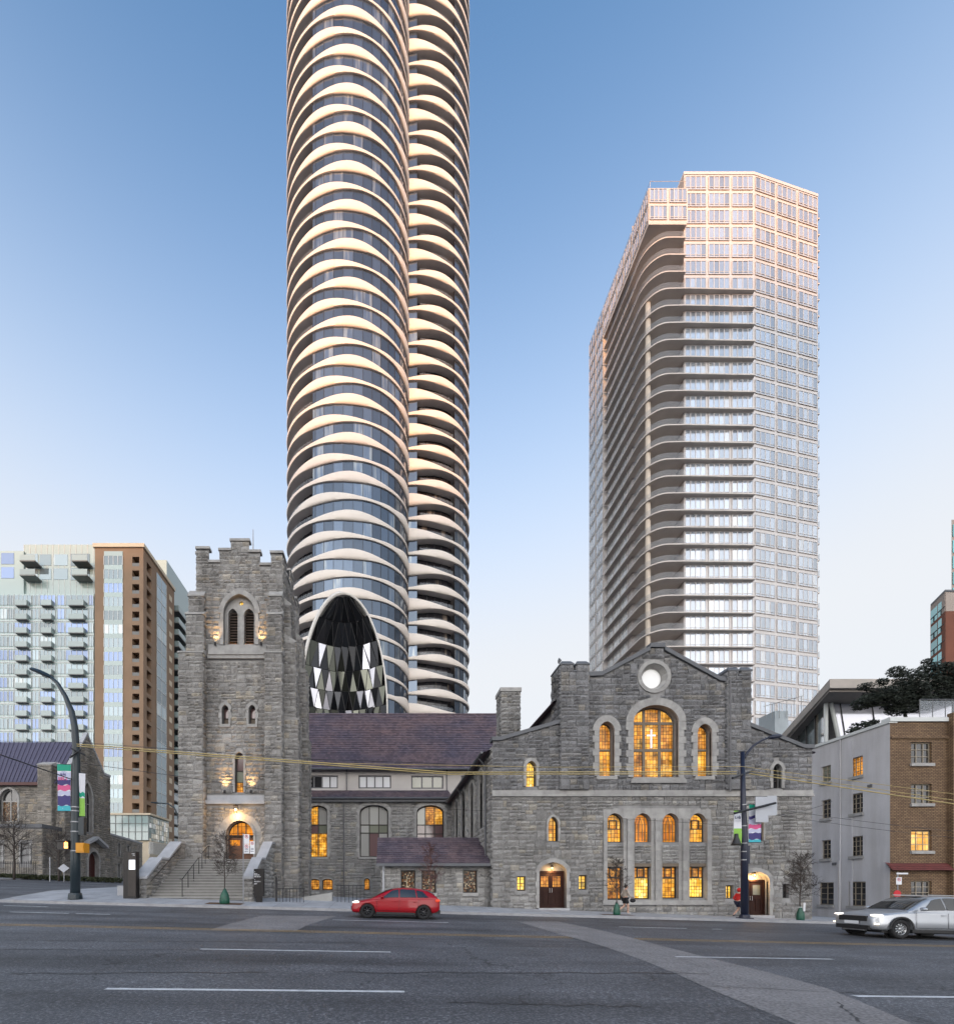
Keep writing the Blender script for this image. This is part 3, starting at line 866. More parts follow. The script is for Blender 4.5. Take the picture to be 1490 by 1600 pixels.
def lay_stones(th, m, limit=300):
    lst = QUARRY.get(th.name, [])
    lst.sort(key=lambda s: -(s[2]-s[1])*(s[4]-s[3])*s[6])
    rest = {}
    for i, (fc, u0, u1, z0, z1, k, wgt, mm) in enumerate(lst):
        o = Vector(fc(u0, z0, 0))
        e = fc.e*(u1-u0); n = fc.n; hh = z1 - z0
        mw = Matrix(((e.x, n.x, 0, o.x), (e.y, n.y, 0, o.y), (e.z, n.z, hh, o.z), (0, 0, 0, 1)))
        if i < limit: link('stone', stone_mesh(k, mm or m), th, mw)
        else:
            V, Fc = TPL[k]; rest.setdefault((mm or m).name, (MB(), mm or m))[0].mesh([mw @ Vector(v) for v in V], Fc)
    for b_, mm in rest.values(): b_.build('stonework', mm, th, fix=False, kind='stuff')
def wall(th, face, poly, holes=(), reveal=.38, m=None, name='wall', d=0.0):
    """backing wall with real openings and their reveals"""
    b = MB()
    loops = [[Vector((u, z, 0)) for u, z in poly]] + [[Vector((u, z, 0)) for u, z in h] for h in holes]
    flat = [p for lp in loops for p in lp]
    tri = tessellate_polygon(loops)
    b.mesh([face(p.x, p.y, d) for p in flat], [tuple(t) for t in tri])
    for h in holes:
        n = len(h)
        for i in range(n):
            (a, c), (e, g) = h[i], h[(i+1) % n]
            b.poly([face(a, c, d), face(e, g, d), face(e, g, d - reveal), face(a, c, d - reveal)])
    return b.build(name, m or M['mortar'], th, fix=False)
def arch(x0, x1, z0, zs, zt, kind='pointed', n=7):
    cx, a, h = (x0 + x1)/2, (x1 - x0)/2, zt - zs
    pts = [(x0, z0)]
    if kind == 'flat': return [(x0, z0), (x0, zt), (x1, zt), (x1, z0)]
    L_ = []
    if kind == 'pointed' and h >= a:
        r = (a*a + h*h)/(2*a); amax = math.asin(min(1, h/r))
        for i in range(n + 1):
            t = amax*i/n; L_.append((x0 + r - r*math.cos(t), zs + r*math.sin(t)))
    elif kind == 'round':
        for i in range(n + 1):
            t = math.pi/2*i/n; L_.append((cx - a*math.cos(t), zs + h*math.sin(t)))
    else:
        for i in range(n + 1):
            q = 1 - i/n; L_.append((cx - a*math.sin(q*math.pi/2), zs + h*(1 - (math.sin(q*math.pi/2))**2.4)**.62 if False else zs + h*(.80*math.cos(q*math.pi/2) + .20*(1-q))))
    L_[-1] = (cx, zt)
    return pts + L_ + [(2*cx - x, z) for x, z in reversed(L_[:-1])] + [(x1, z0)]
def clip(poly, x0, x1, z0, z1):
    def cut(ps, inside, inter):
        out = []
        for i in range(len(ps)):
            a, b = ps[i-1], ps[i]
            if inside(b):
                if not inside(a): out.append(inter(a, b))
                out.append(b)
            elif inside(a): out.append(inter(a, b))
        return out
    def ix(c): return lambda a, b: (c, a[1] + (c - a[0])/(b[0] - a[0])*(b[1] - a[1]))
    def iz(c): return lambda a, b: (a[0] + (c - a[1])/(b[1] - a[1])*(b[0] - a[0]), c)
    for f, g in ((lambda p: p[0] >= x0, ix(x0)), (lambda p: p[0] <= x1, ix(x1)), (lambda p: p[1] >= z0, iz(z0)), (lambda p: p[1] <= z1, iz(z1))):
        poly = cut(poly, f, g)
        if len(poly) < 3: return []
    return poly
def shrink(pts, w):
    """inset an arch outline (bottom-left ... bottom-right) by w"""
    xs = [p[0] for p in pts]; zs = [p[1] for p in pts]; cx = (min(xs)+max(xs))/2; a = (max(xs)-min(xs))/2
    z0, zt = min(zs), max(zs)
    return [(cx + (x - cx)*(a - w)/a, z0 + w + (z - z0)*(zt - z0 - 2*w)/(zt - z0)) for x, z in pts]
def window(th, face, out, panes, cols=(), rows=(), fw=.07, bw=.06, depth=.30, fm=None, sur=None, sill=None, name='window', extra=None):
    """framed window in outline `out`; cols/rows = bar positions; panes(i, j) -> material; sur = surround width"""
    fm = fm or M['frame_dk']
    b = MB(); n = len(out); inn = shrink(out, fw)
    xs = [p[0] for p in out]; zs = [p[1] for p in out]; x0, x1, z0, z1 = min(xs), max(xs), min(zs), max(zs)
    for i in range(n):
        j = (i+1) % n
        A = [face(*out[i], -depth), face(*out[j], -depth), face(*inn[j], -depth + .02), face(*inn[i], -depth + .02)]
        B = [face(*inn[i], -depth + .02), face(*inn[j], -depth + .02), face(*inn[j], -depth - .06), face(*inn[i], -depth - .06)]
        b.poly(A); b.poly(B)
    for c in cols:
        q = clip(inn, c - bw/2, c + bw/2, z0, z1)
        if q: b.prism(q, face, -depth - .05, -depth + .03)
    for r in rows:
        q = clip(inn, x0, x1, r - bw/2, r + bw/2)
        if q: b.prism(q, face, -depth - .048, -depth + .034)
    if extra: extra(b)
    w = b.build(name, fm, th)
    cs = [x0] + list(cols) + [x1]; rs = [z0] + list(rows) + [z1]
    for i in range(len(cs)-1):
        for j in range(len(rs)-1):
            q = clip(inn, cs[i] + (bw/2 if i else 0), cs[i+1] - (bw/2 if i < len(cs)-2 else 0), rs[j] + (bw/2 if j else 0), rs[j+1] - (bw/2 if j < len(rs)-2 else 0))
            if len(q) < 3: continue
            p = MB(); jz = RND.uniform(-.006, .006)
            p.prism(q, face, -depth - .04 + jz, -depth - .025 + jz)
            p.build('pane', panes(i, j), w)
    if sur: surround(w, face, out, sur)
    if sill:
        s = MB(); s.prism([(x0 - sill, z0 - .22), (x0 - sill, z0 - .03), (x0 - sill + .05, z0), (x1 + sill - .05, z0), (x1 + sill, z0 - .03), (x1 + sill, z0 - .22)], face, -.2, .14)
        s.build('sill', M['dressed'], w)
    return w
def surround(parent, face, out, wd, proud=.12, back=-.12, m=None, jamb=.42):
    """dressed blocks round an opening: jamb quoins of uneven width and a ring of voussoirs"""
    b = MB(); n = len(out)
    xs = [p[0] for p in out]; zs = [p[1] for p in out]; cx = (min(xs)+max(xs))/2; z0 = min(zs)
    a = (max(xs)-min(xs))/2
    zsp = out[1][1]; top = out[1:-1]
    for s, x in ((-1, out[0][0]), (1, out[-1][0])):
        z = z0; k = 0
        while z < zsp - .02:
            h = min(jamb, zsp - z)
            if zsp - z - h < .15: h = zsp - z
            ww = wd*(1.0 if k % 2 else .72); k += 1
            xa, xb = (x - ww, x) if s < 0 else (x, x + ww)
            b.prism([(xa, z + .006), (xa, z + h - .006), (xb, z + h - .006), (xb, z + .006)], face, back, proud)
            z += h
    # offset ring
    def nrm(i):
        p0, p1 = top[max(0, i-1)], top[min(len(top)-1, i+1)]
        d = Vector((p1[0]-p0[0], p1[1]-p0[1])); d.normalize(); return Vector((-d.y, d.x))
    off = []
    for i, p in enumerate(top):
        nn = nrm(i)
        if i == 0: nn = Vector((-1, 0))
        elif i == len(top)-1: nn = Vector((1, 0))
        off.append((p[0] + nn.x*wd, p[1] + nn.y*wd))
    for i in range(len(top)-1):
        g = .012
        a0, a1, b0, b1 = Vector(top[i]), Vector(top[i+1]), Vector(off[i]), Vector(off[i+1])
        b.prism([tuple(a0.lerp(a1, g)), tuple(b0.lerp(b1, g)), tuple(b1.lerp(b0, g)), tuple(a1.lerp(a0, g))], face, back, proud + .012)
    return b.build('surround', m or M['dressed'], parent)
def outer(out, wd):
    wd *= .84
    xs = [p[0] for p in out]; z0 = min(p[1] for p in out)
    top = out[1:-1]; pts = [(out[0][0] - wd*.8, z0 - .02), (out[0][0] - wd*.8, out[1][1])]
    cx = (min(xs)+max(xs))/2; a = (max(xs)-min(xs))/2
    for x, z in top: pts.append((cx + (x - cx)*(a + wd)/a, z + wd*(0.35 + .65*(1 - abs(x - cx)/a))))
    pts += [(out[-1][0] + wd*.8, out[-2][1]), (out[-1][0] + wd*.8, z0 - .02)]
    return pts
def stone_box(th, x0, x1, y0, y1, z0, z1, rng, faces='FRL', cap=0.0, slope=0.0, wgt=1.0, name='buttress', **kw):
    """masonry block with stones on the named faces and, above, a weathered cap"""
    b = MB(); b.box(x0, x1, y0, y1, z0, z1); o = b.build(name, M['mortar'], th)
    if 'F' in faces: ashlar(th, front(y0), [(x0, z0), (x0, z1), (x1, z1), (x1, z0)], (), rng, weight=wgt, **kw)
    if 'R' in faces: ashlar(th, right(x1), [(y0, z0), (y0, z1), (y1, z1), (y1, z0)], (), rng, weight=wgt*.35, **kw)
    if 'L' in faces: ashlar(th, left(x0), [(y0, z0), (y0, z1), (y1, z1), (y1, z0)], (), rng, weight=wgt*.35, **kw)
    if cap > 0:
        c = MB(); e = .09
        c.mesh([(x0-e, y0-e, z1), (x1+e, y0-e, z1), (x1+e, y1, z1), (x0-e, y1, z1), (x0-e, y0-e, z1+.1), (x1+e, y0-e, z1+.1), (x1+e, y1, z1+.1+cap), (x0-e, y1, z1+.1+cap)],
               [(0, 3, 2, 1), (0, 1, 5, 4), (1, 2, 6, 5), (2, 3, 7, 6), (3, 0, 4, 7), (4, 5, 6, 7)])
        c.build('cap', M['dressed'], th)
    return o
def lamp_light(name, parent, loc, energy, col=(1, .55, .2), size=.08, spot=None, aim=(0, 0, 1), blend=.6):
    d = bpy.data.lights.new(name, 'SPOT' if spot else 'POINT'); d.energy = energy; d.color = col; d.shadow_soft_size = size
    if spot: d.spot_size = spot; d.spot_blend = blend
    o = bpy.data.objects.new(name, d); COL.objects.link(o); o.parent = parent
    o.matrix_parent_inverse = wm(parent).inverted(); o.location = loc
    o.rotation_euler = (-Vector(aim)).to_track_quat('Z', 'Y').to_euler()
    return o
def roof_courses(name, th, A, B, C, D_, n, m, th_=.05, **pr):
    """tiled slope: A-B eave (left,right), D_-C ridge (left,right); n overlapping courses with real steps"""
    A, B, C, D_ = map(Vector, (A, B, C, D_)); nr = (B - A).cross(D_ - A).normalized()
    if nr.z < 0: nr = -nr
    b = MB()
    for i in range(n):
        t0, t1 = i/n, min(1.0, (i + 1.06)/n)
        l0, r0, l1, r1 = A.lerp(D_, t0), B.lerp(C, t0), A.lerp(D_, t1), B.lerp(C, t1)
        b.poly([l0 + nr*th_, r0 + nr*th_, r1 + nr*.004, l1 + nr*.004])
        b.poly([l0 + nr*th_, r0 + nr*th_, r0 - nr*.02, l0 - nr*.02])
    b.poly([A - nr*.03, B - nr*.03, C - nr*.03, D_ - nr*.03])
    return b.build(name, m, th, fix=False, **pr)
def slate():
    m, N, L, P = _nt('purple_slate')
    g = N.new('ShaderNodeNewGeometry')
    br = N.new('ShaderNodeTexBrick'); br.inputs['Scale'].default_value = 1.0; br.inputs['Brick Width'].default_value = .32; br.inputs['Row Height'].default_value = .26; br.inputs['Mortar Size'].default_value = .006
    br.inputs['Color1'].default_value = (0.085, 0.068, 0.080, 1); br.inputs['Color2'].default_value = (0.165, 0.130, 0.140, 1); br.inputs['Mortar'].default_value = (0.025, 0.022, 0.025, 1)
    sp = N.new('ShaderNodeSeparateXYZ'); L.new(g.outputs['Position'], sp.inputs[0])
    cv = N.new('ShaderNodeCombineXYZ'); L.new(sp.outputs[0], cv.inputs[0]); L.new(sp.outputs[2], cv.inputs[1]); L.new(cv.outputs[0], br.inputs['Vector'])
    big = ramp(N, L, noise(N, L, g.outputs['Position'], 0.35, 4), [(0.3, (0.72, 0.78, 0.95)), (0.7, (1.2, 1.05, 1.0))])
    L.new(mixc(N, L, 'MULTIPLY', 1.0, br.outputs['Color'], big), P.inputs['Base Color'])
    P.inputs['Roughness'].default_value = 0.55
    return m
M['slate'] = slate()
# ------------------------------------------------------------------ gabled stone hall
HD = 28.0
def hx(u): return ux(740 + u/2.709, HD)
def hz(v): return uz(980 + v/2.709, HD)
HG = road_z(14, HD) - 1.2
hall = thing('church_hall', 'grey stone gabled church hall with golden lit arched windows', 'church', (hx(750), HD, top_z(hx(750), HD)))
rs = random.Random(21)
HF = front(HD)
xl, xr = hx(80), hx(1428)
hall_poly = [(xl, HG), (xl, hz(478)), (hx(375), hz(402)), (hx(375), hz(240)), (hx(478), hz(207)), (hx(538), hz(205)), (hx(741), hz(100)), (hx(741), hz(85)), (hx(803), hz(85)), (hx(803), hz(100)), (hx(1035), hz(225)), (hx(1062), hz(230)), (hx(1155), hz(240)), (hx(1155), hz(415)), (xr, hz(510)), (xr, HG)]
W_big = arch(hx(672), hx(862), hz(637), hz(402), hz(333), 'round', 10)
W_l = arch(hx(527), hx(592), hz(632), hz(442), hz(402), 'tudor', 6)
W_r = arch(hx(942), hx(1003), hz(633), hz(448), hz(412), 'tudor', 6)
W_sl = arch(hx(220), hx(262), hz(675), hz(596), hz(568), 'pointed', 5)
W_sr = arch(hx(1260), hx(1298), hz(683), hz(606), hz(580), 'pointed', 5)
W_a1 = arch(hx(313), hx(355), hz(908), hz(836), hz(803), 'pointed', 5)
W_a2 = arch(hx(1178), hx(1220), hz(905), hz(834), hz(803), 'pointed', 5)
xs4 = [(560, 632), (679, 749), (797, 866), (912, 982)]
W_u = [arch(hx(a), hx(c), hz(912), hz(826), hz(788), 'tudor', 6) for a, c in xs4]
W_d = [arch(hx(a), hx(c), hz(1155 - 2.6*i), 0, hz(1016 - 1.2*i), 'flat') for i, (a, c) in enumerate(xs4)]
D_l = arch(hx(275), hx(390), hz(1190), hz(1040), hz(996), 'tudor', 7)
D_r = arch(hx(1131), hx(1246), hz(1220), hz(1077), hz(1036), 'tudor', 7)
S_ = [(183, 220, 1117, 1055), (445, 480, 1112, 1050), (1067, 1100, 1150, 1093), (1307, 1335, 1148, 1087)]
W_s = [arch(hx(a), hx(c), hz(z0), 0, hz(z1), 'flat') for a, c, z0, z1 in S_]
def circle(cx, cz, r, n=24): return [(cx + r*math.sin(2*math.pi*i/n), cz + r*math.cos(2*math.pi*i/n)) for i in range(n)]
RC = (hx(762), hz(210)); W_round = circle(*RC, .80)
openings = [W_big, W_l, W_r, W_sl, W_sr, W_a1, W_a2] + W_u + W_d + [D_l, D_r] + W_s + [W_round]
wall(hall, HF, hall_poly, openings, .42)
ex = [outer(W_big, .50), outer(W_l, .42), outer(W_r, .42), outer(W_sl, .22), outer(W_sr, .22), outer(W_a1, .16), outer(W_a2, .16), outer(D_l, .26), outer(D_r, .26), circle(*RC, 1.06)]
ex += [[(p[0][0] - .07, p[0][1] - .1), (p[1][0] - .07, p[1][1] + .1), (p[2][0] + .07, p[2][1] + .1), (p[3][0] + .07, p[3][1] - .1)] for p in W_s]
gx0, gx1 = hx(546), hx(1000)
ex.append([(gx0, hz(1172)), (gx0, hz(800)), (hx(600), hz(768)), (hx(945), hz(768)), (gx1, hz(800)), (gx1, hz(1160))])
zs0, zs1 = hz(717), hz(692)
ex.append([(xl - 1, zs0), (xl - 1, zs1), (xr + 1, zs1), (xr + 1, zs0)])
pierL, pierR = (hx(363), hx(478)), (hx(1065), hx(1160))
for a, c in (pierL, pierR): ex.append([(a - .02, zs1), (a - .02, 99), (c + .02, 99), (c + .02, zs1)])
_lo = [(xl, HG), (xl, zs0), (xr, zs0), (xr, HG)]
_up = [(xl, zs1)] + hall_poly[1:-1] + [(xr, zs1)]
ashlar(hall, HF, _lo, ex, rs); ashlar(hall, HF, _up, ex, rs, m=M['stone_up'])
# panels between the upper and lower rows of the central windows, and dressed strips between them
for i, (a, c) in enumerate(xs4):
    ashlar(hall, HF, [(hx(a), hz(1000)), (hx(a), hz(922)), (hx(c), hz(922)), (hx(c), hz(1000))], (), rs, (.22, .34), (.35, .8))
    s = MB(); s.prism([(hx(a), hz(1014)), (hx(a), hz(1001)), (hx(c), hz(1001)), (hx(c), hz(1014))], HF, -.1, .03); s.build('lintel', M['frame_br'], hall)
cuts = [546, 560, 632, 679, 749, 797, 866, 912, 982, 1000]
for i in range(0, 10, 2):
    a, c = hx(cuts[i]), hx(cuts[i+1]); mid = (a + c)/2
    z = hz(1158); k = 0
    s = MB()
    while z < hz(815):
        h = .62; z2 = min(z + h, hz(812)); inset = .30 if 0 < i < 8 else .0
        for q0, q1, dd in ((a + .004, a + (c-a)*inset, .02), (a + (c-a)*inset - (.006 if not inset else 0), c - (c-a)*inset + (.006 if not inset else 0), .15), (c - (c-a)*inset, c - .004, .02)):
            if q1 - q0 > .03: s.box(q0, q1, z + .005, z2 - .005, -.30, dd, lambda u, w, d: HF(u, w, d))
        z = z2
    s.build('pilaster', M['dressed'], hall)
s = MB()
for i, (a, c) in enumerate(xs4):
    o = W_u[i]; top = o[1:-1]
    zt = hz(768)
    for (p, q) in zip(top, top[1:]):
        s.prism([p, (p[0], zt if 0 < p[0] else zt), (q[0], zt), q], HF, -.1, .05)
for i in range(0, 10, 2):
    s.prism([(hx(cuts[i]), hz(812)), (hx(cuts[i]), hz(768)), (hx(cuts[i+1]), hz(768)), (hx(cuts[i+1]), hz(812))], HF, -.1, .055)
s.build('arcade_head', M['dressed'], hall)
s = MB(); s.box(gx0 - .05, gx1 + .05, hz(1176), hz(1157), -.1, .16, lambda u, w, d: HF(u, w, d)); s.build('sill_course', M['dressed'], hall)
# string course, in long blocks
s = MB(); u = xl - .05; k = 0
while u < xr:
    w = min(rs.uniform(1.2, 1.9), xr + .05 - u)
    s.prism([(u + .004, zs0 + .1), (u + .004, zs1), (u + w - .004, zs1), (u + w - .004, zs0 + .1)], HF, -.05, .09)
    s.prism([(u + .004, zs0 - .02), (u + .004, zs0 + .1), (u + w - .004, zs0 + .1), (u + w - .004, zs0 - .02)], HF, -.05, .16)
    u += w
s.build('string_course', M['dressed'], hall)
# piers with merlons
for (a, c), zt, zn in ((pierL, hz(160), hz(197)), (pierR, hz(186), hz(214))):
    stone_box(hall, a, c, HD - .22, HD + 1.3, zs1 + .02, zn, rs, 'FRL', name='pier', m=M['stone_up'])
    w = c - a
    for q0, q1 in ((a, a + w*.43), (c - w*.43, c)):
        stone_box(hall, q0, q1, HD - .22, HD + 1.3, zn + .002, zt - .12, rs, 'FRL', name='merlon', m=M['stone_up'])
        s = MB(); e = .07; mz = zt - .12
        s.mesh([(q0-e, HD-.22-e, mz), (q1+e, HD-.22-e, mz), (q1+e, HD+1.35, mz), (q0-e, HD+1.35, mz), (q0+.08, HD-.1, mz+.3), (q1-.08, HD-.1, mz+.3), (q1-.08, HD+1.2, mz+.3), (q0+.08, HD+1.2, mz+.3),
                (q0-e, HD-.22-e, mz+.08), (q1+e, HD-.22-e, mz+.08), (q1+e, HD+1.35, mz+.08), (q0-e, HD+1.35, mz+.08)],
               [(0, 3, 2, 1), (0, 1, 9, 8), (1, 2, 10, 9), (2, 3, 11, 10), (3, 0, 8, 11), (8, 9, 5, 4), (9, 10, 6, 5), (10, 11, 7, 6), (11, 8, 4, 7), (4, 5, 6, 7)])
        s.build('cap', M['lead'], hall)
    s = MB(); s.box(a + w*.43, c - w*.43, HD - .29, HD + 1.35, zn, zn + .1); s.build('coping', M['lead'], hall)
# copings on the gable and shoulders
def coping(pts, wdt=.32, hgt=.2):
    s = MB()
    for (x0, z0), (x1, z1) in zip(pts, pts[1:]):
        s.mesh([(x0, HD-.16, z0-.06), (x1, HD-.16, z1-.06), (x1, HD+wdt, z1-.06), (x0, HD+wdt, z0-.06), (x0, HD-.16, z0+hgt), (x1, HD-.16, z1+hgt), (x1, HD+wdt, z1+hgt), (x0, HD+wdt, z0+hgt)],
               [(0, 3, 2, 1), (4, 5, 6, 7), (0, 1, 5, 4), (1, 2, 6, 5), (2, 3, 7, 6), (3, 0, 4, 7)])
    s.build('coping', M['lead'], hall)
coping([(hx(478), hz(207)), (hx(538), hz(205)), (hx(741), hz(98)), (hx(741.5), hz(85)), (hx(803), hz(85)), (hx(803.5), hz(98)), (hx(1035), hz(225)), (hx(1065), hz(230))])
coping([(xl - .08, hz(478)), (hx(110), hz(478)), (hx(363), hz(405))], .5, .17)
coping([(hx(1160), hz(417)), (hx(1390), hz(510)), (xr + .08, hz(512))], .5, .17)
# windows
def pm(*names):
    r = random.Random(len(names)*7 + 3)
    return lambda i, j: M[names[(i*3 + j*5) % len(names)]]
bw = window(hall, HF, W_big, lambda i, j: M['gold'] if (i + j) % 3 else M['amber'], (hx(732), hx(799)), (hz(515), hz(400)), .09, .17, .36, M['frame_br'], .46)
s = MB(); cxx, cz0, cz1 = hx(765), hz(505), hz(425)
s.box(cxx - .05, cxx + .05, cz0, cz1, -.385, -.34, lambda u, w, d: HF(u, w, d)); zc_ = lerp(cz0, cz1, .68); s.box(cxx - .27, cxx - .052, zc_ - .05, zc_ + .05, -.385, -.342, lambda u, w, d: HF(u, w, d)); s.box(cxx + .052, cxx + .27, zc_ - .05, zc_ + .05, -.385, -.342, lambda u, w, d: HF(u, w, d))
M['cross'] = emis('white_cross_glass', (0.85, 0.9, 1.0), 0.16, (.8, .8, .8))
s.build('cross', M['cross'], bw)
s = MB(); s.prism([(hx(660), hz(662)), (hx(660), hz(650)), (hx(672), hz(638)), (hx(884), hz(638)), (hx(893), hz(650)), (hx(893), hz(662))], HF, -.3, .16); s.build('sill', M['dressed'], bw)
for o in (W_l, W_r): window(hall, HF, o, lambda i, j: M['gold'] if j == 0 else M['amber'], (), (hz(515),), .07, .12, .34, M['frame_br'], .40, .16)
window(hall, HF, W_sl, lambda i, j: M['bright'], (), (hz(630),), .05, .04, .25, None, .20, .0)
window(hall, HF, W_sr, lambda i, j: M['dark_pane'], ((hx(1260) + hx(1298))/2,), (hz(650), hz(620)), .05, .04, .25, None, .20, .0)
window(hall, HF, W_a1, lambda i, j: M['gold'], (hx(341),), (), .06, .03, .2, None, .13)
window(hall, HF, W_a2, lambda i, j: M['bright'], (hx(1206),), (), .06, .03, .2, None, .13)
for i, o in enumerate(W_u):
    a, c = o[0][0], o[-1][0]
    if i in (0, 3):
        def hop(b, a=a, c=c):
            x0, x1, z0, z1 = lerp(a, c, .32), lerp(a, c, .68), hz(852), hz(815)
            for q in ((x0 - .05, x0, z0, z1), (x1, x1 + .05, z0, z1), (x0, x1, z1 - .05, z1)): b.box(q[0], q[1], q[2], q[3], -.32, -.21, lambda u, w, d: HF(u, w, d))
        window(hall, HF, o, lambda i, j: M['gold'], (), (hz(853),), .07, .06, .26, extra=hop)
    else:
        def trac(b, a=a, c=c):
            for t in (.2, .38, .62, .8): b.box(lerp(a, c, t) - .016, lerp(a, c, t) + .016, hz(905), hz(832), -.30, -.25, lambda u, w, d: HF(u, w, d))
            for t0, t1 in ((.2, .62), (.38, .8)):
                pts = [HF(lerp(a, c, lerp(t0, t1, k/8)), hz(832) + .45*math.sin(math.pi*k/8), -.262) for k in range(9)]
                b.tube(pts, .016, 4)
        window(hall, HF, o, lambda i, j: M['ember'], (), (), .06, .05, .26, M['frame_br'], extra=trac)
for i, o in enumerate(W_d):
    a, c = o[0][0], o[-1][0]; zr = hz(1062)
    def hop(b, a=a, c=c, zr=zr, zt=o[1][1]):
        x0, x1 = lerp(a, c, .33), lerp(a, c, .67)
        for q in ((x0 - .05, x0 + .0, zr, zt), (x1, x1 + .05, zr, zt), (x0, x1, zr + .03, zr + .09), (x0, x1, zt - .13, zt - .05)): b.box(q[0], q[1], q[2], q[3], -.32, -.21, lambda u, w, d: HF(u, w, d))
    window(hall, HF, o, lambda k, j, i=i: M['amber'] if (j == 1 or i == 0) else M['bright'] if i != 2 else M['gold'], (), (zr,), .07, .07, .26, extra=hop)
for i, o in enumerate(W_s):
    window(hall, HF, o, lambda k, j, i=i: M['dark_pane'] if i == 3 else M['bright'], (lerp(o[0][0], o[-1][0], .5),) if i != 3 else (), (lerp(o[0][1], o[1][1], .5),), .06, .03, .22)
# round window
s = MB(); n = 24
for r0, r1, d0, d1 in ((.80, .66, .02, -.30), (.66, .60, -.30, -.30)):
    A, B = circle(*RC, r0, n), circle(*RC, r1, n)
    for i in range(n): j = (i+1) % n; s.poly([HF(*A[i], d0), HF(*A[j], d0), HF(*B[j], d1), HF(*B[i], d1)])
rw = s.build('round_window', M['dressed'], hall, True)
s = MB(); A, B = circle(*RC, .81, n), circle(*RC, 1.04, n)
for i in range(0, n, 2):
    for k in (i, i+1):
        j = (k+1) % n; s.prism([A[k], B[k], B[j], A[j]], HF, -.1, .07)
s.build('surround', M['dressed'], rw)
M['rose'] = glass('pale_rose_glass', (0.85, 0.85, 0.83), 0.2, 0.8, obj=0.05)
s = MB(); s.prism(circle(*RC, .62, n), HF, -.34, -.31); s.build('pane', M['rose'], rw)
# doors
def double_door(o, zl, lit):
    a, c, z0 = o[0][0], o[-1][0], o[0][1]; mid = (a + c)/2
    s = MB(); s.prism([(p[0], max(p[1], zl)) for p in o[1:-1]], HF, -.40, -.34); tym = s.build('tympanum', M['dressed'], hall)
    surround(tym, HF, o, .25)
    s = MB()
    for q in ((a, a + .09, z0, zl), (c - .09, c, z0, zl), (a, c, zl, zl + .12)): s.box(q[0], q[1], q[2], q[3], -.42, -.24, lambda u, w, d: HF(u, w, d))
    s.build('door_frame', M['door'], hall)
    for q0, q1 in ((a + .09, mid - .008), (mid + .008, c - .09)):
        s = MB(); s.box(q0, q1, z0, zl, -.40, -.36, lambda u, w, d: HF(u, w, d))
        wd = q1 - q0; zw0, zw1 = lerp(z0, zl, .60), lerp(z0, zl, .90)
        for fr in ((q0, q0 + .13, z0, zl), (q1 - .13, q1, z0, zl), (q0 + .13, q1 - .13, z0, z0 + .22), (q0 + .13, q1 - .13, lerp(z0, zl, .46), zw0), (q0 + .13, q1 - .13, zw1, zl), ((q0+q1)/2 - .05, (q0+q1)/2 + .05, z0 + .22, lerp(z0, zl, .46))):
            s.box(fr[0], fr[1], fr[2], fr[3], -.36, -.325, lambda u, w, d: HF(u, w, d))
        dr = s.build('door', M['door'], hall)
        s = MB(); s.box(q0 + .13, q1 - .13, zw0, zw1, -.359, -.35, lambda u, w, d: HF(u, w, d)); s.build('pane', M['amber'] if lit else M['opal_green'], dr)
        s = MB(); hxx = q1 - .06 if q0 < mid - .5 else q0 + .06
        s.tube([HF(hxx, lerp(z0, zl, .44), -.31), HF(hxx, lerp(z0, zl, .44), -.27), HF(hxx, lerp(z0, zl, .56), -.27), HF(hxx, lerp(z0, zl, .56), -.31)], .015, 5); s.build('handle', M['dressed_w'], dr)
    s = MB(); s.box(a - .1, c + .1, z0 - .35, z0 - .002, -.42, .35, lambda u, w, d: HF(u, w, d)); s.build('doorstep', M['dressed_w'], hall)
double_door(D_l, hz(1040), True); double_door(D_r, hz(1077), False)
# side walls, roofs, back of the hall
HB = 45.0; ze = hz(478) - .35
lw = left(xl)
SW = [arch(y0, y1, zb, zsp, zt_, 'tudor', 5) for y0, y1, zb, zsp, zt_ in ((30.2, 31.6, uz(1290, 30), uz(1215, 30), uz(1198, 30)), (33.4, 35.0, uz(1308, 34), uz(1240, 34), uz(1222, 34)), (37.0, 38.6, uz(1310, 38), uz(1250, 38), uz(1236, 38)), (40.6, 42.2, uz(1312, 41), uz(1262, 41), uz(1250, 41)))]
lp = [(HD, HG), (HD, ze), (HB, ze), (HB, HG)]
wall(hall, lw, lp, SW, .3)
ashlar(hall, lw, lp, [outer(o, .24) for o in SW], rs, weight=.2)
for o in SW: window(hall, lw, o, lambda i, j: M['opal_green'] if j else M['dark_pane'], (lerp(o[0][0], o[-1][0], .5),), (lerp(o[0][1], o[1][1], .4),), .07, .05, .24, M['frame_br'], .22)
rw_ = right(xr); rp = [(HD, HG), (HD, ze), (HB, ze), (HB, HG)]
wall(hall, rw_, rp, (), .3); ashlar(hall, rw_, rp, (), rs, weight=.1)
pk = (hx(741) + hx(803))/2
zr_ = hz(95)
def slope(x0, z0, x1, z1, n):
    if x0 < x1: A, B, C, D_ = (x0, HB, z0), (x0, HD + .3, z0), (x1, HD + .3, z1), (x1, HB, z1)
    else: A, B, C, D_ = (x0, HD + .3, z0), (x0, HB, z0), (x1, HB, z1), (x1, HD + .3, z1)
    roof_courses('roof', hall, A, B, C, D_, n, M['slate'])
slope(xl - .55, ze - .35, hx(375), hz(415), 14); slope(xr + .55, ze - .35, hx(1155), hz(425), 14)
slope(hx(363) - .3, hz(310), pk, zr_, 18); slope(hx(1160) + .3, hz(320), pk, zr_, 18)
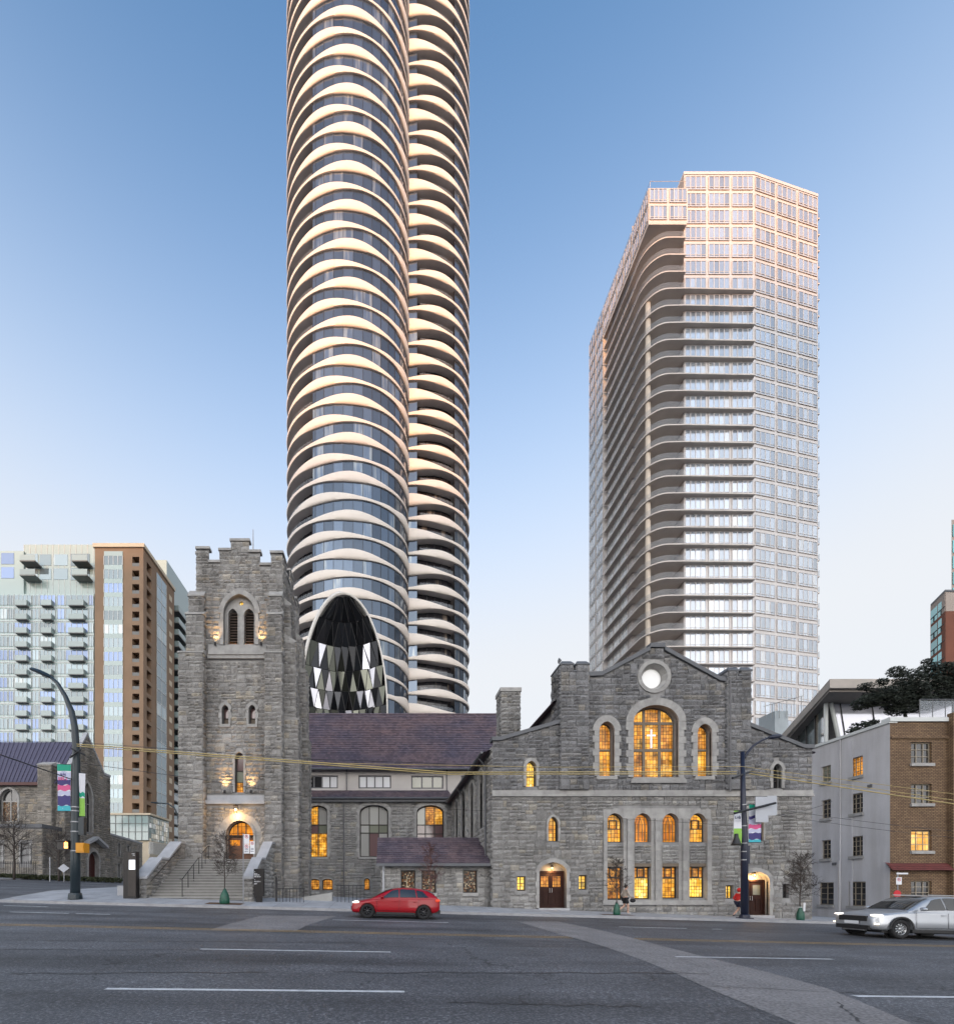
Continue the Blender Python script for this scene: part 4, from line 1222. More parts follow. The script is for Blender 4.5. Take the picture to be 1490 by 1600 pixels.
s = MB(); s.box(hx(375), hx(375) + .3, HD + .4, HB, hz(430), hz(300)); s.box(hx(1155) - .3, hx(1155), HD + .4, HB, hz(430), hz(310)); s.build('clerestory_wall', M['mortar'], hall)
s = MB(); s.prism([(xl, HG), (xl, ze), (hx(375), hz(402)), (hx(375), hz(310)), (pk, zr_), (hx(1155), hz(310)), (hx(1155), hz(415)), (xr, ze), (xr, HG)], front(HB), -.3, 0); s.build('rear_wall', M['mortar'], hall)
s = MB(); s.tube([(xl - .62, HD + .3, ze - .33), (xl - .62, HB, ze - .33)], .09, 6); s.tube([(xl - .6, HD + 1.3, ze - .4), (xl - .2, HD + 1.3, ze - .9), (xl - .12, HD + 1.3, HG)], .06, 6); s.build('gutter', M['lead'], hall)
s = MB(); s.tube([(xl - .6, 38.2, ze - .4), (xl - .15, 38.2, ze - .9), (xl - .12, 38.2, HG)], .06, 6); s.build('downpipe', M['pipe'], hall)
s = MB(); s.tube([HF(hx(1071), hz(232), .28), HF(hx(1071), hz(700), .28)], .05, 6); s.build('downpipe', M['pipe'], hall)
s = MB(); s.tube([(hx(362), HD + .1, hz(150)), (hx(366), HD + .1, hz(138)), (hx(363), HD + .1, hz(128))], [.05, .12, .03], 6); s.build('finial', M['lead'], hall)
# chimney on the left aisle roof
cxl, cxr, cy = ux(783, 33), ux(812, 33), 33.0
stone_box(hall, cxl, cxr, cy, cy + 1.3, hz(478) - .5, uz(1081, 33), rs, 'FLR', name='chimney', hr=(.2, .34), wr=(.3, .6))
s = MB(); s.box(cxl - .1, cxr + .1, cy - .1, cy + 1.4, uz(1081, 33) + .002, uz(1075, 33)); s.build('chimney_cap', M['dressed'], hall)
lay_stones(hall, M['stone'])

# ------------------------------------------------------------------ bell tower
TD = 32.0
def tx(u): return ux(260 + u/3.921, TD)
def tz(v): return uz(820 + v/3.921, TD)
def tx2(u): return ux(180 + u/3.921, TD)
def tz2(v): return uz(1130 + v/3.921, TD)
bell = thing('bell_tower', 'square grey stone bell tower with stepped battlements and louvred belfry window', 'church tower', (ux(372, TD), TD, top_z(ux(372, TD), TD)))
rs = random.Random(33)
TF = front(TD); X0_, X1_ = tx(185), tx(710); TG = -1.0; TB = TD + (X1_ - X0_)
tpoly = [(X0_, TG), (X0_, tz(152)), (tx(262), tz(152)), (tx(262), tz(235)), (tx(325), tz(235)), (tx(325), tz(162)), (tx(395), tz(162)), (tx(395), tz(104)), (tx(507), tz(104)), (tx(507), tz(172)), (tx(575), tz(172)), (tx(575), tz(252)), (tx(640), tz(252)), (tx(640), tz(178)), (X1_, tz(178)), (X1_, TG)]
B_l = arch(tx(372), tx(432), tz(722), tz(548), tz(505), 'pointed', 6); B_r = arch(tx(470), tx(532), tz(722), tz(548), tz(505), 'pointed', 6)
B_out = arch(tx(352), tx(545), tz(740), tz(548), tz(430), 'pointed', 8)
L_a = arch(tx(342), tx(383), tz(1225), tz(1135), tz(1108), 'pointed', 5); L_b = arch(tx(506), tx(547), tz(1225), tz(1135), tz(1108), 'pointed', 5)
L_c = arch(tx2(735), tx2(788), tz2(425), tz2(215), tz2(180), 'tudor', 5)
T_d = arch(tx2(680), tx2(848), tz2(842), tz2(690), tz2(598), 'pointed', 9)
wall(bell, TF, tpoly, [B_out, L_a, L_b, L_c, T_d], .5)
lz0, lz1 = tz2(500), tz2(443)
ex = [outer(B_out, .36), outer(L_a, .24), outer(L_b, .24), outer(L_c, .2), outer(T_d, .62), [(tx(255), tz(826)), (tx(255), tz(742)), (tx(622), tz(742)), (tx(622), tz(826))], [(tx2(555), lz0), (tx2(555), lz1), (tx2(930), lz1), (tx2(930), lz0)]]
ex += [[(tx(98), TG), (tx(98), tz(805)), (tx(243), tz(805)), (tx(243), TG)], [(tx(620), TG), (tx(620), tz(805)), (tx(720), tz(805)), (tx(720), TG)], [(tx(130), tz(815)), (tx(130), tz(565)), (tx(240), tz(565)), (tx(240), tz(815))], [(tx(628), tz(815)), (tx(628), tz(590)), (tx(715), tz(590)), (tx(715), tz(815))]]
ashlar(bell, TF, tpoly, ex, rs)
# belfry tracery panel with two louvred lancets and a small lit roundel
s = MB(); loops = [[Vector((u, z, 0)) for u, z in B_out], [Vector((u, z, 0)) for u, z in B_l], [Vector((u, z, 0)) for u, z in B_r], [Vector((u, z, 0)) for u, z in circle(tx(452), tz(470), .15, 14)]]
flat = [p for l in loops for p in l]; s.mesh([TF(p.x, p.y, -.22) for p in flat], [tuple(t) for t in tessellate_polygon(loops)])
for l in loops[1:]:
    for i in range(len(l)): a, c = l[i-1], l[i]; s.poly([TF(a.x, a.y, -.22), TF(c.x, c.y, -.22), TF(c.x, c.y, -.55), TF(a.x, a.y, -.55)])
bf = s.build('belfry_window', M['dressed'], bell, fix=False)
surround(bf, TF, B_out, .34)
for o in (B_l, B_r):
    surround(bf, Face((0, TD + .22, 0), (1, 0, 0), (0, -1, 0)), o, .09, .06, -.05)
    a, c = o[0][0], o[-1][0]; s = MB(); z = o[0][1] + .08
    while z < tz(515):
        q = clip(o, a, c, z, z + .1)
        if q: s.obox(((min(p[0] for p in q) + max(p[0] for p in q))/2, TD + .46, z + .06), ((max(p[0] for p in q) - min(p[0] for p in q))/2, 0, 0), (0, .09, .06), (0, -.012, .018))
        z += .2
    s.build('louvre', M['louvre'], bf)
    s = MB(); s.prism(o, TF, -.66, -.62); s.build('backing', M['frame_dk'], bf)
s = MB(); s.prism(circle(tx(452), tz(470), .15, 14), TF, -.4, -.38); s.build('roundel', M['bright'], bf)
s = MB(); e = [(tx(255), tx(622), tz(825), tz(806), .16), (tx(262), tx(615), tz(804), tz(778), .22), (tx(262), tx(615), tz(776), tz(745), .12)]
for a, c, z0, z1, d in e:
    u = a
    while u < c - .01:
        w = min(rs.uniform(.9, 1.5), c - u); s.prism([(u + .004, z0), (u + .004, z1), (u + w - .004, z1), (u + w - .004, z0)], TF, -.1, d); u += w
s.build('string_course', M['dressed'], bell)
for o in (L_a, L_b): window(bell, TF, o, lambda i, j: M['opal_pink'] if j else M['frame_br'], (), (tz(1180),), .05, .03, .3, None, .22, .14)
window(bell, TF, L_c, lambda i, j: M['amber'] if j < 1 else M['opal_green'] if j == 1 else M['opal_pink'], (), (tz2(360), tz2(290)), .05, .04, .25, None, .18)
s = MB()
for a, c, z0, z1, d in ((tx2(555), tx2(930), tz2(498), tz2(476), .2), (tx2(565), tx2(920), tz2(474), tz2(445), .12)):
    u = a
    while u < c - .01:
        w = min(1.7, c - u); s.prism([(u + .004, z0), (u + .004, z1), (u + w - .004, z1), (u + w - .004, z0)], TF, -.1, d); u += w
s.build('ledge', M['dressed_w'], bell)
# doorway
a, c, z0 = T_d[0][0], T_d[-1][0], T_d[0][1]; zl = tz2(700)
dw = window(bell, TF, [(p[0], max(p[1], zl)) for p in T_d[1:-1]], lambda i, j: M['ember'], (lerp(a, c, .35), lerp(a, c, .65)), (), .09, .07, .48, M['frame_dk'], None, None, 'fanlight')
surround(dw, TF, T_d, .58, .05); surround(dw, TF, T_d, .16, .12)
for q0, q1 in ((a + .02, (a + c)/2 - .008), ((a + c)/2 + .008, c - .02)):
    s = MB(); s.box(q0, q1, z0, zl, -.55, -.5, lambda u, w, d: TF(u, w, d))
    zw0, zw1 = lerp(z0, zl, .66), lerp(z0, zl, .92)
    for fr in ((q0, q0 + .14, z0, zl), (q1 - .14, q1, z0, zl), (q0 + .14, q1 - .14, z0, z0 + .25), (q0 + .14, q1 - .14, lerp(z0, zl, .5), zw0), (q0 + .14, q1 - .14, zw1, zl), (q0 + .14, q1 - .14, lerp(z0, zl, .28), lerp(z0, zl, .33))):
        s.box(fr[0], fr[1], fr[2], fr[3], -.5, -.46, lambda u, w, d: TF(u, w, d))
    M.setdefault('door_t', mat('reddish_oak_door', (0.11, 0.045, 0.02), .45, .25, 3, .2, 20))
    dr = s.build('door', M['door_t'], bell)
    s = MB(); s.box(q0 + .14, q1 - .14, zw0, zw1, -.499, -.48, lambda u, w, d: TF(u, w, d)); s.build('pane', M['ember'], dr)
# side walls and battlements
zt_side = tz(235)
for fc, w_ in ((right(X1_), .5), (left(X0_), .15)):
    sp_ = [(TD, TG), (TD, tz(178))]; n = 5; st = (TB - TD)/n
    for i in range(n):
        zz = tz(178) if i % 2 == 0 else zt_side
        if i == 2: zz = tz(130)
        sp_ += [(TD + i*st, zz), (TD + (i+1)*st, zz)]
    sp_ += [(TB, TG)]
    sp_ = [sp_[0]] + sp_[2:]
    wall(bell, fc, sp_, (), .3); ashlar(bell, fc, sp_, (), rs, weight=w_)
    s = MB()
    for i in range(n):
        zz = tz(178) if i % 2 == 0 else zt_side
        if i == 2: zz = tz(130)
        s.box(TD + i*st - .04, TD + (i+1)*st + .04, zz, zz + .16, -.35, .1, lambda u, w, d, fc=fc: fc(u, w, d))
    s.build('coping', M['dressed'], bell)
s = MB()
for u0, u1, v in ((185, 262, 152), (262, 325, 235), (325, 395, 162), (395, 507, 104), (507, 575, 172), (575, 640, 252), (640, 710, 178)):
    s.box(tx(u0) - .06, tx(u1) + .06, tz(v), tz(v) + .17, -.35, .11, lambda u, w, d: TF(u, w, d))
s.build('coping', M['dressed'], bell)
s = MB(); s.box(X0_ + .01, X1_ - .01, TD + .8, TB, TG, tz(260)); s.build('core', M['mortar'], bell)
# buttresses: front pair, and pairs on either side
zb1, zb2, zb3 = tz(815), tz(575), tz(455)
for a, c, a2, c2 in ((tx(100), tx(243), tx(138), tx(240)), (tx(618), tx(716), tx(628), tx(712))):
    stone_box(bell, a, c, TD - .62, TD + .02, TG, zb1, rs, 'FRL', .42)
    stone_box(bell, a2, c2, TD - .42, TD + .02, zb1 + .1, zb2, rs, 'FRL', .45)
    stone_box(bell, a2 + .12, c2 - .06, TD - .26, TD + .02, zb2 + .1, zb3, rs, 'FRL', .5)
for y0, y1 in ((TD + .35, TD + 1.6), (TB - 1.4, TB - .1)):
    stone_box(bell, X1_ - .02, X1_ + 1.05, y0, y1, TG, tz(1180), rs, 'FR', .0, wgt=.7)
    stone_box(bell, X1_ - .02, X1_ + .85, y0, y1, tz(1180) + .01, tz(700), rs, 'FR', .0, wgt=.7)
    stone_box(bell, X1_ - .02, X1_ + .5, y0, y1, tz(700) + .01, tz(470), rs, 'FR', .0, wgt=.7)
    s = MB()
    for x_, v, h_ in ((1.05, 1180, .5), (.85, 700, .6), (.5, 470, .5)):
        z_ = tz(v); s.mesh([(X1_, y0 - .06, z_ + h_), (X1_, y1 + .06, z_ + h_), (X1_ + x_ + .08, y1 + .06, z_ + .02), (X1_ + x_ + .08, y0 - .06, z_ + .02), (X1_, y0 - .06, z_ - .08), (X1_, y1 + .06, z_ - .08), (X1_ + x_ + .08, y1 + .06, z_ - .08), (X1_ + x_ + .08, y0 - .06, z_ - .08)], [(0, 1, 2, 3), (3, 2, 6, 7), (0, 3, 7, 4), (1, 5, 6, 2), (4, 7, 6, 5)])
    s.build('weathering', M['dressed'], bell)
    stone_box(bell, X0_ - .75, X0_ + .02, y0, y1, TG, tz(800), rs, 'FL', .0, wgt=.7)
    stone_box(bell, X0_ - .45, X0_ + .02, y0, y1, tz(800) + .01, tz(480), rs, 'FL', .0, wgt=.7)
    s = MB()
    for x_, v, h_ in ((.75, 800, .5), (.45, 480, .5)):
        z_ = tz(v); s.mesh([(X0_, y0 - .06, z_ + h_), (X0_, y1 + .06, z_ + h_), (X0_ - x_ - .08, y1 + .06, z_ + .02), (X0_ - x_ - .08, y0 - .06, z_ + .02), (X0_, y0 - .06, z_ - .08), (X0_, y1 + .06, z_ - .08), (X0_ - x_ - .08, y1 + .06, z_ - .08), (X0_ - x_ - .08, y0 - .06, z_ - .08)], [(0, 1, 2, 3), (3, 2, 6, 7), (0, 3, 7, 4), (1, 5, 6, 2), (4, 7, 6, 5)])
    s.build('weathering', M['dressed'], bell)
lay_stones(bell, M['stone_t'])
s = MB(); s.tube([(tx(506), TD + 1, tz(110)), (tx(506), TD + 1, tz(-40))], [.05, .025], 6); s.lathe((tx(506), TD + 1, tz(112)), [(.001, 0), (.16, 0), (.16, .12), (.001, .14)], 10)
props(s.build('flagpole', M['dressed_w']), 'thin bare flagpole on top of the bell tower', 'flagpole')

# ------------------------------------------------------------------ nave beside the tower, with clerestory and big slate roof
ND = 45.0
def nx(u): return ux(460 + u/3.921, ND)
def nz(v, D=ND): return uz(1100 + v/3.921, D)
nave = thing('church_nave', 'church nave with purple slate roof above a cream clerestory', 'church', (nx(500), ND, top_z(nx(500), ND)))
rs = random.Random(44); NF = front(ND); NG = -1.5
n0, n1 = ux(430, ND), xl + .05
np_ = [(n0, NG), (n0, nz(590)), (n1, nz(590)), (n1, NG)]
N1 = arch(nx(84), nx(201), nz(940), nz(655), nz(622), 'tudor', 6); N2 = arch(nx(400), nx(574), nz(938), nz(665), nz(620), 'round', 7); N3 = arch(nx(748), nx(914), nz(940), nz(665), nz(622), 'round', 7)
Nb = [arch(nx(92), nx(155), nz(1142), nz(1085), nz(1072), 'tudor', 4), arch(nx(170), nx(236), nz(1142), nz(1085), nz(1072), 'tudor', 4), arch(nx(425), nx(462), nz(1142), nz(1082), nz(1068), 'tudor', 4)]
wall(nave, NF, np_, [N1, N2, N3] + Nb, .45)
ashlar(nave, NF, np_, [outer(N1, .42), outer(N2, .42), outer(N3, .42)] + [outer(o, .12) for o in Nb], rs, (.24, .38), (.36, .9))
def nave_pane(i, j):
    if j == 2: return M['gold'] if i == 0 else M['opal']
    if j == 1: return M['opal_pink'] if i == 0 else M['opal_green']
    return M['gold']
window(nave, NF, N1, nave_pane, (nx(144),), (nz(792), nz(740)), .10, .09, .3, None, .38, .15)
window(nave, NF, N2, lambda i, j: M['opal'] if (j == 2 or i == 0) else (M['opal_green'] if j == 1 else M['opal_pink'] if i == 1 else M['opal']), (nx(458), nx(516)), (nz(790), nz(740)), .10, .09, .3, None, .38, .15)
window(nave, NF, N3, lambda i, j: M['opal_pink'] if j == 0 else (M['opal_pink'] if j == 1 else (M['gold'] if i == 2 else M['amber'] if i == 1 else M['opal_green'])), (nx(803), nx(859)), (nz(795), nz(740)), .10, .09, .3, None, .38, .15)
for o in Nb: window(nave, NF, o, lambda i, j: M['amber'], (), (), .09, .05, .22, None, .10)
lay_stones(nave, M['stone'])
s = MB(); s.tube([NF(nx(304), nz(590), .25), NF(nx(304), NG, .25)], .07, 6); s.build('downpipe', M['pipe'], nave)
# aisle roof, clerestory, main roof
CD = 48.0
ea = nz(583); ca = uz(1100 + 530/3.921, CD)
roof_courses('aisle_roof', nave, (n0, ND - .5, ea), (n1, ND - .5, ea), (n1, CD, ca), (n0, CD, ca), 10, M['slate'])
s = MB(); s.tube([(n0, ND - .55, ea - .02), (n1, ND - .55, ea - .02)], .1, 6); s.box(n0, n1, ND - .42, ND - .36, ea - .35, ea - .06); s.build('gutter', M['lead'], nave)
M['stucco'] = mat('cream_stucco', (0.52, 0.49, 0.46), .85, .08, .8)
cz1 = uz(1100 + 395/3.921, CD); CF = front(CD)
def cx_(u): return ux(460 + u/3.921, CD)
def czz(v): return uz(1100 + v/3.921, CD)
CW = [(arch(cx_(70), cx_(266), czz(518), 0, czz(438), 'flat'), 4, 0), (arch(cx_(392), cx_(592), czz(518), 0, czz(438), 'flat'), 4, 1), (arch(cx_(715), cx_(912), czz(520), 0, czz(440), 'flat'), 3, 2), (arch(cx_(1020), cx_(1180), czz(520), 0, czz(440), 'flat'), 3, 2)]
xe = cx_(1225)
wall(nave, CF, [(ux(430, CD), ca - 1), (ux(430, CD), cz1 + .5), (xe, cz1 + .5), (xe, ca - 1)], [c[0] for c in CW], .3, M['stucco'], 'clerestory')
M['win_pale'] = glass('pale_reflecting_pane', (0.75, 0.76, 0.78), .15, .9, obj=.05)
for o, n, k in CW:
    x0, x1 = o[0][0], o[-1][0]
    window(nave, CF, o, (lambda i, j, k=k: M['win_pale'] if (k == 1 or (k == 0 and i > 1)) else (M['opal_green'] if k == 2 else M['dark_pane'])), [lerp(x0, x1, i/n) for i in range(1, n)], (), .14, .14, .12, M['pipe'])
s = MB(); s.box(cx_(320) - .06, cx_(320) + .06, CD - .12, CD, ca, cz1); s.box(cx_(932) - .06, cx_(932) + .06, CD - .12, CD, ca, cz1); s.build('downpipe', M['pipe'], nave)
RD = 55.5
ez = uz(1201, CD - .7); rz_ = uz(1117, RD); x_l, x_r = ux(430, RD) - 4, ux(777, RD)
roof_courses('main_roof', nave, (x_l, CD - .7, ez), (cx_(1240), CD - .7, ez), (x_r, RD, rz_), (x_l, RD, rz_), 30, M['slate'], .07)
roof_courses('rear_roof', nave, (x_l, 2*RD - CD + .7, ez), (cx_(1240), 2*RD - CD + .7, ez), (x_r, RD, rz_), (x_l, RD, rz_), 20, M['slate'], .05)
s = MB(); s.tube([(x_l, CD - .75, ez - .05), (cx_(1240), CD - .75, ez - .05)], .1, 6); s.build('gutter', M['lead'], nave)
s = MB(); s.tube([(x_l, RD, rz_ + .06), (x_r, RD, rz_ + .06)], .12, 6); s.build('ridge', M['slate'], nave)
s = MB(); s.poly([(cx_(1225), CD, ca - 1), (cx_(1225), 2*RD - CD, ca - 1), (cx_(1225), 2*RD - CD, ez), (x_r - .1, RD, rz_ - .1), (cx_(1225), CD, ez)]); s.build('gable_wall', M['mortar'], nave, fix=False)

# ------------------------------------------------------------------ low lean-to between nave and hall
LDp = 28.6
porch = thing('lean_to_porch', 'low stone lean-to with slate roof between nave and hall', 'porch', (ux(680, LDp), LDp, top_z(ux(680, LDp), LDp)))
rs = random.Random(55); PF = front(LDp)
def lx(u): return ux(460 + u/3.921, LDp)
def lz(v): return uz(1100 + v/3.921, LDp)
p0, p1 = lx(537), xl + .1; pze = lz(985)
pp = [(p0, -1.4), (p0, pze), (p1, pze), (p1, -1.4)]
PW = [arch(lx(a), lx(c), lz(1158), 0, lz(1020), 'flat') for a, c in ((652, 740), (779, 868), (1033, 1119))]
wall(porch, PF, pp, PW, .3)
ashlar(porch, PF, pp, [[(o[0][0] - .03, o[0][1] - .12), (o[1][0] - .03, o[1][1] + .03), (o[2][0] + .03, o[2][1] + .03), (o[3][0] + .03, o[3][1] - .12)] for o in PW], rs)
for o in PW: window(porch, PF, o, lambda i, j: M['mosaic'], (), (), .07, .05, .2, None, None, .05)
wall(porch, left(p0), [(LDp, -1.4), (LDp, pze), (LDp + 4, lz(830)), (LDp + 4, -1.4)], (), .2)
ashlar(porch, left(p0), [(LDp, -1.4), (LDp, pze), (LDp + 4, lz(985)), (LDp + 4, -1.4)], (), rs, weight=.2)
lay_stones(porch, M['stone'])
zt_ = uz(1309, 32.2)
roof_courses('roof', porch, (p0 - .35, LDp - .35, pze + .05), (xl + .2, LDp - .35, pze + .05), (xl + .05, 32.2, zt_), (p0 - .35, 32.2, zt_), 13, M['slate'], .05)
s = MB(); s.poly([(p0, 32.2, -1.4), (p1, 32.2, -1.4), (p1, 32.2, zt_), (p0, 32.2, zt_)]); s.build('rear_wall', M['mortar'], porch, fix=False)
s = MB(); s.box(p0 - .38, xl + .25, LDp - .47, LDp - .34, pze - .12, pze + .06); s.build('gutter', M['lead'], porch)
s = MB(); s.tube([(lx(545), LDp - .4, pze - .1), (lx(545), LDp - .12, pze - .4), (lx(545), LDp - .12, -1.2)], .07, 8); s.build('downpipe', M['dressed_w'], porch)
# ------------------------------------------------------------------ stairs to the tower door
M['granite_step'] = mat('granite_step', (0.34, 0.335, 0.32), .75, .12, 2.0, .2, 40, fine=.1)
M['granite_riser'] = mat('granite_riser', (0.23, 0.225, 0.215), .8, .15, 2.0, .2, 40)  # darker than the treads: shade under the nosings put into the colour
SX0, SX1 = -13.9, -8.2
y_b, y_t = 26.45, 30.55
z_t = tz2(843)
z_b = top_z(SX0, y_b) - .12
NS = 15
stairs = thing('entrance_stairs', 'wide pale granite stairs with sloped stone parapets up to the tower door', 'stairs', ((SX0+SX1)/2, y_b, top_z(-11, y_b)))
rise = (z_t - z_b)/NS; run = (y_t - y_b)/(NS - 1)
for i in range(NS):
    s = MB(); y0 = y_b + i*run; y1 = y0 + run + .05 if i < NS - 1 else TD + .55
    z1 = z_b + rise*(i + 1); s.box(SX0, SX1, y0 - .03, y1, z1 - .055, z1); s.mi = 1; s.box(SX0, SX1, y0 + .05, y0 + .10, z1 - rise - .02, z1 - .055)
    s.build('step', [M['granite_step'], M['granite_riser']], stairs)
s = MB(); s.box(SX0 - .6, SX1 + .5, y_t, TD + .6, -1, z_t - .08); s.build('landing_base', M['mortar'], stairs)
rs = random.Random(66)
def parapet(xa, xb, outer_face):
    # stepped-ramp outline in (y, z): low ramp, flat, high ramp, flat
    zz = lambda py, D: uz(py, D)
    prof = [(y_b - .2, -1.2), (y_b - .2, zz(1372, y_b)), (y_b + 1.55, zz(1343, 28.0)), (y_b + 2.4, zz(1343, 28.0) + .03), (y_b + 4.2, zz(1318, 30.6)), (TD - .6, zz(1318, 30.6)), (TD - .6, -1.2)]
    fc = right(xb) if outer_face == 'R' else left(xa)
    w = MB(); w.prism(prof, lambda u, v, d: (d, u, v), xa + .03, xb - .03); pw = w.build('parapet_wall', M['mortar'], stairs)
    for f_ in (right(xb - .03), left(xa + .03)): ashlar(stairs, f_, prof, (), rs, (.2, .32), (.3, .6), weight=.4)
    ashlar(stairs, front(y_b - .2), [(xa, -1.2), (xa, prof[1][1]), (xb, prof[1][1]), (xb, -1.2)], (), rs, (.2, .32), (.2, .3))
    c = MB(); rows = []
    top_ = prof[1:-1]
    for (y, z) in [(y_b - .3, top_[0][1] - .06)] + top_: rows.append([(xa - .06, y, z - .0), (xa - .06, y, z + .13), (xb + .06, y, z + .13), (xb + .06, y, z - .0)])
    c.grid(rows); c.poly(rows[0]); c.build('coping', M['dressed_w'], stairs)
parapet(SX0 - .68, SX0, 'L'); parapet(SX1, SX1 + .52, 'R')
lay_stones(stairs, M['stone'])
def handrail(x, ys, name='handrail', pitch=True, posts=4):
    s = MB(); P_ = []
    def zst(y): return z_b + rise*(1 + max(0, min(NS - 1, (y - y_b)/run)))
    n = posts
    pts = []
    for i in range(n):
        y = lerp(ys[0], ys[1], i/(n-1)); pts.append((x, y, zst(y) + .92))
        s.tube([(x, y, zst(y) - .15), (x, y, zst(y) + .92)], .022, 6)
    s.tube([(x, ys[0] - .3, pts[0][2])] + pts + [(x, ys[1] + .3, pts[-1][2])], .024, 6)
    s.build(name, M['iron'], stairs)
handrail(ux(303, 28.3), (y_b + .2, y_b + 2.6)); handrail(ux(303, 28.3) , (y_b + 3.1, y_t + .1), posts=3)
s = MB()
def zst_(y): return z_b + rise*(1 + max(0, min(NS - 1, (y - y_b)/run)))
s.tube([(SX0 + .09, y, zst_(y) + .85) for y in (y_b + .1, y_b + 1.6, y_b + 2.4, y_t)], .022, 6); s.build('wall_rail', M['iron'], stairs)

# ------------------------------------------------------------------ lanterns and uplights (lit in the photograph)
M['lamp_glow'] = emis('lamp_glow', (1.0, 0.62, 0.22), 9.0)
M['brass'] = mat('dark_brass', (0.10, 0.055, 0.02), .4, .1, 2, metal=.6)
def lantern(x, y, z, label, e, s_=1.0):
    t = thing('wall_lantern', label, 'lantern', (x, y, z))
    b = MB(); b.box(x - .02, x + .02, y, y + .36*s_, z + .26*s_, z + .30*s_); b.lathe((x, y, z), [(.001, .30*s_), (.05*s_, .28*s_), (.13*s_, .2*s_), (.001, .19*s_)], 8); b.lathe((x, y, z), [(.001, -.2*s_), (.09*s_, -.18*s_), (.10*s_, -.14*s_), (.001, -.14*s_)], 8)
    for k in range(6): a = 2*math.pi*k/6; b.tube([(x + .09*s_*math.cos(a), y + .09*s_*math.sin(a), z - .15*s_), (x + .12*s_*math.cos(a), y + .12*s_*math.sin(a), z + .2*s_)], .008, 4)
    b.build('cage', M['brass'], t)
    b = MB(); b.sphere((x, y, z + .02), .055*s_); b.build('bulb', M['lamp_glow'], t, True)
    lamp_light('lantern_light', t, (x, y - .02, z - .28*s_), e, (1, .58, .22), .06)
lantern(ux(368.7, 31.6), 31.5, uz(1266, 31.6), 'hanging brass lantern glowing above the tower door arch', 42, 1.3)
lantern(hx(333), HD + .08, hz(1022), 'small glowing lantern in the tympanum over the door near the porch', 14, .7)
lantern(hx(1195), HD + .12, hz(1052), 'small bright lantern over the hall door behind the street lamp', 26, .7)
def uplight(x, y, z, label, e, aim=(0, .22, 1)):
    t = thing('uplight', label, 'uplight', (x, y, z))
    b = MB(); b.lathe((x, y, z), [(.001, -.1), (.07, -.1), (.09, .08), (.07, .08), (.06, .02), (.001, .02)], 10); b.box(x - .02, x + .02, y, y + .5, z - .06, z - .02); b.build('housing', M['iron'], t, True)
    b = MB(); b.lathe((x, y, z), [(.001, .035), (.06, .035)], 10); b.build('lens', M['lamp_glow'], t)
    lamp_light('uplight_light', t, (x, y - .05, z + .12), e, (1, .56, .20), .04, rad(75), aim, 1.0)
uplight(ux(351, 31.7), 31.68, uz(1237, 31.7), 'black uplight left of the tall lancet above the tower ledge', 120)
uplight(ux(392, 31.7), 31.68, uz(1237, 31.7), 'black uplight right of the tall lancet above the tower ledge', 105)
uplight(ux(336, 31.7), 31.7, uz(1006, 31.7), 'belfry uplight on the string course beside the left buttress', 80)
uplight(ux(408, 31.7), 31.7, uz(1006, 31.7), 'belfry uplight on the string course beside the right buttress', 80)
t = thing('louvre_lamp', 'orange lamp glowing behind the belfry louvres', 'lamp', (tx(452), TD + .58, tz(715)))
b = MB()
b.sphere((tx(402), TD + .59, tz(716)), .05); b.build('bulb', M['lamp_glow'], t, True)
b = MB(); b.sphere((tx(501), TD + .59, tz(716)), .05); b.build('bulb', M['lamp_glow'], t, True)
lamp_light('louvre_light', t, (tx(402), TD + .5, tz(712)), 22, (1, .45, .12), .05); lamp_light('louvre_light', t, (tx(501), TD + .5, tz(712)), 22, (1, .45, .12), .05)

# ------------------------------------------------------------------ glass oval gallery behind the nave roof
GD = 62.0
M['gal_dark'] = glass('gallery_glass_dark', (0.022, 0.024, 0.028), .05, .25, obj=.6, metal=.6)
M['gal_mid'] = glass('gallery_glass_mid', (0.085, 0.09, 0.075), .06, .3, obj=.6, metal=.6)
M['gal_lit'] = glass('gallery_glass_pale', (0.72, 0.72, 0.78), .1, .9, obj=.15, metal=.4)  # on the facets, reflected sky is painted in as a pale base colour
M['gal_rim'] = mat('gallery_rim', (0.70, 0.67, 0.62), .4, .05, .5)
gal = thing('glass_gallery', 'dark faceted glass oval gallery with pale rim behind the slate roof', 'pavilion', (ux(538, GD), GD, 0))
gx, gtop = ux(537, GD), uz(929, GD); gbase = 2.0
def half_w(z, s=1):
    t = min(1.0, max(0.0, (gtop - z)/(gtop - uz(1118, GD))))
    return (ux(605, GD) - gx)*math.sqrt(max(0.0, 1 - (1 - t)**2))
def gal_pt(q, z, off=0.0):
    w = half_w(z); lean = (gtop - z)
    x = gx + q*w; fold = 0
    return Vector((x, GD + 2.2*(1 - q*q)*min(1, (gtop - z)/4) + off, z))
zrow = [uz(v, GD) for v in (932, 962, 998, 1037, 1070, 1100, 1130, 1160, 1200)]
rg = random.Random(9)
cols_n = [6, 8, 9, 10, 11, 12, 12, 12]
frames = MB()
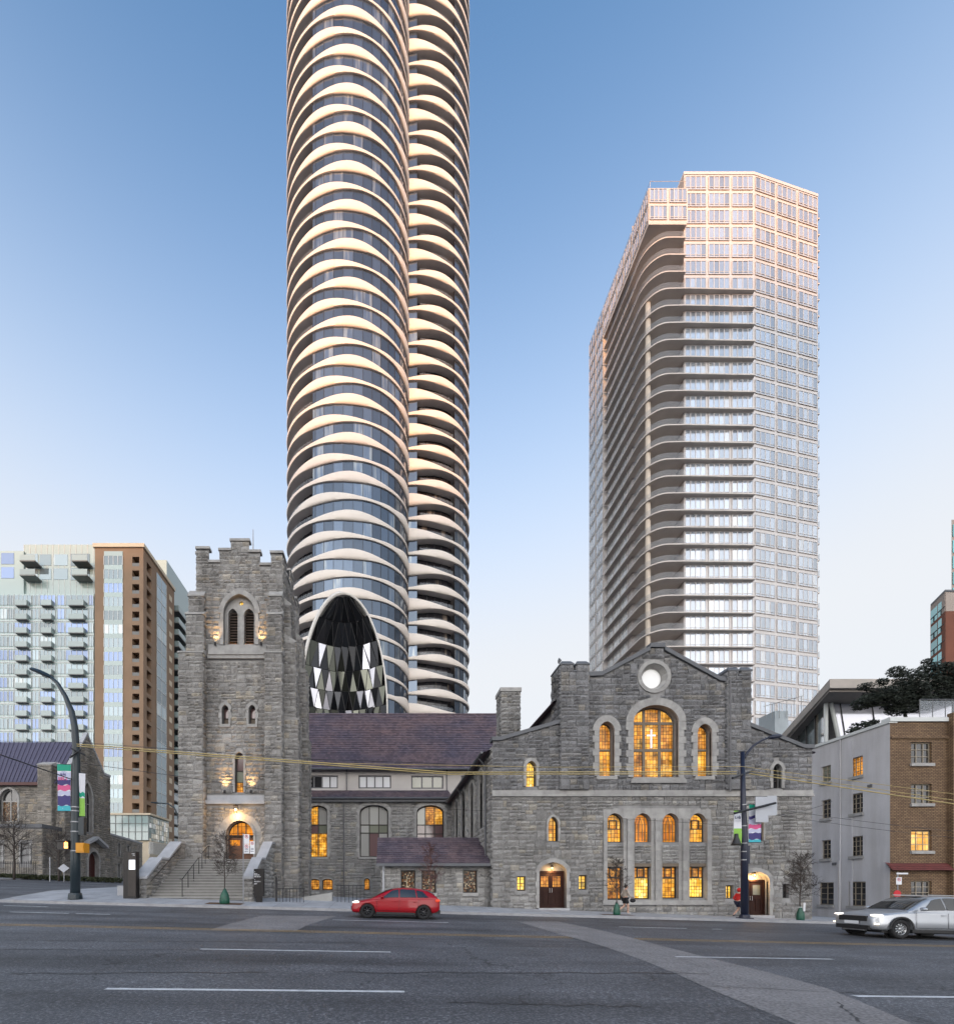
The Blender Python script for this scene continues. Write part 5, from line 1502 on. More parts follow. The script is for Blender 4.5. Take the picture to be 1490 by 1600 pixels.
for r in range(len(zrow)-1):
    za, zb_ = zrow[r], zrow[r+1]; n = cols_n[r]
    for k in range(n):
        for up in (0, 1):
            q0, q1, qm = -1 + 2*k/n, -1 + 2*(k+1)/n, -1 + 2*(k+.5)/n
            o1, o2 = rg.uniform(-.5, .1), rg.uniform(0, .5)
            tri = [gal_pt(q0, za - .01, 0), gal_pt(q1, za - .01, 0), gal_pt(qm, zb_, .55)] if up else [gal_pt(q0, zb_, .55) if k else gal_pt(-1, zb_, .2), gal_pt(q0 + 1e-4, za - .01, 0), gal_pt(qm, zb_, .55)]
            if not up:
                tri = [gal_pt(max(-1, qm - 2/n), zb_, .55), gal_pt(q0, za - .01, 0), gal_pt(qm, zb_, .55)]
            c = (tri[0] + tri[1] + tri[2])/3
            tri = [c + (p - c)*.985 for p in tri]
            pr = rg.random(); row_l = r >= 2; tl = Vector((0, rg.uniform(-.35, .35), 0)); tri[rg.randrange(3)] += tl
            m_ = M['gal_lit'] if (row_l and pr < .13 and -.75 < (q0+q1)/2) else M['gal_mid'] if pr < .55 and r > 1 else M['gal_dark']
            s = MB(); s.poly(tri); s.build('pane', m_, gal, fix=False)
            for a_, b_ in ((0, 1), (1, 2), (2, 0)): frames.tube([tri[a_], tri[b_]], .05, 3, False)
frames.build('lattice', M['iron'], gal, fix=False, kind='stuff')
s = MB(); rows = []
for i in range(41):
    a = -1 + 2*i/40; sg = 1 if a >= 0 else -1
    z = gtop - (1 - math.cos(abs(a)*math.pi/2))*(gtop - uz(1118, GD)) if abs(a) < .999 else zrow[-1]; x = gx + sg*half_w(z)
    # rim profile: pale band leaning back
    d = Vector((sg*min(1, half_w(z)/3), 0, 1 - min(1, half_w(z)/4)*.7)).normalized()
    wid = .10 + (.34 if a < 0 else .05)*(1 - abs(a)*.5)
    rows.append([Vector((x, GD - .1, z)) - d*.1, Vector((x, GD - .35, z)) + d*.08, Vector((x, GD - .2, z)) + d*wid, Vector((x, GD + 2.5, z)) + d*wid*1.1, Vector((x, GD + 2.5, z)) - d*.1])
s.grid(rows); s.build('rim', M['gal_rim'], gal, True)
s = MB(); s.grid([[gal_pt(q/10, z, 1.2) for q in range(-10, 11)] for z in zrow]); s.build('dark_lining', M['iron'], gal, fix=False)
s = MB(); s.box(gx - half_w(zrow[-1]), gx + half_w(zrow[-1]), GD + .4, GD + 6, 0, zrow[-1]); s.build('base', M['rt_wall'], gal)

# ------------------------------------------------------------------ brick and glass apartment block across the side street
M['ap_brick'] = mat('tan_brick', (0.265, 0.175, 0.112), .85, .14, .25, fine=.05)
M['ap_panel'] = glass('green_spandrel', (0.33, 0.42, 0.40), .12, .7, obj=.10)
M['ap_glass'] = glass('apartment_glass', (0.20, 0.26, 0.29), .05, .9, metal=.4, curtain=.25, ccol=(.42, .46, .46), cs=.8, obj=.4)
M['ap_blue'] = glass('apartment_blue_glass', (0.17, 0.24, 0.40), .05, .9, obj=.3, metal=.4)
M['ap_frame'] = mat('white_mullion', (0.60, 0.62, 0.60), .5, .05, 1)
M['ap_slab'] = mat('balcony_slab', (0.20, 0.20, 0.19), .8, .1, 1)
M['cornice'] = mat('cream_cornice', (0.62, 0.52, 0.38), .7, .08, 1)
M['ap_guard'] = glass('green_guard_glass', (0.30, 0.37, 0.36), .15, .6, obj=.12)
AD = 95.0
apt = thing('apartment_block', 'pale green glass apartment block with balconies beyond the small stone church', 'apartment block', (ux(60, AD), AD, 3))
def ax(p): return ux(p, AD)
def az_(p): return uz(p, AD)
def apart_front(th, D, px0, px1, py_top, mwall, bays, z_lo, fh=None, depth=8):
    x0, x1, zt = ux(px0, D), ux(px1, D), uz(py_top, D)
    b = MB(); b.box(x0, x1, D, D + depth, z_lo, zt); b.build('wall', mwall, th)
    return x0, x1, zt
FHA = 21.45*AD/700
z_lo = 1.0
apart_front(apt, AD, -60, 147, 928, M['ap_panel'], 0, z_lo)
apart_front(apt, AD + 1.6, 37, 148, 851, M['ap_panel'], 0, z_lo, depth=6)
apart_front(apt, AD + 1.2, -60, 37, 861, M['ap_panel'], 0, z_lo, depth=6)
s = MB()                               # fine panel joints
for px in [p for p in range(-50, 148, 8)]: s.box(ax(px) - .04, ax(px) + .04, AD - .05, AD + .02, z_lo, az_(928))
for px in [p for p in range(38, 148, 9)]: s.box(ux(px, AD + 1.6) - .04, ux(px, AD + 1.6) + .04, AD + 1.55, AD + 1.62, az_(926), uz(851, AD + 1.6))
s.build('mullions', M['ap_frame'], apt, kind='stuff')
nf = 0; rA = random.Random(3)
zf = az_(928) - FHA
while zf > 3:
    s = MB(); s.box(ax(-60), ax(147), AD - .09, AD, zf - .10, zf + .10); s.build('floor_band', M['ap_frame'], apt)
    for px0, px1 in ((-42, -30), (0, 12), (14, 21), (23, 49), (51, 61), (63, 87), (90, 101), (103, 138), (139.5, 146)):
        wide = px1 - px0
        mg = M['ap_blue'] if rA.random() < .35 else M['ap_glass']
        s = MB(); s.box(ax(px0), ax(px1), AD - .07, AD - .03, zf + .5, zf + FHA - .35); w = s.build('window', mg, apt)
        s = MB(); n = 2 if wide < 20 else 4
        for k in range(n + 1): q = lerp(ax(px0), ax(px1), k/n); s.box(q - .05, q + .05, AD - .13, AD - .071, zf + .5, zf + FHA - .35)
        s.build('frame', M['ap_frame'], w)
        if wide > 20:
            bx0, bx1 = lerp(ax(px0), ax(px1), .22), lerp(ax(px0), ax(px1), .9)
            s = MB(); s.box(bx0, bx1, AD - .85, AD - .1, zf - .10, zf + .05); bo = s.build('balcony', M['ap_slab'], apt)
            s = MB(); s.box(bx0, bx1, AD - .85, AD - .81, zf + .06, zf + 1.15); s.box(bx0, bx0 + .04, AD - .80, AD - .1, zf + .06, zf + 1.15); s.box(bx1 - .04, bx1, AD - .80, AD - .1, zf + .06, zf + 1.15); s.build('guard', M['ap_guard'], bo)
    zf -= FHA
for (pa, pb) in ((886, 868), (908, 890)):
    z0, z1 = uz(pa, AD + 1.6), uz(pb, AD + 1.6)
    for px0, px1 in ((33, 57), (114, 138)):
        s = MB(); s.box(ux(px0, AD), ux(px1, AD), AD - .4, AD + 1.5, z0 - .25, z0); bo = s.build('balcony', M['ap_slab'], apt)
        s = MB(); s.box(ux(px0, AD), ux(px1, AD), AD - .4, AD - .36, z0, z0 + 1.2); s.build('guard', M['ap_guard'], bo)
        s = MB(); s.box(ux(px0 - 4, AD + 1.5), ux(px1 + 2, AD + 1.5), AD + 1.52, AD + 1.58, z0 + .2, z1 + .3); s.build('window', M['ap_glass'], apt)
    for px0, px1 in ((2, 22), (62, 80), (84, 106)):
        s = MB(); dd = AD + (1.2 if px0 < 37 else 1.6); s.box(ux(px0, dd), ux(px1, dd), dd - .06, dd - .02, z0 + .3, z1 + .2); s.build('window', M['ap_blue'] if px0 < 30 else M['ap_glass'], apt)
# the brick tower
BDp = 92.0
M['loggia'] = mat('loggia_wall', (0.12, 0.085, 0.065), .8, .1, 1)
bt = thing('brick_tower', 'tan brick apartment tower with recessed loggias and cream cornice', 'apartment block', (ux(186, BDp), BDp, 3))
X_a, X_b = ux(148, BDp), ux(224, BDp); zbt = uz(856, BDp); XR = X_b; BEnd = 105.5
b = MB()
fl = []; zf = uz(870, BDp)
FHB = 21.4*BDp/700
while zf > 12: fl.append(zf); zf -= FHB
BF = front(BDp); holes = []
for zf in fl: holes.append([(ux(206.5, BDp), zf - 1.95), (ux(206.5, BDp), zf), (ux(217.5, BDp), zf), (ux(217.5, BDp), zf - 1.95)])
g0, g1 = ux(163, BDp), ux(192, BDp)
wall(bt, BF, [(X_a, 2), (X_a, zbt), (X_b, zbt), (X_b, 2)], holes, 1.6, M['ap_brick'])
for zf in fl:
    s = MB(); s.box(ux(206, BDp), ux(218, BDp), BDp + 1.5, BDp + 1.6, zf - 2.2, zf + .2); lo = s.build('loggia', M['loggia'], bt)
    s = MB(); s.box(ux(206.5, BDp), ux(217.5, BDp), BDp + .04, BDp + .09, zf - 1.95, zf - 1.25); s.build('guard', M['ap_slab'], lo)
    s = MB(); s.box(g0, g1, BDp - .10, BDp - .04, zf - 1.75, zf + .1); w = s.build('window', M['ap_blue'] if rA.random() < .3 else M['ap_glass'], bt)
    s = MB()
    for k in range(5): q = lerp(g0, g1, k/4); s.box(q - .06, q + .06, BDp - .16, BDp - .101, zf - 1.75, zf + .1)
    s.build('frame', M['ap_frame'], w)
    s = MB(); s.box(g0, g1, BDp - .12, BDp - .03, zf + .1, zf + FHB - 1.76); s.build('spandrel', M['ap_panel'], bt)
XF = right(XR)
rp = [(BDp, 2), (BDp, zbt), (BEnd, zbt), (BEnd, 2)]
hl = [[(93.3, zf - 1.95), (93.3, zf), (95.2, zf), (95.2, zf - 1.95)] for zf in fl]
wall(bt, XF, rp, hl, 1.2, M['ap_brick'])
for zf in fl:
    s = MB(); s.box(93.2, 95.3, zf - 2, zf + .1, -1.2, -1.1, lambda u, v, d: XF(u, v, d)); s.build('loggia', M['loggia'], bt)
    s = MB(); s.box(97.3, 101.5, zf - 2.1, zf + FHB - 2.2, .02, .08, lambda u, v, d: XF(u, v, d)); w = s.build('window', M['ap_glass'], bt)
    s = MB()
    for q in (97.3, 99.4, 101.5): s.box(q - .08, q + .08, zf - 2.1, zf + FHB - 2.2, .08, .12, lambda u, v, d: XF(u, v, d))
    s.box(97.3, 101.5, zf - 2.15, zf - 2.0, .085, .13, lambda u, v, d: XF(u, v, d)); s.build('frame', M['ap_frame'], w)
    s = MB(); s.box(103, 104.3, zf - 1.6, zf - .4, .02, .06, lambda u, v, d: XF(u, v, d)); s.build('window', M['cornice'], bt)
s = MB(); s.box(X_a - .25, X_b + .3, BDp - .3, BEnd, zbt + .002, zbt + .75); s.build('cornice', M['cornice'], bt)
s = MB(); s.poly([(X_a, BDp, 2), (X_a, BEnd, 2), (X_a, BEnd, zbt), (X_a, BDp, zbt)]); s.build('side_wall', M['ap_brick'], bt, fix=False)
# glass wing with stacked balconies behind it
gw = thing('balcony_wing', 'glass apartment wing with stacked wedge balconies behind the brick tower', 'apartment block', (-50, 112, 3))
GX = -51.2; zgw = uz(905, 112)
s = MB(); s.box(GX - 9, GX, BEnd + .01, 122, 2, zgw); s.build('wall', M['ap_panel'], gw)
s = MB(); s.box(GX - 9, GX - .5, 118, 130, 2, zgw - 8); s.build('rear_wall', M['ap_brick'], gw)
GFc = right(GX); zf = uz(960, 108)
k = 0
while zf > 6:
    for (u0, u1) in ((106.5, 111.5), (113.5, 119.5)):
        lowf = zf < 27
        s = MB(); s.box(u0, u1, zf - .2, zf + .05, .01, 2.4 if not lowf else 1.0, lambda u, v, d: GFc(u, v, d)); bo = s.build('balcony', M['ap_slab'], gw)
        s = MB(); dd = 2.4 if not lowf else 1.0; s.box(u0, u1, zf + .05, zf + 1.2, dd - .04, dd, lambda u, v, d: GFc(u, v, d)); s.box(u0, u0 + .04, zf + .05, zf + 1.2, .05, dd - .05, lambda u, v, d: GFc(u, v, d)); s.build('guard', M['ap_frame'] if lowf else M['ap_guard'], bo)
        s = MB(); s.box(u0, u1, zf + .3, zf + 2.4, .02, .06, lambda u, v, d: GFc(u, v, d)); s.build('window', M['ap_glass'], gw)
    if zf < 27 and not k:
        s = MB(); s.box(GX - 9, GX + .05, BEnd + .1, 122.1, 2, zf + 2.6); s.build('lower_wall', M['ap_brick'], gw); k = 1
    zf -= FHB
# glass podium
PD = 84.0
pod = thing('glass_podium', 'low green glass podium with bright shopfront at the foot of the brick tower', 'building', (ux(215, PD), PD, 3))
px0_, px1_ = ux(150, PD), ux(232, PD); zp0, zp1 = uz(1313, PD), uz(1274, PD)
s = MB(); s.box(px0_, px1_, PD, 91.9, zp0, zp1); s.build('wall', M['ap_panel'], pod)
s = MB(); s.box(px0_ - .1, px1_ + .5, PD - .3, 91.9, zp1 + .003, zp1 + .35); s.build('roof', M['cornice'], pod)
s = MB(); s.box(px0_, px1_, PD + .4, 91.9, 1, zp0 - .01); s.build('base', M['cornice'], pod)
s = MB()
for k in range(9): q = lerp(px0_, px1_, k/8); s.box(q - .05, q + .05, PD - .08, PD - .01, zp0, zp1)
for k in range(1, 3): q = lerp(zp0, zp1, k/3); s.box(px0_, px1_, PD - .07, PD - .012, q - .05, q + .05)
s.build('mullions', M['ap_slab'], pod, kind='stuff')
PR = right(px1_)
M['shop'] = stained('shop_window', [(.9, .85, .75), (.25, .3, .3), (.6, .55, .45), (.15, .2, .2), (.9, .9, .9)], .20, .8, 1.2, .03)
for k in range(4):
    u0 = PD + .3 + k*1.9
    s = MB(); s.box(u0, u0 + 1.7, zp0, zp1 - .3, .01, .06, lambda u, v, d: PR(u, v, d)); s.build('shop_window', M['shop'], pod)
s = MB(); s.box(PD, 91.9, zp0 - 2.6, zp0 - .3, .02, .9, lambda u, v, d: PR(u, v, d)); s.build('canopy', M['guard'], pod)

# ------------------------------------------------------------------ small stone church across the side street
OD = 54.0
old = thing('stone_church', 'older small brown stone church with dark metal roof across the side street', 'church', (ux(100, OD), OD, top_z(-38, OD)))
rs = random.Random(77)
def ox(p, D=OD): return ux(p, D)
OG = 1.5
OX1 = ox(92); OF = front(OD)
zeave = uz(1224, OD)
O_w = arch(ox(0), ox(28), uz(1284, OD), uz(1250, OD), uz(1233, OD), 'pointed', 6)
O_w2 = arch(ox(-45), ox(-18), uz(1284, OD), uz(1250, OD), uz(1233, OD), 'pointed', 6)
op = [(ox(-120), OG), (ox(-120), zeave), (OX1, zeave), (OX1, OG)]
wall(old, OF, op, [O_w, O_w2], .4)
ashlar(old, OF, op, [outer(O_w, .3), outer(O_w2, .3)], rs, (.2, .34), (.35, .8), m=M['stone_l'])
for o in (O_w, O_w2): window(old, OF, o, lambda i, j: M['mosaic'] if j == 0 else M['dark_pane'], (lerp(o[0][0], o[-1][0], .5),), (uz(1252, OD),), .1, .14, .3, M['dressed'], .26)
# aisle in front with lower roof
AO = 51.0
ap_ = [(ox(-120, AO), OG), (ox(-120, AO), uz(1286, AO)), (ox(66, AO), uz(1294, AO)), (ox(66, AO), OG)]
A_w = arch(ox(33, AO), ox(47, AO), uz(1350, AO), 0, uz(1318, AO), 'flat'); A_w2 = arch(ox(-10, AO), ox(4, AO), uz(1350, AO), 0, uz(1318, AO), 'flat')
wall(old, front(AO), ap_, [A_w, A_w2], .35); ashlar(old, front(AO), ap_, [[(o[0][0]-.25, o[0][1]-.1), (o[1][0]-.25, o[1][1]+.2), (o[2][0]+.25, o[2][1]+.2), (o[3][0]+.25, o[3][1]-.1)] for o in (A_w, A_w2)], rs, (.2, .34), (.35, .8), m=M['stone_l'])
for o in (A_w, A_w2): window(old, front(AO), o, lambda i, j: M['dark_pane'], (lerp(o[0][0], o[-1][0], .5),), (), .08, .1, .25, M['dressed'], .2)
ashlar(old, right(ox(66, AO)), [(AO, OG), (AO, uz(1294, AO)), (OD, uz(1294, AO)), (OD, OG)], (), rs, (.2, .34), (.35, .8), m=M['stone_l'])
s = MB(); s.box(ox(-120, AO), ox(66, AO) + .1, AO - .2, OD, uz(1294, AO) + .01, uz(1288, AO)); s.build('aisle_roof', M['lead'], old)
s = MB(); s.box(ox(-120, AO), ox(66, AO) - .02, AO + .1, OD - .01, OG, uz(1296, AO)); s.build('core', M['mortar'], old)
# gable end facing the side street (faces right, a little towards the viewer)
ga, gb = Vector((OX1, OD, 0)), Vector((ux(172, 64.5), 64.5, 0))
ge = (gb - ga); gl = ge.length; ge = ge/gl; gn = Vector((ge.y, -ge.x, 0))
GFn = Face(ga, ge, gn)
zg1, zpk = uz(1196, OD), uz(1158, 59)
zgr = uz(1215, 64.5)
gp = [(0, OG), (0, zg1), (gl*.16, zg1), (gl*.5, zpk + .9), (gl*.86, zgr), (gl, zgr), (gl, OG)]
G_w = arch(gl*.40, gl*.60, uz(1300, 59), uz(1250, 59), uz(1222, 59), 'pointed', 7)
G_d = arch(gl*.52, gl*.74, uz(1371, 61), uz(1346, 61), uz(1331, 61), 'pointed', 7)
wall(old, GFn, gp, [G_w, G_d], .5)
ashlar(old, GFn, gp, [outer(G_w, .3), outer(G_d, .4)], rs, (.2, .34), (.35, .8), weight=.6, m=M['stone_l'])
window(old, GFn, G_w, lambda i, j: M['dark_pane'], (gl*.466, gl*.533), (uz(1255, 59),), .1, .1, .3, M['dressed'], .28)
M['red_door'] = mat('dark_red_door', (0.07, 0.015, 0.012), .5, .2, 2)
s = MB(); s.prism(G_d, GFn, -.6, -.5); d_ = s.build('door', M['red_door'], old); surround(d_, GFn, G_d, .22, .15); surround(d_, GFn, G_d, .45, .06)
s = MB()
for a, c in (((0, zg1), (gl*.16, zg1)), ((gl*.16, zg1), (gl*.5, zpk + .9)), ((gl*.5, zpk + .9), (gl*.86, zgr)), ((gl*.86, zgr), (gl, zgr))):
    s.prism([(a[0], a[1]), (a[0], a[1] + .3), (c[0], c[1] + .3), (c[0], c[1])], GFn, -.4, .12)
s.build('coping', M['dressed_w'], old)
# porch gable over the door
s = MB(); s.prism([(gl*.44, uz(1318, 61)), (gl*.62, uz(1308, 61)), (gl*.84, uz(1320, 61)), (gl*.84, uz(1324, 61)), (gl*.62, uz(1312, 61)), (gl*.44, uz(1322, 61))], GFn, 0, .8); s.build('porch_coping', M['dressed_w'], old)
for x_, y_, w_, t_ in ((OX1 - 1.2, OD - .7, 1.6, 1198), (OX1 + .1, OD + .1, 1.0, 1225)):
    stone_box(old, x_ - w_/2, x_ + w_/2, y_, y_ + .9, OG, uz(t_, OD), rs, 'FRL', .5, hr=(.2, .34), wr=(.35, .8), m=M['stone_l'])
lay_stones(old, M['stone_l'])
# standing-seam roof
M['seam_roof'] = mat('violet_metal_roof', (0.085, 0.075, 0.115), .5, .12, .4)
rA_, rB_, rC_, rD_ = Vector((ox(-120), OD - .4, zeave - .1)), Vector((OX1 - .1, OD - .4, zeave - .1)), Vector((ux(122, 59.5), 59.5, zpk)), Vector((ux(-120, 59.5), 59.5, zpk))
s = MB(); s.poly([rA_, rB_, rC_, rD_]); nr = (rB_ - rA_).cross(rD_ - rA_).normalized()
nn = 34
for i in range(nn + 1):
    t_ = i/nn; p, q = rA_.lerp(rB_, t_), rD_.lerp(rC_, t_)
    s.tube([p + nr*.03, q + nr*.03], .045, 4)
s.poly([rD_, rC_, rC_ + Vector((0, 6, -5)), rD_ + Vector((0, 6, -5))])
s.build('roof', M['seam_roof'], old, fix=False)
s = MB(); s.box(ox(-120), OX1 - 1.8, OD - .55, OD - .3, zeave - .35, zeave); s.build('gutter', M['red_door'], old)
# low annexe behind the gable
AX = thing('stone_annexe', 'low flat-roofed stone annexe behind the small church', 'building', (ux(205, 66), 66, 3))
s_ = random.Random(5)
a0, a1 = ux(172, 65), ux(222, 76)
an = Vector((a1 - a0, 11, 0)); al = an.length; an /= al
AFc = Face((a0, 65, 0), an, (an.y, -an.x, 0))
zan = uz(1306, 66); anp = [(0, 1.5), (0, zan), (al, zan - .2), (al, 1.5)]
AWs = [arch(al*.2, al*.28, uz(1338, 67), 0, uz(1318, 67), 'flat'), arch(al*.48, al*.56, uz(1338, 69), 0, uz(1320, 69), 'flat'), arch(al*.2, al*.28, uz(1370, 67), 0, uz(1350, 67), 'flat'), arch(al*.48, al*.56, uz(1370, 69), 0, uz(1350, 69), 'flat')]
wall(AX, AFc, anp, AWs, .3); ashlar(AX, AFc, anp, AWs, s_, (.2, .34), (.35, .8))
for o in AWs: window(AX, AFc, o, lambda i, j: M['dark_pane'], (), (), .08, .05, .2, M['dressed'], .12)
lay_stones(AX, M['stone_l'])
s = MB(); s.prism([(0, zan), (0, zan + .25), (al, zan + .05), (al, zan - .2)], AFc, -6, .1); s.build('roof', M['dressed_w'], AX)
# ------------------------------------------------------------------ white-painted and brick apartment house on the right
M['white_wall'] = mat('white_painted_wall', (0.56, 0.55, 0.56), .8, .12, .35, .12, 12, fine=.05)
def _drips(m):
    N, L = m.node_tree.nodes, m.node_tree.links; P = N['Principled BSDF']; src = P.inputs['Base Color'].links[0].from_socket
    mp = N.new('ShaderNodeMapping'); mp.inputs['Scale'].default_value = (1.1, 1.1, .10); L.new(pos(N), mp.inputs[0])
    L.new(mixc(N, L, 'MULTIPLY', 1.0, src, ramp(N, L, noise(N, L, mp.outputs[0], 1.4, 5), [(.34, (.84, .83, .81)), (.62, (1.0, 1.0, 1.0))])), P.inputs['Base Color'])
_drips(M['white_wall'])
def brick_mat(name, c1, c2, mortar, bwid=.22, bh=.075, ms=.012):
    m, N, L, P = _nt(name); g = N.new('ShaderNodeNewGeometry')
    br = N.new('ShaderNodeTexBrick'); br.inputs['Scale'].default_value = 1.0
    br.inputs['Brick Width'].default_value = bwid; br.inputs['Row Height'].default_value = bh; br.inputs['Mortar Size'].default_value = ms
    br.inputs['Color1'].default_value = (*c1, 1); br.inputs['Color2'].default_value = (*c2, 1); br.inputs['Mortar'].default_value = (*mortar, 1)
    sp = N.new('ShaderNodeSeparateXYZ'); L.new(g.outputs['Position'], sp.inputs[0]); cv = N.new('ShaderNodeCombineXYZ')
    L.new(mth(N, L, 'ADD', sp.outputs[0], sp.outputs[1]), cv.inputs[0]); L.new(sp.outputs[2], cv.inputs[1]); L.new(cv.outputs[0], br.inputs['Vector'])
    k = ramp(N, L, noise(N, L, g.outputs['Position'], .6, 4), [(.3, .85), (.7, 1.15)])
    L.new(mixc(N, L, 'MULTIPLY', 1.0, br.outputs['Color'], k), P.inputs['Base Color']); P.inputs['Roughness'].default_value = .85
    b = N.new('ShaderNodeBump'); b.inputs['Strength'].default_value = .8; b.inputs['Distance'].default_value = .02; b.invert = True
    L.new(br.outputs['Fac'], b.inputs['Height']); L.new(b.outputs[0], P.inputs['Normal'])
    return m
M['yb'] = brick_mat('tan_face_brick', (0.17, 0.105, 0.058), (0.27, 0.175, 0.095), (0.07, 0.042, 0.026), .26, .11, .022)
WD = 33.0; WX = ux(1390, WD)
house = thing('corner_house', 'white-sided tan brick apartment house right of the stone hall', 'apartment house', (WX + 4, WD, top_z(WX, WD)))
WG = -2.5; zwt = uz(1130, WD); WBk = 42.0
WF = left(WX)
def wy(px): return WX*700/(px - 600)
wh = []
rows_ = [(1197, 1222, 1183, 1213), (1250, 1279, 1240, 1271), (1313, 1342, 1307, 1338), (1379, 1414, 1378, 1416)]
for k, (a, b_, c, d_) in enumerate(rows_):
    for (pl, pr, t_, bt_) in ((1297.5, 1283, a, b_), (1347.5, 1328.5, c, d_)) if k < 3 else ((1302, 1279, a, b_), (1352, 1325, c, d_)):
        y0, y1 = wy(pl), wy(pr); ym = (y0 + y1)/2
        wh.append(arch(y0, y1, uz(bt_, ym), 0, uz(t_, ym), 'flat'))
wall(house, WF, [(WD, WG), (WD, zwt), (WBk, zwt), (WBk, WG)], wh, .25, M['white_wall'])
M['sash'] = mat('cream_sash', (0.34, 0.29, 0.22), .6, .1, 2)
M['lit_room'] = stained('lit_room', [(1, .5, .1), (1, .62, .2), (.85, .38, .06)], .34, .6, 1.2, .01)
for i, o in enumerate(wh):
    y0, y1, z0, z1 = o[0][0], o[-1][0], o[0][1], o[1][1]
    mg = M['dark_pane'] if i not in (1,) else M['amber']
    window(house, WF, o, lambda a, b_, mg=mg, i=i: mg if i >= 1 else M['opal_green'], [lerp(y0, y1, t) for t in ((.33, .67) if i % 2 else (.5,))], [lerp(z0, z1, t) for t in (.25, .5, .75)], .07, .035, .14, M['sash'], None, .08)
s = MB(); s.box(WD - .05, WBk, zwt + .002, zwt + .22, -.5, .12, lambda u, v, d: WF(u, v, d)); s.build('coping', M['ap_frame'], house)
s = MB(); s.box(35.6, 35.8, WG, zwt - .4, 0, .04, lambda u, v, d: WF(u, v, d)); s.build('pilaster', M['white_wall'], house)
# brick front
s = MB(); s.tube([(WX - .06, 36.55, zwt), (WX - .06, 36.55, WG)], .05, 6); s.build('downpipe', M['white_wall'], house)
for _y, _p in ((36.9, 1352), (34.2, 1230)):
    s = MB(); s.box(WX - .09, WX - .001, _y, _y + .28, uz(_p, _y), uz(_p, _y) + .22); s.build('vent', M['pipe'], house)
zbt_ = uz(1128, WD); BFh = front(WD); BX1 = ux(1620, WD)
bh_ = []
for (px0, px1) in ((1423, 1455), (1545, 1580)):
    for (t_, bt_) in ((1160, 1193), (1225, 1256), (1298, 1330), (1377, 1404)): bh_.append(arch(ux(px0, WD), ux(px1, WD), uz(bt_, WD), 0, uz(t_, WD), 'flat'))
wall(house, BFh, [(WX, WG), (WX, zbt_), (BX1, zbt_), (BX1, WG)], bh_, .25, M['yb'], 'brick_wall')
for i, o in enumerate(bh_):
    x0, x1, z0, z1 = o[0][0], o[-1][0], o[0][1], o[1][1]
    window(house, BFh, o, lambda a, b_, i=i: M['lit_room'] if i % 4 == 2 else M['dark_pane'], [lerp(x0, x1, t) for t in (.33, .67)], [lerp(z0, z1, t) for t in (.33, .66)], .07, .04, .14, M['sash'], None, .1)
s = MB(); s.box(WX - .12, BX1, WD - .12, WD + .5, zbt_ + .003, zbt_ + .3); s.build('parapet_coping', M['ap_frame'], house)
s = MB(); s.box(WX + .02, BX1, WD - .10, WD - .01, zbt_ - 1.25, zbt_ - 1.1); s.build('brick_band', M['yb'], house)
M['red_tile'] = mat('red_roof_tile', (0.13, 0.030, 0.026), .7, .2, 3)
s = MB()
for i in range(3):
    z_ = uz(1359, WD) + i*.16; dd = .42 - i*.11
    s.mesh([(WX - .3, WD - dd, z_), (BX1, WD - dd, z_), (BX1, WD - dd + .3, z_ + .2), (WX - .3, WD - dd + .3, z_ + .2), (WX - .3, WD - dd, z_ - .06), (BX1, WD - dd, z_ - .06)], [(0, 1, 2, 3), (4, 5, 1, 0)])
s.build('tiled_canopy', M['red_tile'], house, fix=False)
s = MB(); s.box(ux(1479, WD), BX1, WD - .35, WD - .004, WG, zbt_ + .55); s.build('brick_pier', M['yb'], house)
s = MB(); s.box(WX + .3, BX1, WD + .3, WBk, zwt - .4, zwt - .02); s.build('roof', M['lead'], house)
# ------------------------------------------------------------------ glass roof pavilion behind it
PVD = 44.0
pav = thing('roof_pavilion', 'glass pavilion with wide flat overhanging roof above the white wall', 'pavilion', (ux(1300, PVD), PVD, zwt))
M['roof_edge'] = mat('pale_roof_edge', (0.40, 0.36, 0.32), .7, .1, 1)
M['pav_soffit'] = mat('soffit_grey', (0.20, 0.18, 0.16), .8, .1, 1)
M['pav_glass'] = glass('pavilion_glass', (0.08, 0.10, 0.10), .05, .9, curtain=.4, ccol=(.22, .19, .14), cs=.5)
M['pav_wall'] = mat('pavilion_panel', (0.30, 0.34, 0.36), .6, .1, 1)
pc = ux(1300, PVD)
zr0, zr1 = uz(1079, PVD), uz(1060, PVD)
fr_ = Vector((ux(1206, 62), 62, 0)); cn = Vector((ux(1296, 42.5), 42.5, 0)); rt = Vector((ux(1560, 42.5), 42.5, 0))
s = MB(); T1 = lambda u, v, d: (u, v, d)
s.prism([(fr_.x, fr_.y), (cn.x, cn.y), (rt.x, rt.y), (rt.x, 62)], T1, uz(1075, 42.5), uz(1061, 42.5)); s.build('roof', M['roof_edge'], pav)
s = MB(); s.prism([(fr_.x + .3, fr_.y - .3), (cn.x + .25, cn.y + .3), (rt.x, rt.y + .3), (rt.x, 61)], T1, uz(1079, 42.5), uz(1075.2, 42.5)); s.build('soffit', M['pav_soffit'], pav)
gz0, gz1 = zwt - 1.0, uz(1079, 42.5) - .01
ga_, gb_ = Vector((ux(1237, 58), 58, 0)), Vector((ux(1290, 45.5), 45.5, 0))
Tg, Lg = wall_frame(ga_, gb_)
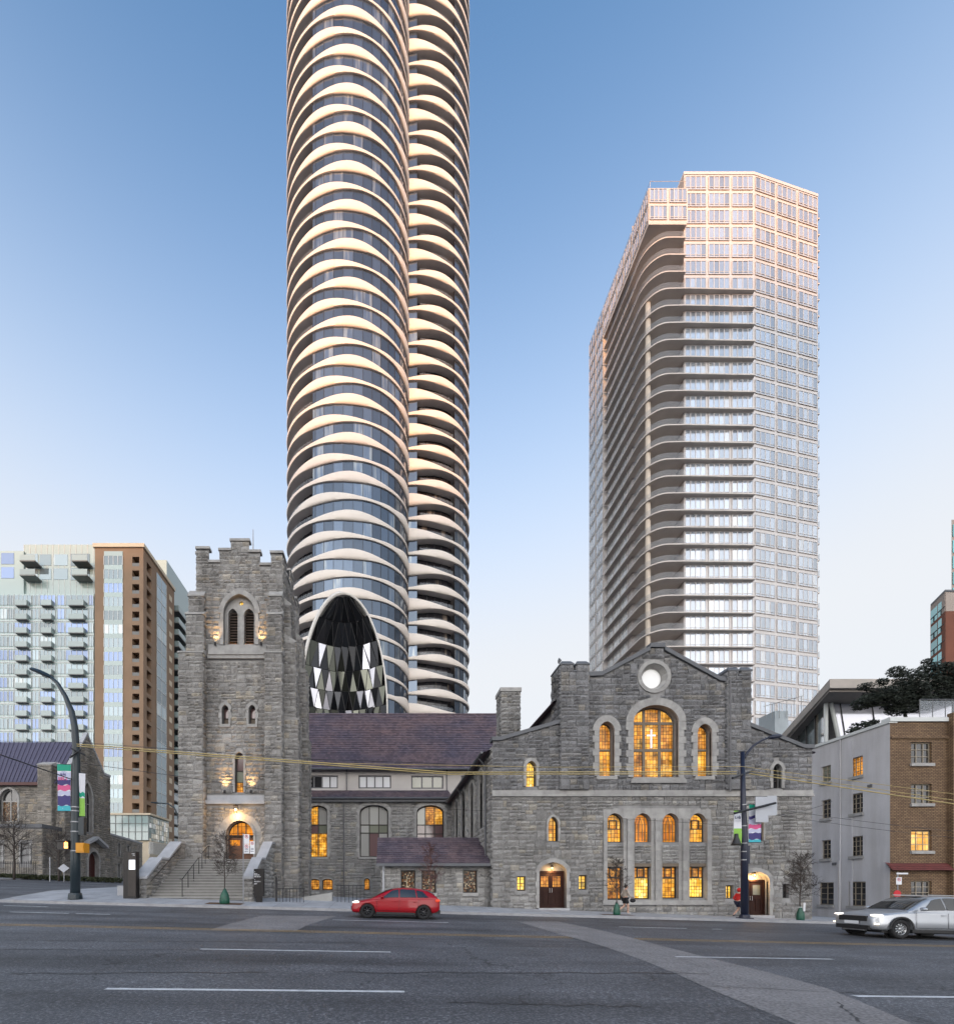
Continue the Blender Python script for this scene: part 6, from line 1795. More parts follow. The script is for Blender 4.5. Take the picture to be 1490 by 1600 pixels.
for k in range(4):
    a_, c_ = Lg*k/4, Lg*(k+1)/4
    s = MB(); s.poly([Tg(a_, gz0, 0), Tg(c_, gz0, 0), Tg(c_, gz1, 0), Tg(a_, gz1, 0)]); s.build('glass_pane', M['pav_glass'], pav, fix=False)
    s = MB(); s.box(a_ - .06, a_ + .06, gz0, gz1, 0, .12, lambda u, v, d: Tg(u, v, d)); s.build('mullion', M['iron'], pav)
s = MB(); s.box(0, Lg, lerp(gz0, gz1, .45) - .05, lerp(gz0, gz1, .45) + .05, .01, .1, lambda u, v, d: Tg(u, v, d)); s.build('transom', M['iron'], pav)
s = MB(); s.tube([(gb_.x - .1, gb_.y - .1, gz0), (gb_.x - .1, gb_.y - .1, gz1)], .17, 8); s.build('column', M['ap_frame'], pav)
s = MB(); s.tube([(gb_.x + 2.0, gb_.y - .2, gz0), (gb_.x + .3, gb_.y - .2, gz1)], .17, 6); s.build('raking_column', M['ap_frame'], pav)
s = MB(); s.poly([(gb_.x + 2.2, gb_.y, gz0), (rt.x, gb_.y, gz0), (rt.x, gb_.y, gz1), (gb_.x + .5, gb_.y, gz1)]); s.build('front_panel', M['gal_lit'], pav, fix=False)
s = MB(); s.box(gb_.x + .6, rt.x, gb_.y - .12, gb_.y - .01, uz(1092, gb_.y), gz1 - .02); s.build('blind_band', M['pav_soffit'], pav)
for k in range(3):
    q = gb_.x + 2.6 + k*3.2; s = MB(); s.tube([(q, gb_.y - .05, gz0), (q - 1.2, gb_.y - .05, gz1)], .05, 4); s.build('mullion', M['iron'], pav)
s = MB(); s.box(ux(1195, 60), ga_.x - .05, 58.5, 61, gz0 - 6, uz(1118, 60)); s.build('terrace_wall', M['pav_wall'], pav)
s = MB()
for k in range(6): q = ux(1178 + k*11, 60); s.tube([(q, 58.3, uz(1130, 60)), (q, 58.3, uz(1112 - k*3, 60))], .04, 4)
s.tube([(ux(1176, 60), 58.3, uz(1112, 60)), (ux(1236, 60), 58.3, uz(1096, 60))], .04, 4); s.build('terrace_rail', M['ap_slab'], pav)
s = MB(); s.box(ga_.x, rt.x, 45.6, 62, gz0 - 8, gz0); s.build('base', M['pav_wall'], pav)
# terrace guard and planter along the house roof edge
tg = thing('terrace_guard', 'glass terrace guard above the tan brick front', 'railing', (ux(1440, 35), 35, zwt))
for k in range(5):
    q0, q1 = ux(1437 + k*20, 35), ux(1456 + k*20, 35); s = MB(); s.box(q0, q1, 34.98, 35.0, zwt + .2, uz(1095, 35)); s.build('glass_panel', M['guard'], tg)
    s = MB(); s.tube([(q0 - .03, 35, zwt - .05), (q0 - .03, 35, uz(1093, 35))], .03, 5); s.build('post', M['pipe'], tg)
s = MB(); s.tube([(ux(1437, 35), 35, uz(1093, 35)), (ux(1540, 35), 35, uz(1093, 35))], .03, 5); s.build('top_rail', M['pipe'], tg)
# dark evergreens on the roof terrace
M['needle'] = mat('dark_evergreen', (0.020, 0.026, 0.017), .85, .5, 1.6)
M['bark'] = mat('bark', (0.055, 0.042, 0.034), .9, .25, 6, .5, 30)
def foliage(th, clumps, n, size, seed, m, name='crown'):
    r = random.Random(seed); b = MB()
    for (cx, cy, cz, rx, ry, rz) in clumps:
        k = int(n*rx*rz)
        for _ in range(k):
            while True:
                p = Vector((r.uniform(-1, 1), r.uniform(-1, 1), r.uniform(-1, 1)))
                if .25 < p.length < 1: break
            c = Vector((cx + p.x*rx, cy + p.y*ry, cz + p.z*rz))
            a = Vector((r.gauss(0, 1), r.gauss(0, 1), r.gauss(0, .5))).normalized(); e = a.orthogonal().normalized()
            w = size*r.uniform(.5, 1.2)
            b.poly([c - a*w - e*w*.3, c + a*w*.2 - e*w*.5, c + a*w + e*w*.1, c + e*w*.5])
    return b.build(name, m, th, fix=False)
TDp = 38.0
tr = thing('evergreen_tree', 'dark spreading evergreen tree on the roof terrace', 'tree', (ux(1420, TDp), TDp, zwt))
def cl(px, py, rx, rz, D=TDp): return (ux(px, D), D, uz(py, D), rx*D/700, rx*D/700*.7, rz*D/700)
foliage(tr, [cl(1420, 1062, 22, 16), cl(1400, 1050, 14, 9), cl(1452, 1048, 17, 14), cl(1375, 1085, 24, 12), cl(1352, 1098, 20, 9), cl(1352, 1073, 12, 6), cl(1340, 1107, 10, 4), cl(1400, 1095, 26, 14), cl(1430, 1085, 20, 16), cl(1448, 1034, 8, 5), cl(1378, 1066, 10, 6), cl(1405, 1110, 20, 8), cl(1435, 1100, 24, 12), cl(1415, 1078, 30, 14), cl(1460, 1068, 16, 14), cl(1365, 1092, 22, 8)], 1500, .13, 4, M['needle'])
s = MB()
for pts in ([(1415, 1125), (1412, 1105), (1418, 1075), (1430, 1050)], [(1412, 1105), (1385, 1088), (1355, 1078)], [(1412, 1108), (1375, 1102), (1345, 1105)], [(1416, 1085), (1440, 1060), (1452, 1045)]):
    s.tube([U(x, y, TDp) for x, y in pts], [.13, .10, .07, .04][:len(pts)], 6)
s.build('trunk', M['needle'], tr)
tr2 = thing('evergreen_tree', 'second dark evergreen at the far end of the roof terrace', 'tree', (ux(1485, TDp), TDp, zwt))
foliage(tr2, [cl(1482, 1050, 18, 16), cl(1470, 1066, 14, 10), cl(1500, 1060, 22, 20), cl(1476, 1042, 10, 7), cl(1490, 1080, 20, 14), cl(1470, 1090, 18, 12)], 1500, .13, 5, M['needle'])
s = MB(); s.tube([U(1492, 1130, TDp), U(1490, 1090, TDp), U(1486, 1055, TDp)], [.2, .15, .05], 6); s.build('trunk', M['bark'], tr2)
sh = thing('terrace_shrub', 'low dark spiky shrub spilling over the white wall top', 'shrub', (ux(1340, 37), 37, zwt))
foliage(sh, [cl(1345, 1135, 16, 7, 37.4), cl(1332, 1142, 9, 5, 37.4), cl(1362, 1130, 12, 6, 37.4)], 900, .16, 6, M['needle'], 'foliage')
# ------------------------------------------------------------------ brick and teal-glass tower at the right edge
M['teal'] = glass('teal_glass', (0.14, 0.42, 0.45), .05, .9, obj=.35, metal=.4)
M['red_brick'] = mat('red_brick_far', (0.17, 0.06, 0.035), .85, .12, .3)
M['beige_far'] = mat('beige_panel', (0.36, 0.30, 0.26), .8, .08, .4)
ED = 78.0
et = thing('teal_tower', 'red brick tower with teal corner glazing at the pavilion tree', 'tower', (ux(1480, ED), ED, 0))
xe0, xe1 = ux(1453, ED + 4), ux(1476, ED)
A_, B_ = Vector((xe0, ED + 4, 0)), Vector((xe1, ED, 0))
ztt = uz(925, ED)
s = MB(); Te, Le = wall_frame(A_, B_); s.poly([Te(0, -3, -.1), Te(Le, -3, -.1), Te(Le, ztt, -.1), Te(0, ztt, -.1)]); s.build('corner_wall', M['beige_far'], et, fix=False)
zf = ztt - 1.0
while zf > 5:
    for k in range(2):
        s = MB(); s.poly([Te(Le*k/2 + .15, zf - 2.4, 0), Te(Le*(k+1)/2 - .1, zf - 2.4, 0), Te(Le*(k+1)/2 - .1, zf, 0), Te(Le*k/2 + .15, zf, 0)]); w = s.build('window', M['teal'], et, fix=False)
        s = MB(); s.box(Le*k/2 + .15, Le*(k+1)/2 - .1, zf - 1.5, zf - 1.4, .01, .08, lambda u, v, d: Te(u, v, d)); s.box(Le*(k+.5)/2 - .04, Le*(k+.5)/2 + .04, zf - 2.4, zf - 1.5, .01, .08, lambda u, v, d: Te(u, v, d)); s.build('frame', M['iron'], w)
    zf -= 2.95
plan = [(xe0 + .02, ED + 4), (xe1, ED + .01), (xe1 + 20, ED), (xe1 + 20, ED + 16), (ux(1470, ED + 16), ED + 16)]
s = MB(); s.prism(plan, T1, -3, uz(955, ED)); s.build('brick_wall', M['red_brick'], et)
s = MB(); s.prism(plan, T1, uz(955, ED) + .01, ztt - .02); s.build('upper_wall', M['beige_far'], et)
s = MB(); s.prism([(x - .1, y - .1) for x, y in plan], T1, ztt + .01, ztt + .35); s.build('roof', M['lead'], et)
xu = ux(1486, ED + 6); s = MB(); s.prism([(xu, ED + 6), (xu + 14, ED + 6), (xu + 14, ED + 14), (ux(1490, ED + 14), ED + 14)], T1, ztt + .36, uz(812, ED + 6)); s.build('upper_block', M['beige_far'], et)
for k in range(8):
    z_ = uz(820, ED + 6) - k*1.7*1.75; s = MB(); s.box(xu + .15, xu + 6, ED + 5.9, ED + 5.97, z_ - 2.3, z_); s.build('window', M['teal'], et)
# ------------------------------------------------------------------ street furniture
M['pole'] = mat('dark_blue_green_pole', (0.016, 0.028, 0.036), .4, .15, 2, .05, 20)
M['pole_b'] = mat('navy_pole', (0.010, 0.014, 0.034), .4, .12, 2)
M['galv'] = mat('galvanised_steel', (0.30, 0.31, 0.33), .45, .12, 4, metal=.6)
M['sign_white'] = mat('sign_white', (0.72, 0.73, 0.75), .5, .04, 3)
M['sign_grey'] = mat('sign_back', (0.40, 0.42, 0.46), .5, .05, 2, metal=.3)
M['sign_black'] = mat('sign_black', (0.012, 0.010, 0.010), .4, .1, 2)
M['sign_green'] = mat('sign_green', (0.02, 0.22, 0.14), .5, .06, 3)
M['ink'] = mat('ink_navy', (0.02, 0.03, 0.09), .6, .05, 3)
M['ink_red'] = mat('ink_red', (0.55, 0.02, 0.03), .6, .05, 3)
M['amberbox'] = mat('signal_yellow', (0.62, 0.27, 0.01), .45, .08, 3)
M['handlit'] = emis('orange_signal', (1.0, 0.35, 0.05), 2.2)
M['screen'] = emis('white_screen', (0.85, 0.9, 1.0), 0.55, (.7, .7, .7))
def flat_col(name, c): M[name] = mat(name, c, .65, .06, 3); return M[name]
for n_, c_ in (('bn_green', (0.0, .30, .19)), ('bn_lav', (.48, .50, .66)), ('bn_navy', (.045, .035, .16)), ('bn_pink', (.62, .09, .24)), ('bn_teal', (.05, .42, .50)), ('bn_white', (.70, .71, .76)), ('bn_lime', (.26, .52, .08))): flat_col(n_, c_)
def strokes(w, h, T, m, parent, seed, name='lettering'):
    """a line of lettering too small to read: uneven upright and cross strokes within w x h; T maps (x, y, depth) -> world"""
    r = random.Random(seed); b = MB(); x = 0.0; c = h*.55
    def bar(x0, x1, y0, y1): b.poly([T(x0, y0, 0), T(x1, y0, 0), T(x1, y1, 0), T(x0, y1, 0)])
    while x < w - c*.5:
        cw = c*r.uniform(.7, 1.15); t = h*.17; hh = h*(1.0 if r.random() < .35 else .72)
        bar(x, x + t, 0, hh)
        if r.random() < .6: bar(x + cw - t*1.3, x + cw - t*.3, 0, h*.72)
        y = r.choice((0, h*.3, h*.56)); bar(x + t, x + cw - t*1.3, y, y + t)
        x += cw + t*.4
    return b.build(name, m, parent, fix=False)
def banner(parent, x0, x1, y, z0, z1, stripes, yaw=0.0, text=None):
    """hanging printed banner: wavy bands of colour, each band a printed strip on one cloth"""
    n = 10; c = math.cos(yaw); s_ = math.sin(yaw); xm = x0
    def P_(u, t, d=0): 
        x = (x1 - x0)*u
        return (x0 + x*c, y + x*s_ + .02*math.sin(t*5 + u*3) - d, lerp(z0, z1, t))
    cl = MB(); cl.grid([[P_(i/4, j/8) for i in range(5)] for j in range(9)]); cl.grid([[P_(i/4, j/8, -.01) for i in range(5)] for j in range(9)])
    cb = cl.build('banner', M['bn_white'], parent, fix=False)
    for k, (t0, t1, m) in enumerate(stripes):
        b = MB()
        b.grid([[P_(u/8, max(0, min(1, lerp(t0, t1, q) + (.018*math.sin(u*1.1 + k*2) if 0 < t0 and t1 < 1 else 0))), .004 + .0015*k) for u in range(9)] for q in (0, .5, 1)])
        b.build('print', M[m], cb, fix=False)
    if text:
        for wd_, size, u0, t0, m in text: strokes(wd_, size, lambda a, b_, d: P_(u0 + a/(x1 - x0), t0 + b_/(z1 - z0), .025), M[m], cb, int(size*100))
    b = MB()
    for t in (0, 1):
        p, q = P_(-.06, t), P_(1.1, t); b.tube([p, q], .018, 5)
    b.build('banner_arm', M['pole'], parent)
# --- left lamp pole at the corner
LPD = 25.0; lpx = ux(117.5, LPD)
zg = top_z(lpx, LPD)
lp = thing('street_lamp', 'dark street lamp with long curved arm, banners and pedestrian signals at the corner', 'street lamp', (lpx, LPD, zg))
s = MB(); pts = [U(117.5, 1411, LPD), U(118, 1340, LPD), U(119, 1250, LPD), U(119.5, 1180, LPD), U(117, 1138, LPD), U(112, 1112, LPD), U(102, 1088, LPD), U(90, 1068, LPD), U(78, 1057, LPD)]
s.tube([(p.x, p.y, p.z) for p in pts], [.25, .235, .215, .19, .17, .15, .12, .10, .09], 12); s.build('pole', M['pole'], lp, True)
s = MB(); h0, h1 = U(80, 1059, LPD), U(47, 1045, LPD); d = (h1 - h0).normalized(); nn_ = Vector((-d.z, 0, d.x)); nn_ = nn_ if nn_.z > 0 else -nn_
rows = []
for t, w, hgt in ((0, .1, .09), (.15, .2, .13), (.5, .24, .14), (.85, .2, .10), (1, .06, .05)):
    c = h0.lerp(h1, t); rows.append([c + Vector((0, -w, 0)), c + Vector((0, -w*.6, 0)) + nn_*hgt, c + Vector((0, w*.6, 0)) + nn_*hgt, c + Vector((0, w, 0)), c + Vector((0, w*.5, 0)) - nn_*.06, c + Vector((0, -w*.5, 0)) - nn_*.06, c + Vector((0, -w, 0))])
s.grid(rows); s.build('lamp_head', M['pole'], lp, True)
s = MB(); s.lathe((lpx, LPD, zg), [(.001, .35), (.30, .35), (.34, .25), (.36, 0)], 14); s.build('base', M['pole'], lp)
for z_ in (1285, 1268, 1262, 1300, 1330):
    s = MB(); s.lathe((ux(118.5, LPD), LPD, uz(z_, LPD)), [(.245, -.03), (.255, -.03), (.255, .03), (.245, .03)], 14); s.build('strap', M['galv'], lp)
yb = LPD - .05
banner(lp, ux(91, LPD), ux(111.5, LPD), yb, uz(1268, LPD), uz(1195, LPD), [(0, .12, 'bn_teal'), (.12, .34, 'bn_navy'), (.34, .44, 'bn_lav'), (.44, .56, 'bn_pink'), (.56, .68, 'bn_navy'), (.68, .84, 'bn_lav'), (.86, 1.0, 'bn_green')], 0, [(.60, .24, .08, .66, 'bn_pink'), (.4, .16, .25, .76, 'bn_navy')])
banner(lp, ux(124, LPD), ux(132.5, LPD), yb, uz(1276, LPD), uz(1208, LPD), [(0, .42, 'bn_lime'), (.45, .55, 'bn_green')], .3)
# pedestrian signals
s = MB(); x0, x1, z0, z1 = ux(93.5, LPD), ux(111, LPD), uz(1328, LPD), uz(1314.5, LPD); s.box(x0, x1, LPD - .2, LPD + .15, z0, z1); s.box(x0 - .02, x1 + .02, LPD - .32, LPD - .2, z1 - .03, z1 + .02); sg = s.build('pedestrian_signal', M['sign_black'], lp)
s = MB(); cx_s = lerp(x0, x1, .78); zz = lerp(z0, z1, .5)
s.box(cx_s - .10, cx_s + .10, LPD - .215, LPD - .203, zz - .18, zz - .02); s.box(cx_s - .10, cx_s - .05, LPD - .214, LPD - .203, zz, zz + .15)
for k in range(3): s.box(cx_s - .04 + k*.05, cx_s - .005 + k*.05, LPD - .214, LPD - .203, zz, zz + .19 - .02*k)
s.build('signal_hand', M['handlit'], sg)
s = MB(); s.box(ux(123, LPD), ux(136, LPD), LPD - .25, LPD + .2, uz(1333, LPD), uz(1318, LPD)); s.box(ux(124, LPD), ux(135, LPD), LPD - .28, LPD - .25, uz(1331, LPD), uz(1320, LPD)); s.build('signal_housing', M['amberbox'], lp)
s = MB(); s.box(ux(124, LPD), ux(133, LPD), LPD - .12, LPD + .12, uz(1305, LPD), uz(1278, LPD)); s.build('control_box', M['pole'], lp)
s = MB()
for a_, b_ in (((109, 1184), (126, 1172)), ((112, 1170), (133, 1180))): s.tube([U(*a_, LPD - .3), U(*b_, LPD - .3)], .05, 6)
s.build('bracket', M['iron'], lp)
# --- right lamp pole
RPD = 25.0; rpx = ux(1163, RPD); zg = top_z(rpx, RPD)
rp_ = thing('street_lamp', 'navy street lamp with arched arm and banners before the hall', 'street lamp', (rpx, RPD, zg))
s = MB(); s.tube([(rpx, RPD, zg - .1), (rpx - .02, RPD, uz(1320, RPD)), (ux(1161, RPD), RPD, uz(1270, RPD)), (ux(1159.5, RPD), RPD, uz(1175, RPD))], [.19, .17, .14, .10], 12); s.build('pole', M['pole_b'], rp_, True)
s = MB(); ap2 = [U(1160, 1188, RPD), U(1166, 1178, RPD), U(1176, 1166, RPD), U(1190, 1157, RPD), U(1203, 1152, RPD)]; s.tube(ap2, [.075, .07, .06, .05, .05], 8); s.build('arm', M['pole_b'], rp_, True)
s = MB(); h0, h1 = U(1200, 1153, RPD), U(1222, 1149.5, RPD); s.tube([h0, h0.lerp(h1, .3), h0.lerp(h1, .8), h1], [.06, .13, .11, .03], 8); s.build('lamp_head', M['pole_b'], rp_, True)
s = MB(); s.box(rpx - .28, rpx + .28, RPD - .28, RPD + .28, zg, zg + .06); s.lathe((rpx, RPD, zg), [(.26, .06), (.24, .2), (.19, .24)], 12); s.build('base', M['pole_b'], rp_)
s = MB(); s.tube([U(1144, 1216, RPD - .5), U(1175, 1205, RPD + .4)], .06, 6); s.build('cross_arm', M['iron'], rp_)
for z_ in (1258, 1291, 1318, 1331, 1344):
    s = MB(); s.lathe((ux(1162, RPD), RPD, uz(z_, RPD)), [(.165, -.025), (.175, -.025), (.175, .025), (.165, .025)], 12); s.build('strap', M['galv'], rp_)
banner(rp_, ux(1167, RPD), ux(1184.5, RPD), RPD - .1, uz(1317, RPD), uz(1258, RPD), [(0, .08, 'bn_teal'), (.08, .26, 'bn_navy'), (.26, .36, 'bn_lav'), (.36, .48, 'bn_pink'), (.48, .62, 'bn_lav'), (.62, .7, 'bn_navy'), (.88, 1.0, 'bn_green')], -.1)
banner(rp_, ux(1144, RPD), ux(1157, RPD), RPD - .1, uz(1321, RPD), uz(1267, RPD), [(0, .48, 'bn_lime'), (.93, 1.0, 'bn_lime')], .1, [(.36, .2, .1, .75, 'ink'), (.36, .07, .1, .68, 'sign_grey')])
s = MB(); s.box(ux(1180, 24.6), ux(1200, 24.6), 24.6, 24.63, uz(1285, 24.6), uz(1245, 24.6)); s.build('sign_back', M['sign_grey'], rp_)
s = MB(); s.box(ux(1201, 24.6), ux(1216, 24.6), 24.7, 24.73, uz(1274, 24.6), uz(1243, 24.6)); s.build('sign_back', M['sign_grey'], rp_)
s = MB(); s.tube([U(1147, 1271, 24.5), U(1211, 1255, 24.45)], .07, 6); s.build('sign_arm', M['iron'], rp_)
s = MB(); a0 = U(1150, 1306, RPD - .3); s.lathe((a0.x, a0.y, a0.z - .5), [(.001, .62), (.09, .6), (.10, .42), (.20, .1), (.26, 0), (.001, .02)], 10); s.build('floodlight', M['iron'], rp_, True)
s = MB(); s.box(ux(1166, RPD), ux(1169, RPD), RPD - .1, RPD + .1, uz(1350, RPD), uz(1322, RPD)); s.build('cabinet', M['pole_b'], rp_)
# --- parking sign
pk_ = thing('parking_sign', 'thin grey post with no-parking plates in front of the stairs', 'sign', (ux(379, 25.1), 25.1, top_z(ux(379, 25.1), 25.1)))
xp = ux(380, 25.1); zp = top_z(xp, 25.1)
s = MB(); s.tube([(xp, 25.1, zp - .05), (xp, 25.1, uz(1303, 25.1))], .03, 6); s.build('post', M['galv'], pk_)
def plate(parent, px0, px1, py0, py1, D, ringed, arrow, name='plate', m='sign_white'):
    x0, x1, z0, z1 = ux(px0, D), ux(px1, D), uz(py1, D), uz(py0, D)
    b = MB(); b.box(x0, x1, D - .012, D, z0, z1); p = b.build(name, M[m], parent); cx = (x0 + x1)/2; w = x1 - x0
    if ringed:
        r = w*.32; cz = z1 - w*.42; b = MB(); n = 20
        for i in range(n):
            a0, a1 = 2*math.pi*i/n, 2*math.pi*(i+1)/n
            b.poly([(cx + r*math.cos(a0), D - .016, cz + r*math.sin(a0)), (cx + r*math.cos(a1), D - .016, cz + r*math.sin(a1)), (cx + r*.78*math.cos(a1), D - .016, cz + r*.78*math.sin(a1)), (cx + r*.78*math.cos(a0), D - .016, cz + r*.78*math.sin(a0))])
        b.poly([(cx - r*.7 - .01, D - .0165, cz + r*.6), (cx - r*.6, D - .0165, cz + r*.75), (cx + r*.7, D - .0165, cz - r*.6), (cx + r*.6, D - .0165, cz - r*.75)])
        b.build('ring', M['ink_red'], p, fix=False)
        b = MB(); b.box(cx - r*.4, cx - r*.2, D - .0145, D - .0125, cz - r*.55, cz + r*.55); b.box(cx - r*.2, cx + r*.35, D - .0145, D - .0125, cz + r*.35, cz + r*.55); b.box(cx - r*.2, cx + r*.35, D - .0145, D - .0125, cz - r*.1, cz + r*.1); b.box(cx + r*.2, cx + r*.4, D - .0146, D - .0125, cz, cz + r*.5); b.build('letter', M['ink'], p)
    if arrow:
        zz = z0 + (z1 - z0)*.2; b = MB(); b.box(x0 + w*.3, x1 - w*.2, D - .0145, D - .0125, zz - .012, zz + .012); b.poly([(x0 + w*.15, D - .0145, zz), (x0 + w*.32, D - .0145, zz + .045), (x0 + w*.32, D - .0145, zz - .045)])
        for k in range(2): b.box(x0 + w*.2, x1 - w*.2, D - .0145, D - .0125, zz + .09 + .06*k, zz + .115 + .06*k)
        b.build('print', M['ink'], p)
plate(pk_, 381, 389.5, 1304, 1319, 25.05, True, False); plate(pk_, 381, 389.5, 1319.5, 1334, 25.05, True, True); plate(pk_, 390.5, 398, 1315, 1334.5, 25.05, True, True)
# --- black monolith sign and information totem
ms = thing('monolith_sign', 'black monolith sign with small white lettering beside the stair parapet', 'sign', (ux(403.5, 26), 26, top_z(ux(403, 26), 26)))
x0, x1 = ux(396.5, 26), ux(411.5, 26); zb = uz(1401, 26)
s = MB(); s.box(x0, x1, 26, 26.25, zb, uz(1358, 26)); s.box(x0 + .1, x1 - .1, 26.05, 26.2, top_z(x0, 26) - .1, zb); s.build('panel', M['sign_black'], ms)
for k, (wd_, zz, sz) in enumerate(((.05, 1363, .05), (.17, 1366.2, .06), (.29, 1368.2, .07), (.36, 1371, .075), (.06, 1375.4, .05), (.36, 1378.6, .07), (.16, 1382, .075))):
    strokes(wd_, sz, lambda a, b_, d, zz=zz: (x0 + .03 + a, 25.994, uz(zz, 26) + b_), M['sign_white'], ms, 40 + k)
tt = thing('information_totem', 'dark information totem with a small lit screen left of the stairs', 'totem', (ux(202, 25.8), 25.8, top_z(ux(202, 25.8), 25.8)))
x0, x1 = ux(192.5, 25.8), ux(213, 25.8); zb = top_z(x0, 25.8)
s = MB(); s.box(x0, x1, 25.8, 26.1, zb, uz(1331, 25.8)); s.build('casing', M['sign_black'], tt)
s = MB(); s.box(x0 + .28, x1 - .02, 25.775, 25.799, zb + .15, uz(1333, 25.8)); s.build('front_panel', M['frame_dk'], tt)
s = MB(); s.box(ux(202, 25.8), ux(211.5, 25.8), 25.76, 25.774, uz(1359, 25.8), uz(1344, 25.8)); s.build('screen', M['screen'], tt)
strokes(.2, .05, lambda a, b_, d: (ux(206, 25.8) + a, 25.77, uz(1335, 25.8) + b_), M['sign_white'], tt, 61); strokes(.12, .05, lambda a, b_, d: (ux(208, 25.8) + a, 25.77, uz(1337.3, 25.8) + b_), M['sign_white'], tt, 62)
# low block beside the totem
s = MB(); s.box(ux(183, 27), ux(194, 27), 27, 27.8, top_z(-15.5, 27) - .1, uz(1384, 27)); props(s.build('stone_block', M['dressed_w']), 'low pale stone block behind the information totem', 'block')
# --- railing by the basement stairs and ramp wall
rl = thing('area_railing', 'black iron railing beside the tower at the basement steps', 'railing', (ux(450, 27), 27, top_z(ux(450, 27), 27)))
s = MB(); s.box(ux(430, 26.6), ux(433, 26.6), 26.6, 26.7, top_z(-6, 26.6), uz(1371, 26.6)); s.build('end_post', M['iron'], rl)
for k in range(9):
    px = 431 + k*5.4; zt_ = 1386 + (4 if k < 2 else 2)
    s = MB(); x_ = ux(px, 26.7); s.tube([(x_, 26.7, top_z(x_, 26.7) - .05), (x_, 26.7, uz(1389, 26.7))], .018, 5); s.build('bar', M['iron'], rl)
s = MB(); s.tube([(ux(430, 26.7), 26.7, uz(1389, 26.7)), (ux(476, 26.7), 26.7, uz(1389, 26.7))], .022, 5); s.build('top_rail', M['iron'], rl)
rl2 = thing('area_railing', 'short black railing before the nave basement windows', 'railing', (ux(545, 27.6), 27.6, top_z(ux(545, 27.6), 27.6)))
for k in range(8):
    x_ = ux(527 + k*6, 27.6); s = MB(); s.tube([(x_, 27.6, top_z(x_, 27.6) - .05), (x_, 27.6, uz(1384, 27.6))], .016, 5); s.build('bar', M['iron'], rl2)
s = MB(); s.tube([(ux(525, 27.6), 27.6, uz(1384, 27.6)), (ux(571, 27.6), 27.6, uz(1384, 27.6))], .02, 5); s.build('top_rail', M['iron'], rl2)
s = MB(); xa, xb = ux(475, 28.5), ux(520, 28.5)
s.mesh([(xa, 28, top_z(xa, 28) - .1), (xb, 28, top_z(xb, 28) - .1), (xb, 28.5, top_z(xb, 28) - .1), (xa, 28.5, top_z(xa, 28) - .1), (xa, 28, uz(1402, 28)), (xb, 28, uz(1395, 28)), (xb, 28.5, uz(1395, 28)), (xa, 28.5, uz(1402, 28))], [(0, 3, 2, 1), (0, 1, 5, 4), (1, 2, 6, 5), (2, 3, 7, 6), (3, 0, 4, 7), (4, 5, 6, 7)])
props(s.build('ramp_wall', M['granite_step']), 'low sloping dark-capped ramp wall before the nave', 'wall')
# --- signs on the right, far post, diamond sign at left
sg = thing('street_sign', 'small white parking plate on a post by the brick house', 'sign', (ux(1402, 27), 27, top_z(30, 27)))
x_ = ux(1402, 27); s = MB(); s.tube([(x_, 27, top_z(x_, 27)), (x_, 27, uz(1363, 27))], .03, 6); s.build('post', M['galv'], sg)
plate(sg, 1399.5, 1408, 1371, 1382.5, 26.95, True, False); plate(sg, 1400, 1418, 1364, 1366.5, 26.95, False, False)
st = thing('red_disc_sign', 'round red sign glimpsed above the silver car roof', 'sign', (ux(1400, 23.6), 24.6, top_z(28, 24.6)))
xx = ux(1400, 24.6); s = MB(); s.tube([(xx, 24.6, top_z(xx, 24.6)), (xx, 24.6, uz(1400, 24.6))], .03, 6); s.build('post', M['galv'], st)
s = MB(); s.prism([(xx + .2*math.cos(2*math.pi*k/16), uz(1397, 24.6) + .2*math.sin(2*math.pi*k/16)) for k in range(16)], front(24.55), -.02, .01); s.build('disc', M['ink_red'], st)
ps = thing('bare_post', 'plain thin steel post before the white wall', 'post', (ux(1310, 26.5), 26.5, top_z(26, 26.5)))
x_ = ux(1310, 26.5); s = MB(); s.tube([(x_, 26.5, top_z(x_, 26.5)), (x_, 26.5, uz(1347, 26.5))], .028, 6); s.tube([(x_, 26.5, uz(1352, 26.5)), (x_, 26.5, uz(1346, 26.5))], .034, 6); s.build('post', M['galv'], ps)
ds = thing('diamond_sign', 'grey back of a diamond road sign before the small stone church', 'sign', (ux(100, 43), 43, top_z(ux(100, 43), 43)))
x_ = ux(100, 43); zc_ = uz(1357, 43); s = MB(); s.tube([(x_, 43, top_z(x_, 43) - .1), (x_, 43, zc_)], .04, 6); s.build('post', M['galv'], ds)
s = MB(); s.prism([(x_ - .55, zc_), (x_, zc_ + .42), (x_ + .55, zc_), (x_, zc_ - .42)], front(42.95), -.01, .02); s.build('plate', M['sign_grey'], ds)
ps2 = thing('bare_post', 'plain grey post beside the diamond road sign', 'post', (ux(78, 42), 42, top_z(ux(78, 42), 42)))
x_ = ux(78, 42); s = MB(); s.tube([(x_, 42, top_z(x_, 42) - .1), (x_, 42, uz(1340, 42))], .05, 6); s.lathe((x_, 42, uz(1340, 42)), [(.06, -.2), (.07, -.1), (.05, 0), (.001, .02)], 8); s.build('post', M['galv'], ps2)
fn = thing('iron_fence', 'black iron fence along the front of the small stone church', 'fence', (ux(20, 48), 48, top_z(ux(20, 48), 48)))
for k in range(24):
    x_ = ux(-8 + k*2.75, 47); s = MB(); s.tube([(x_, 47, top_z(x_, 47) - .1), (x_, 47, uz(1346, 47))], .025, 4); s.build('bar', M['iron'], fn)
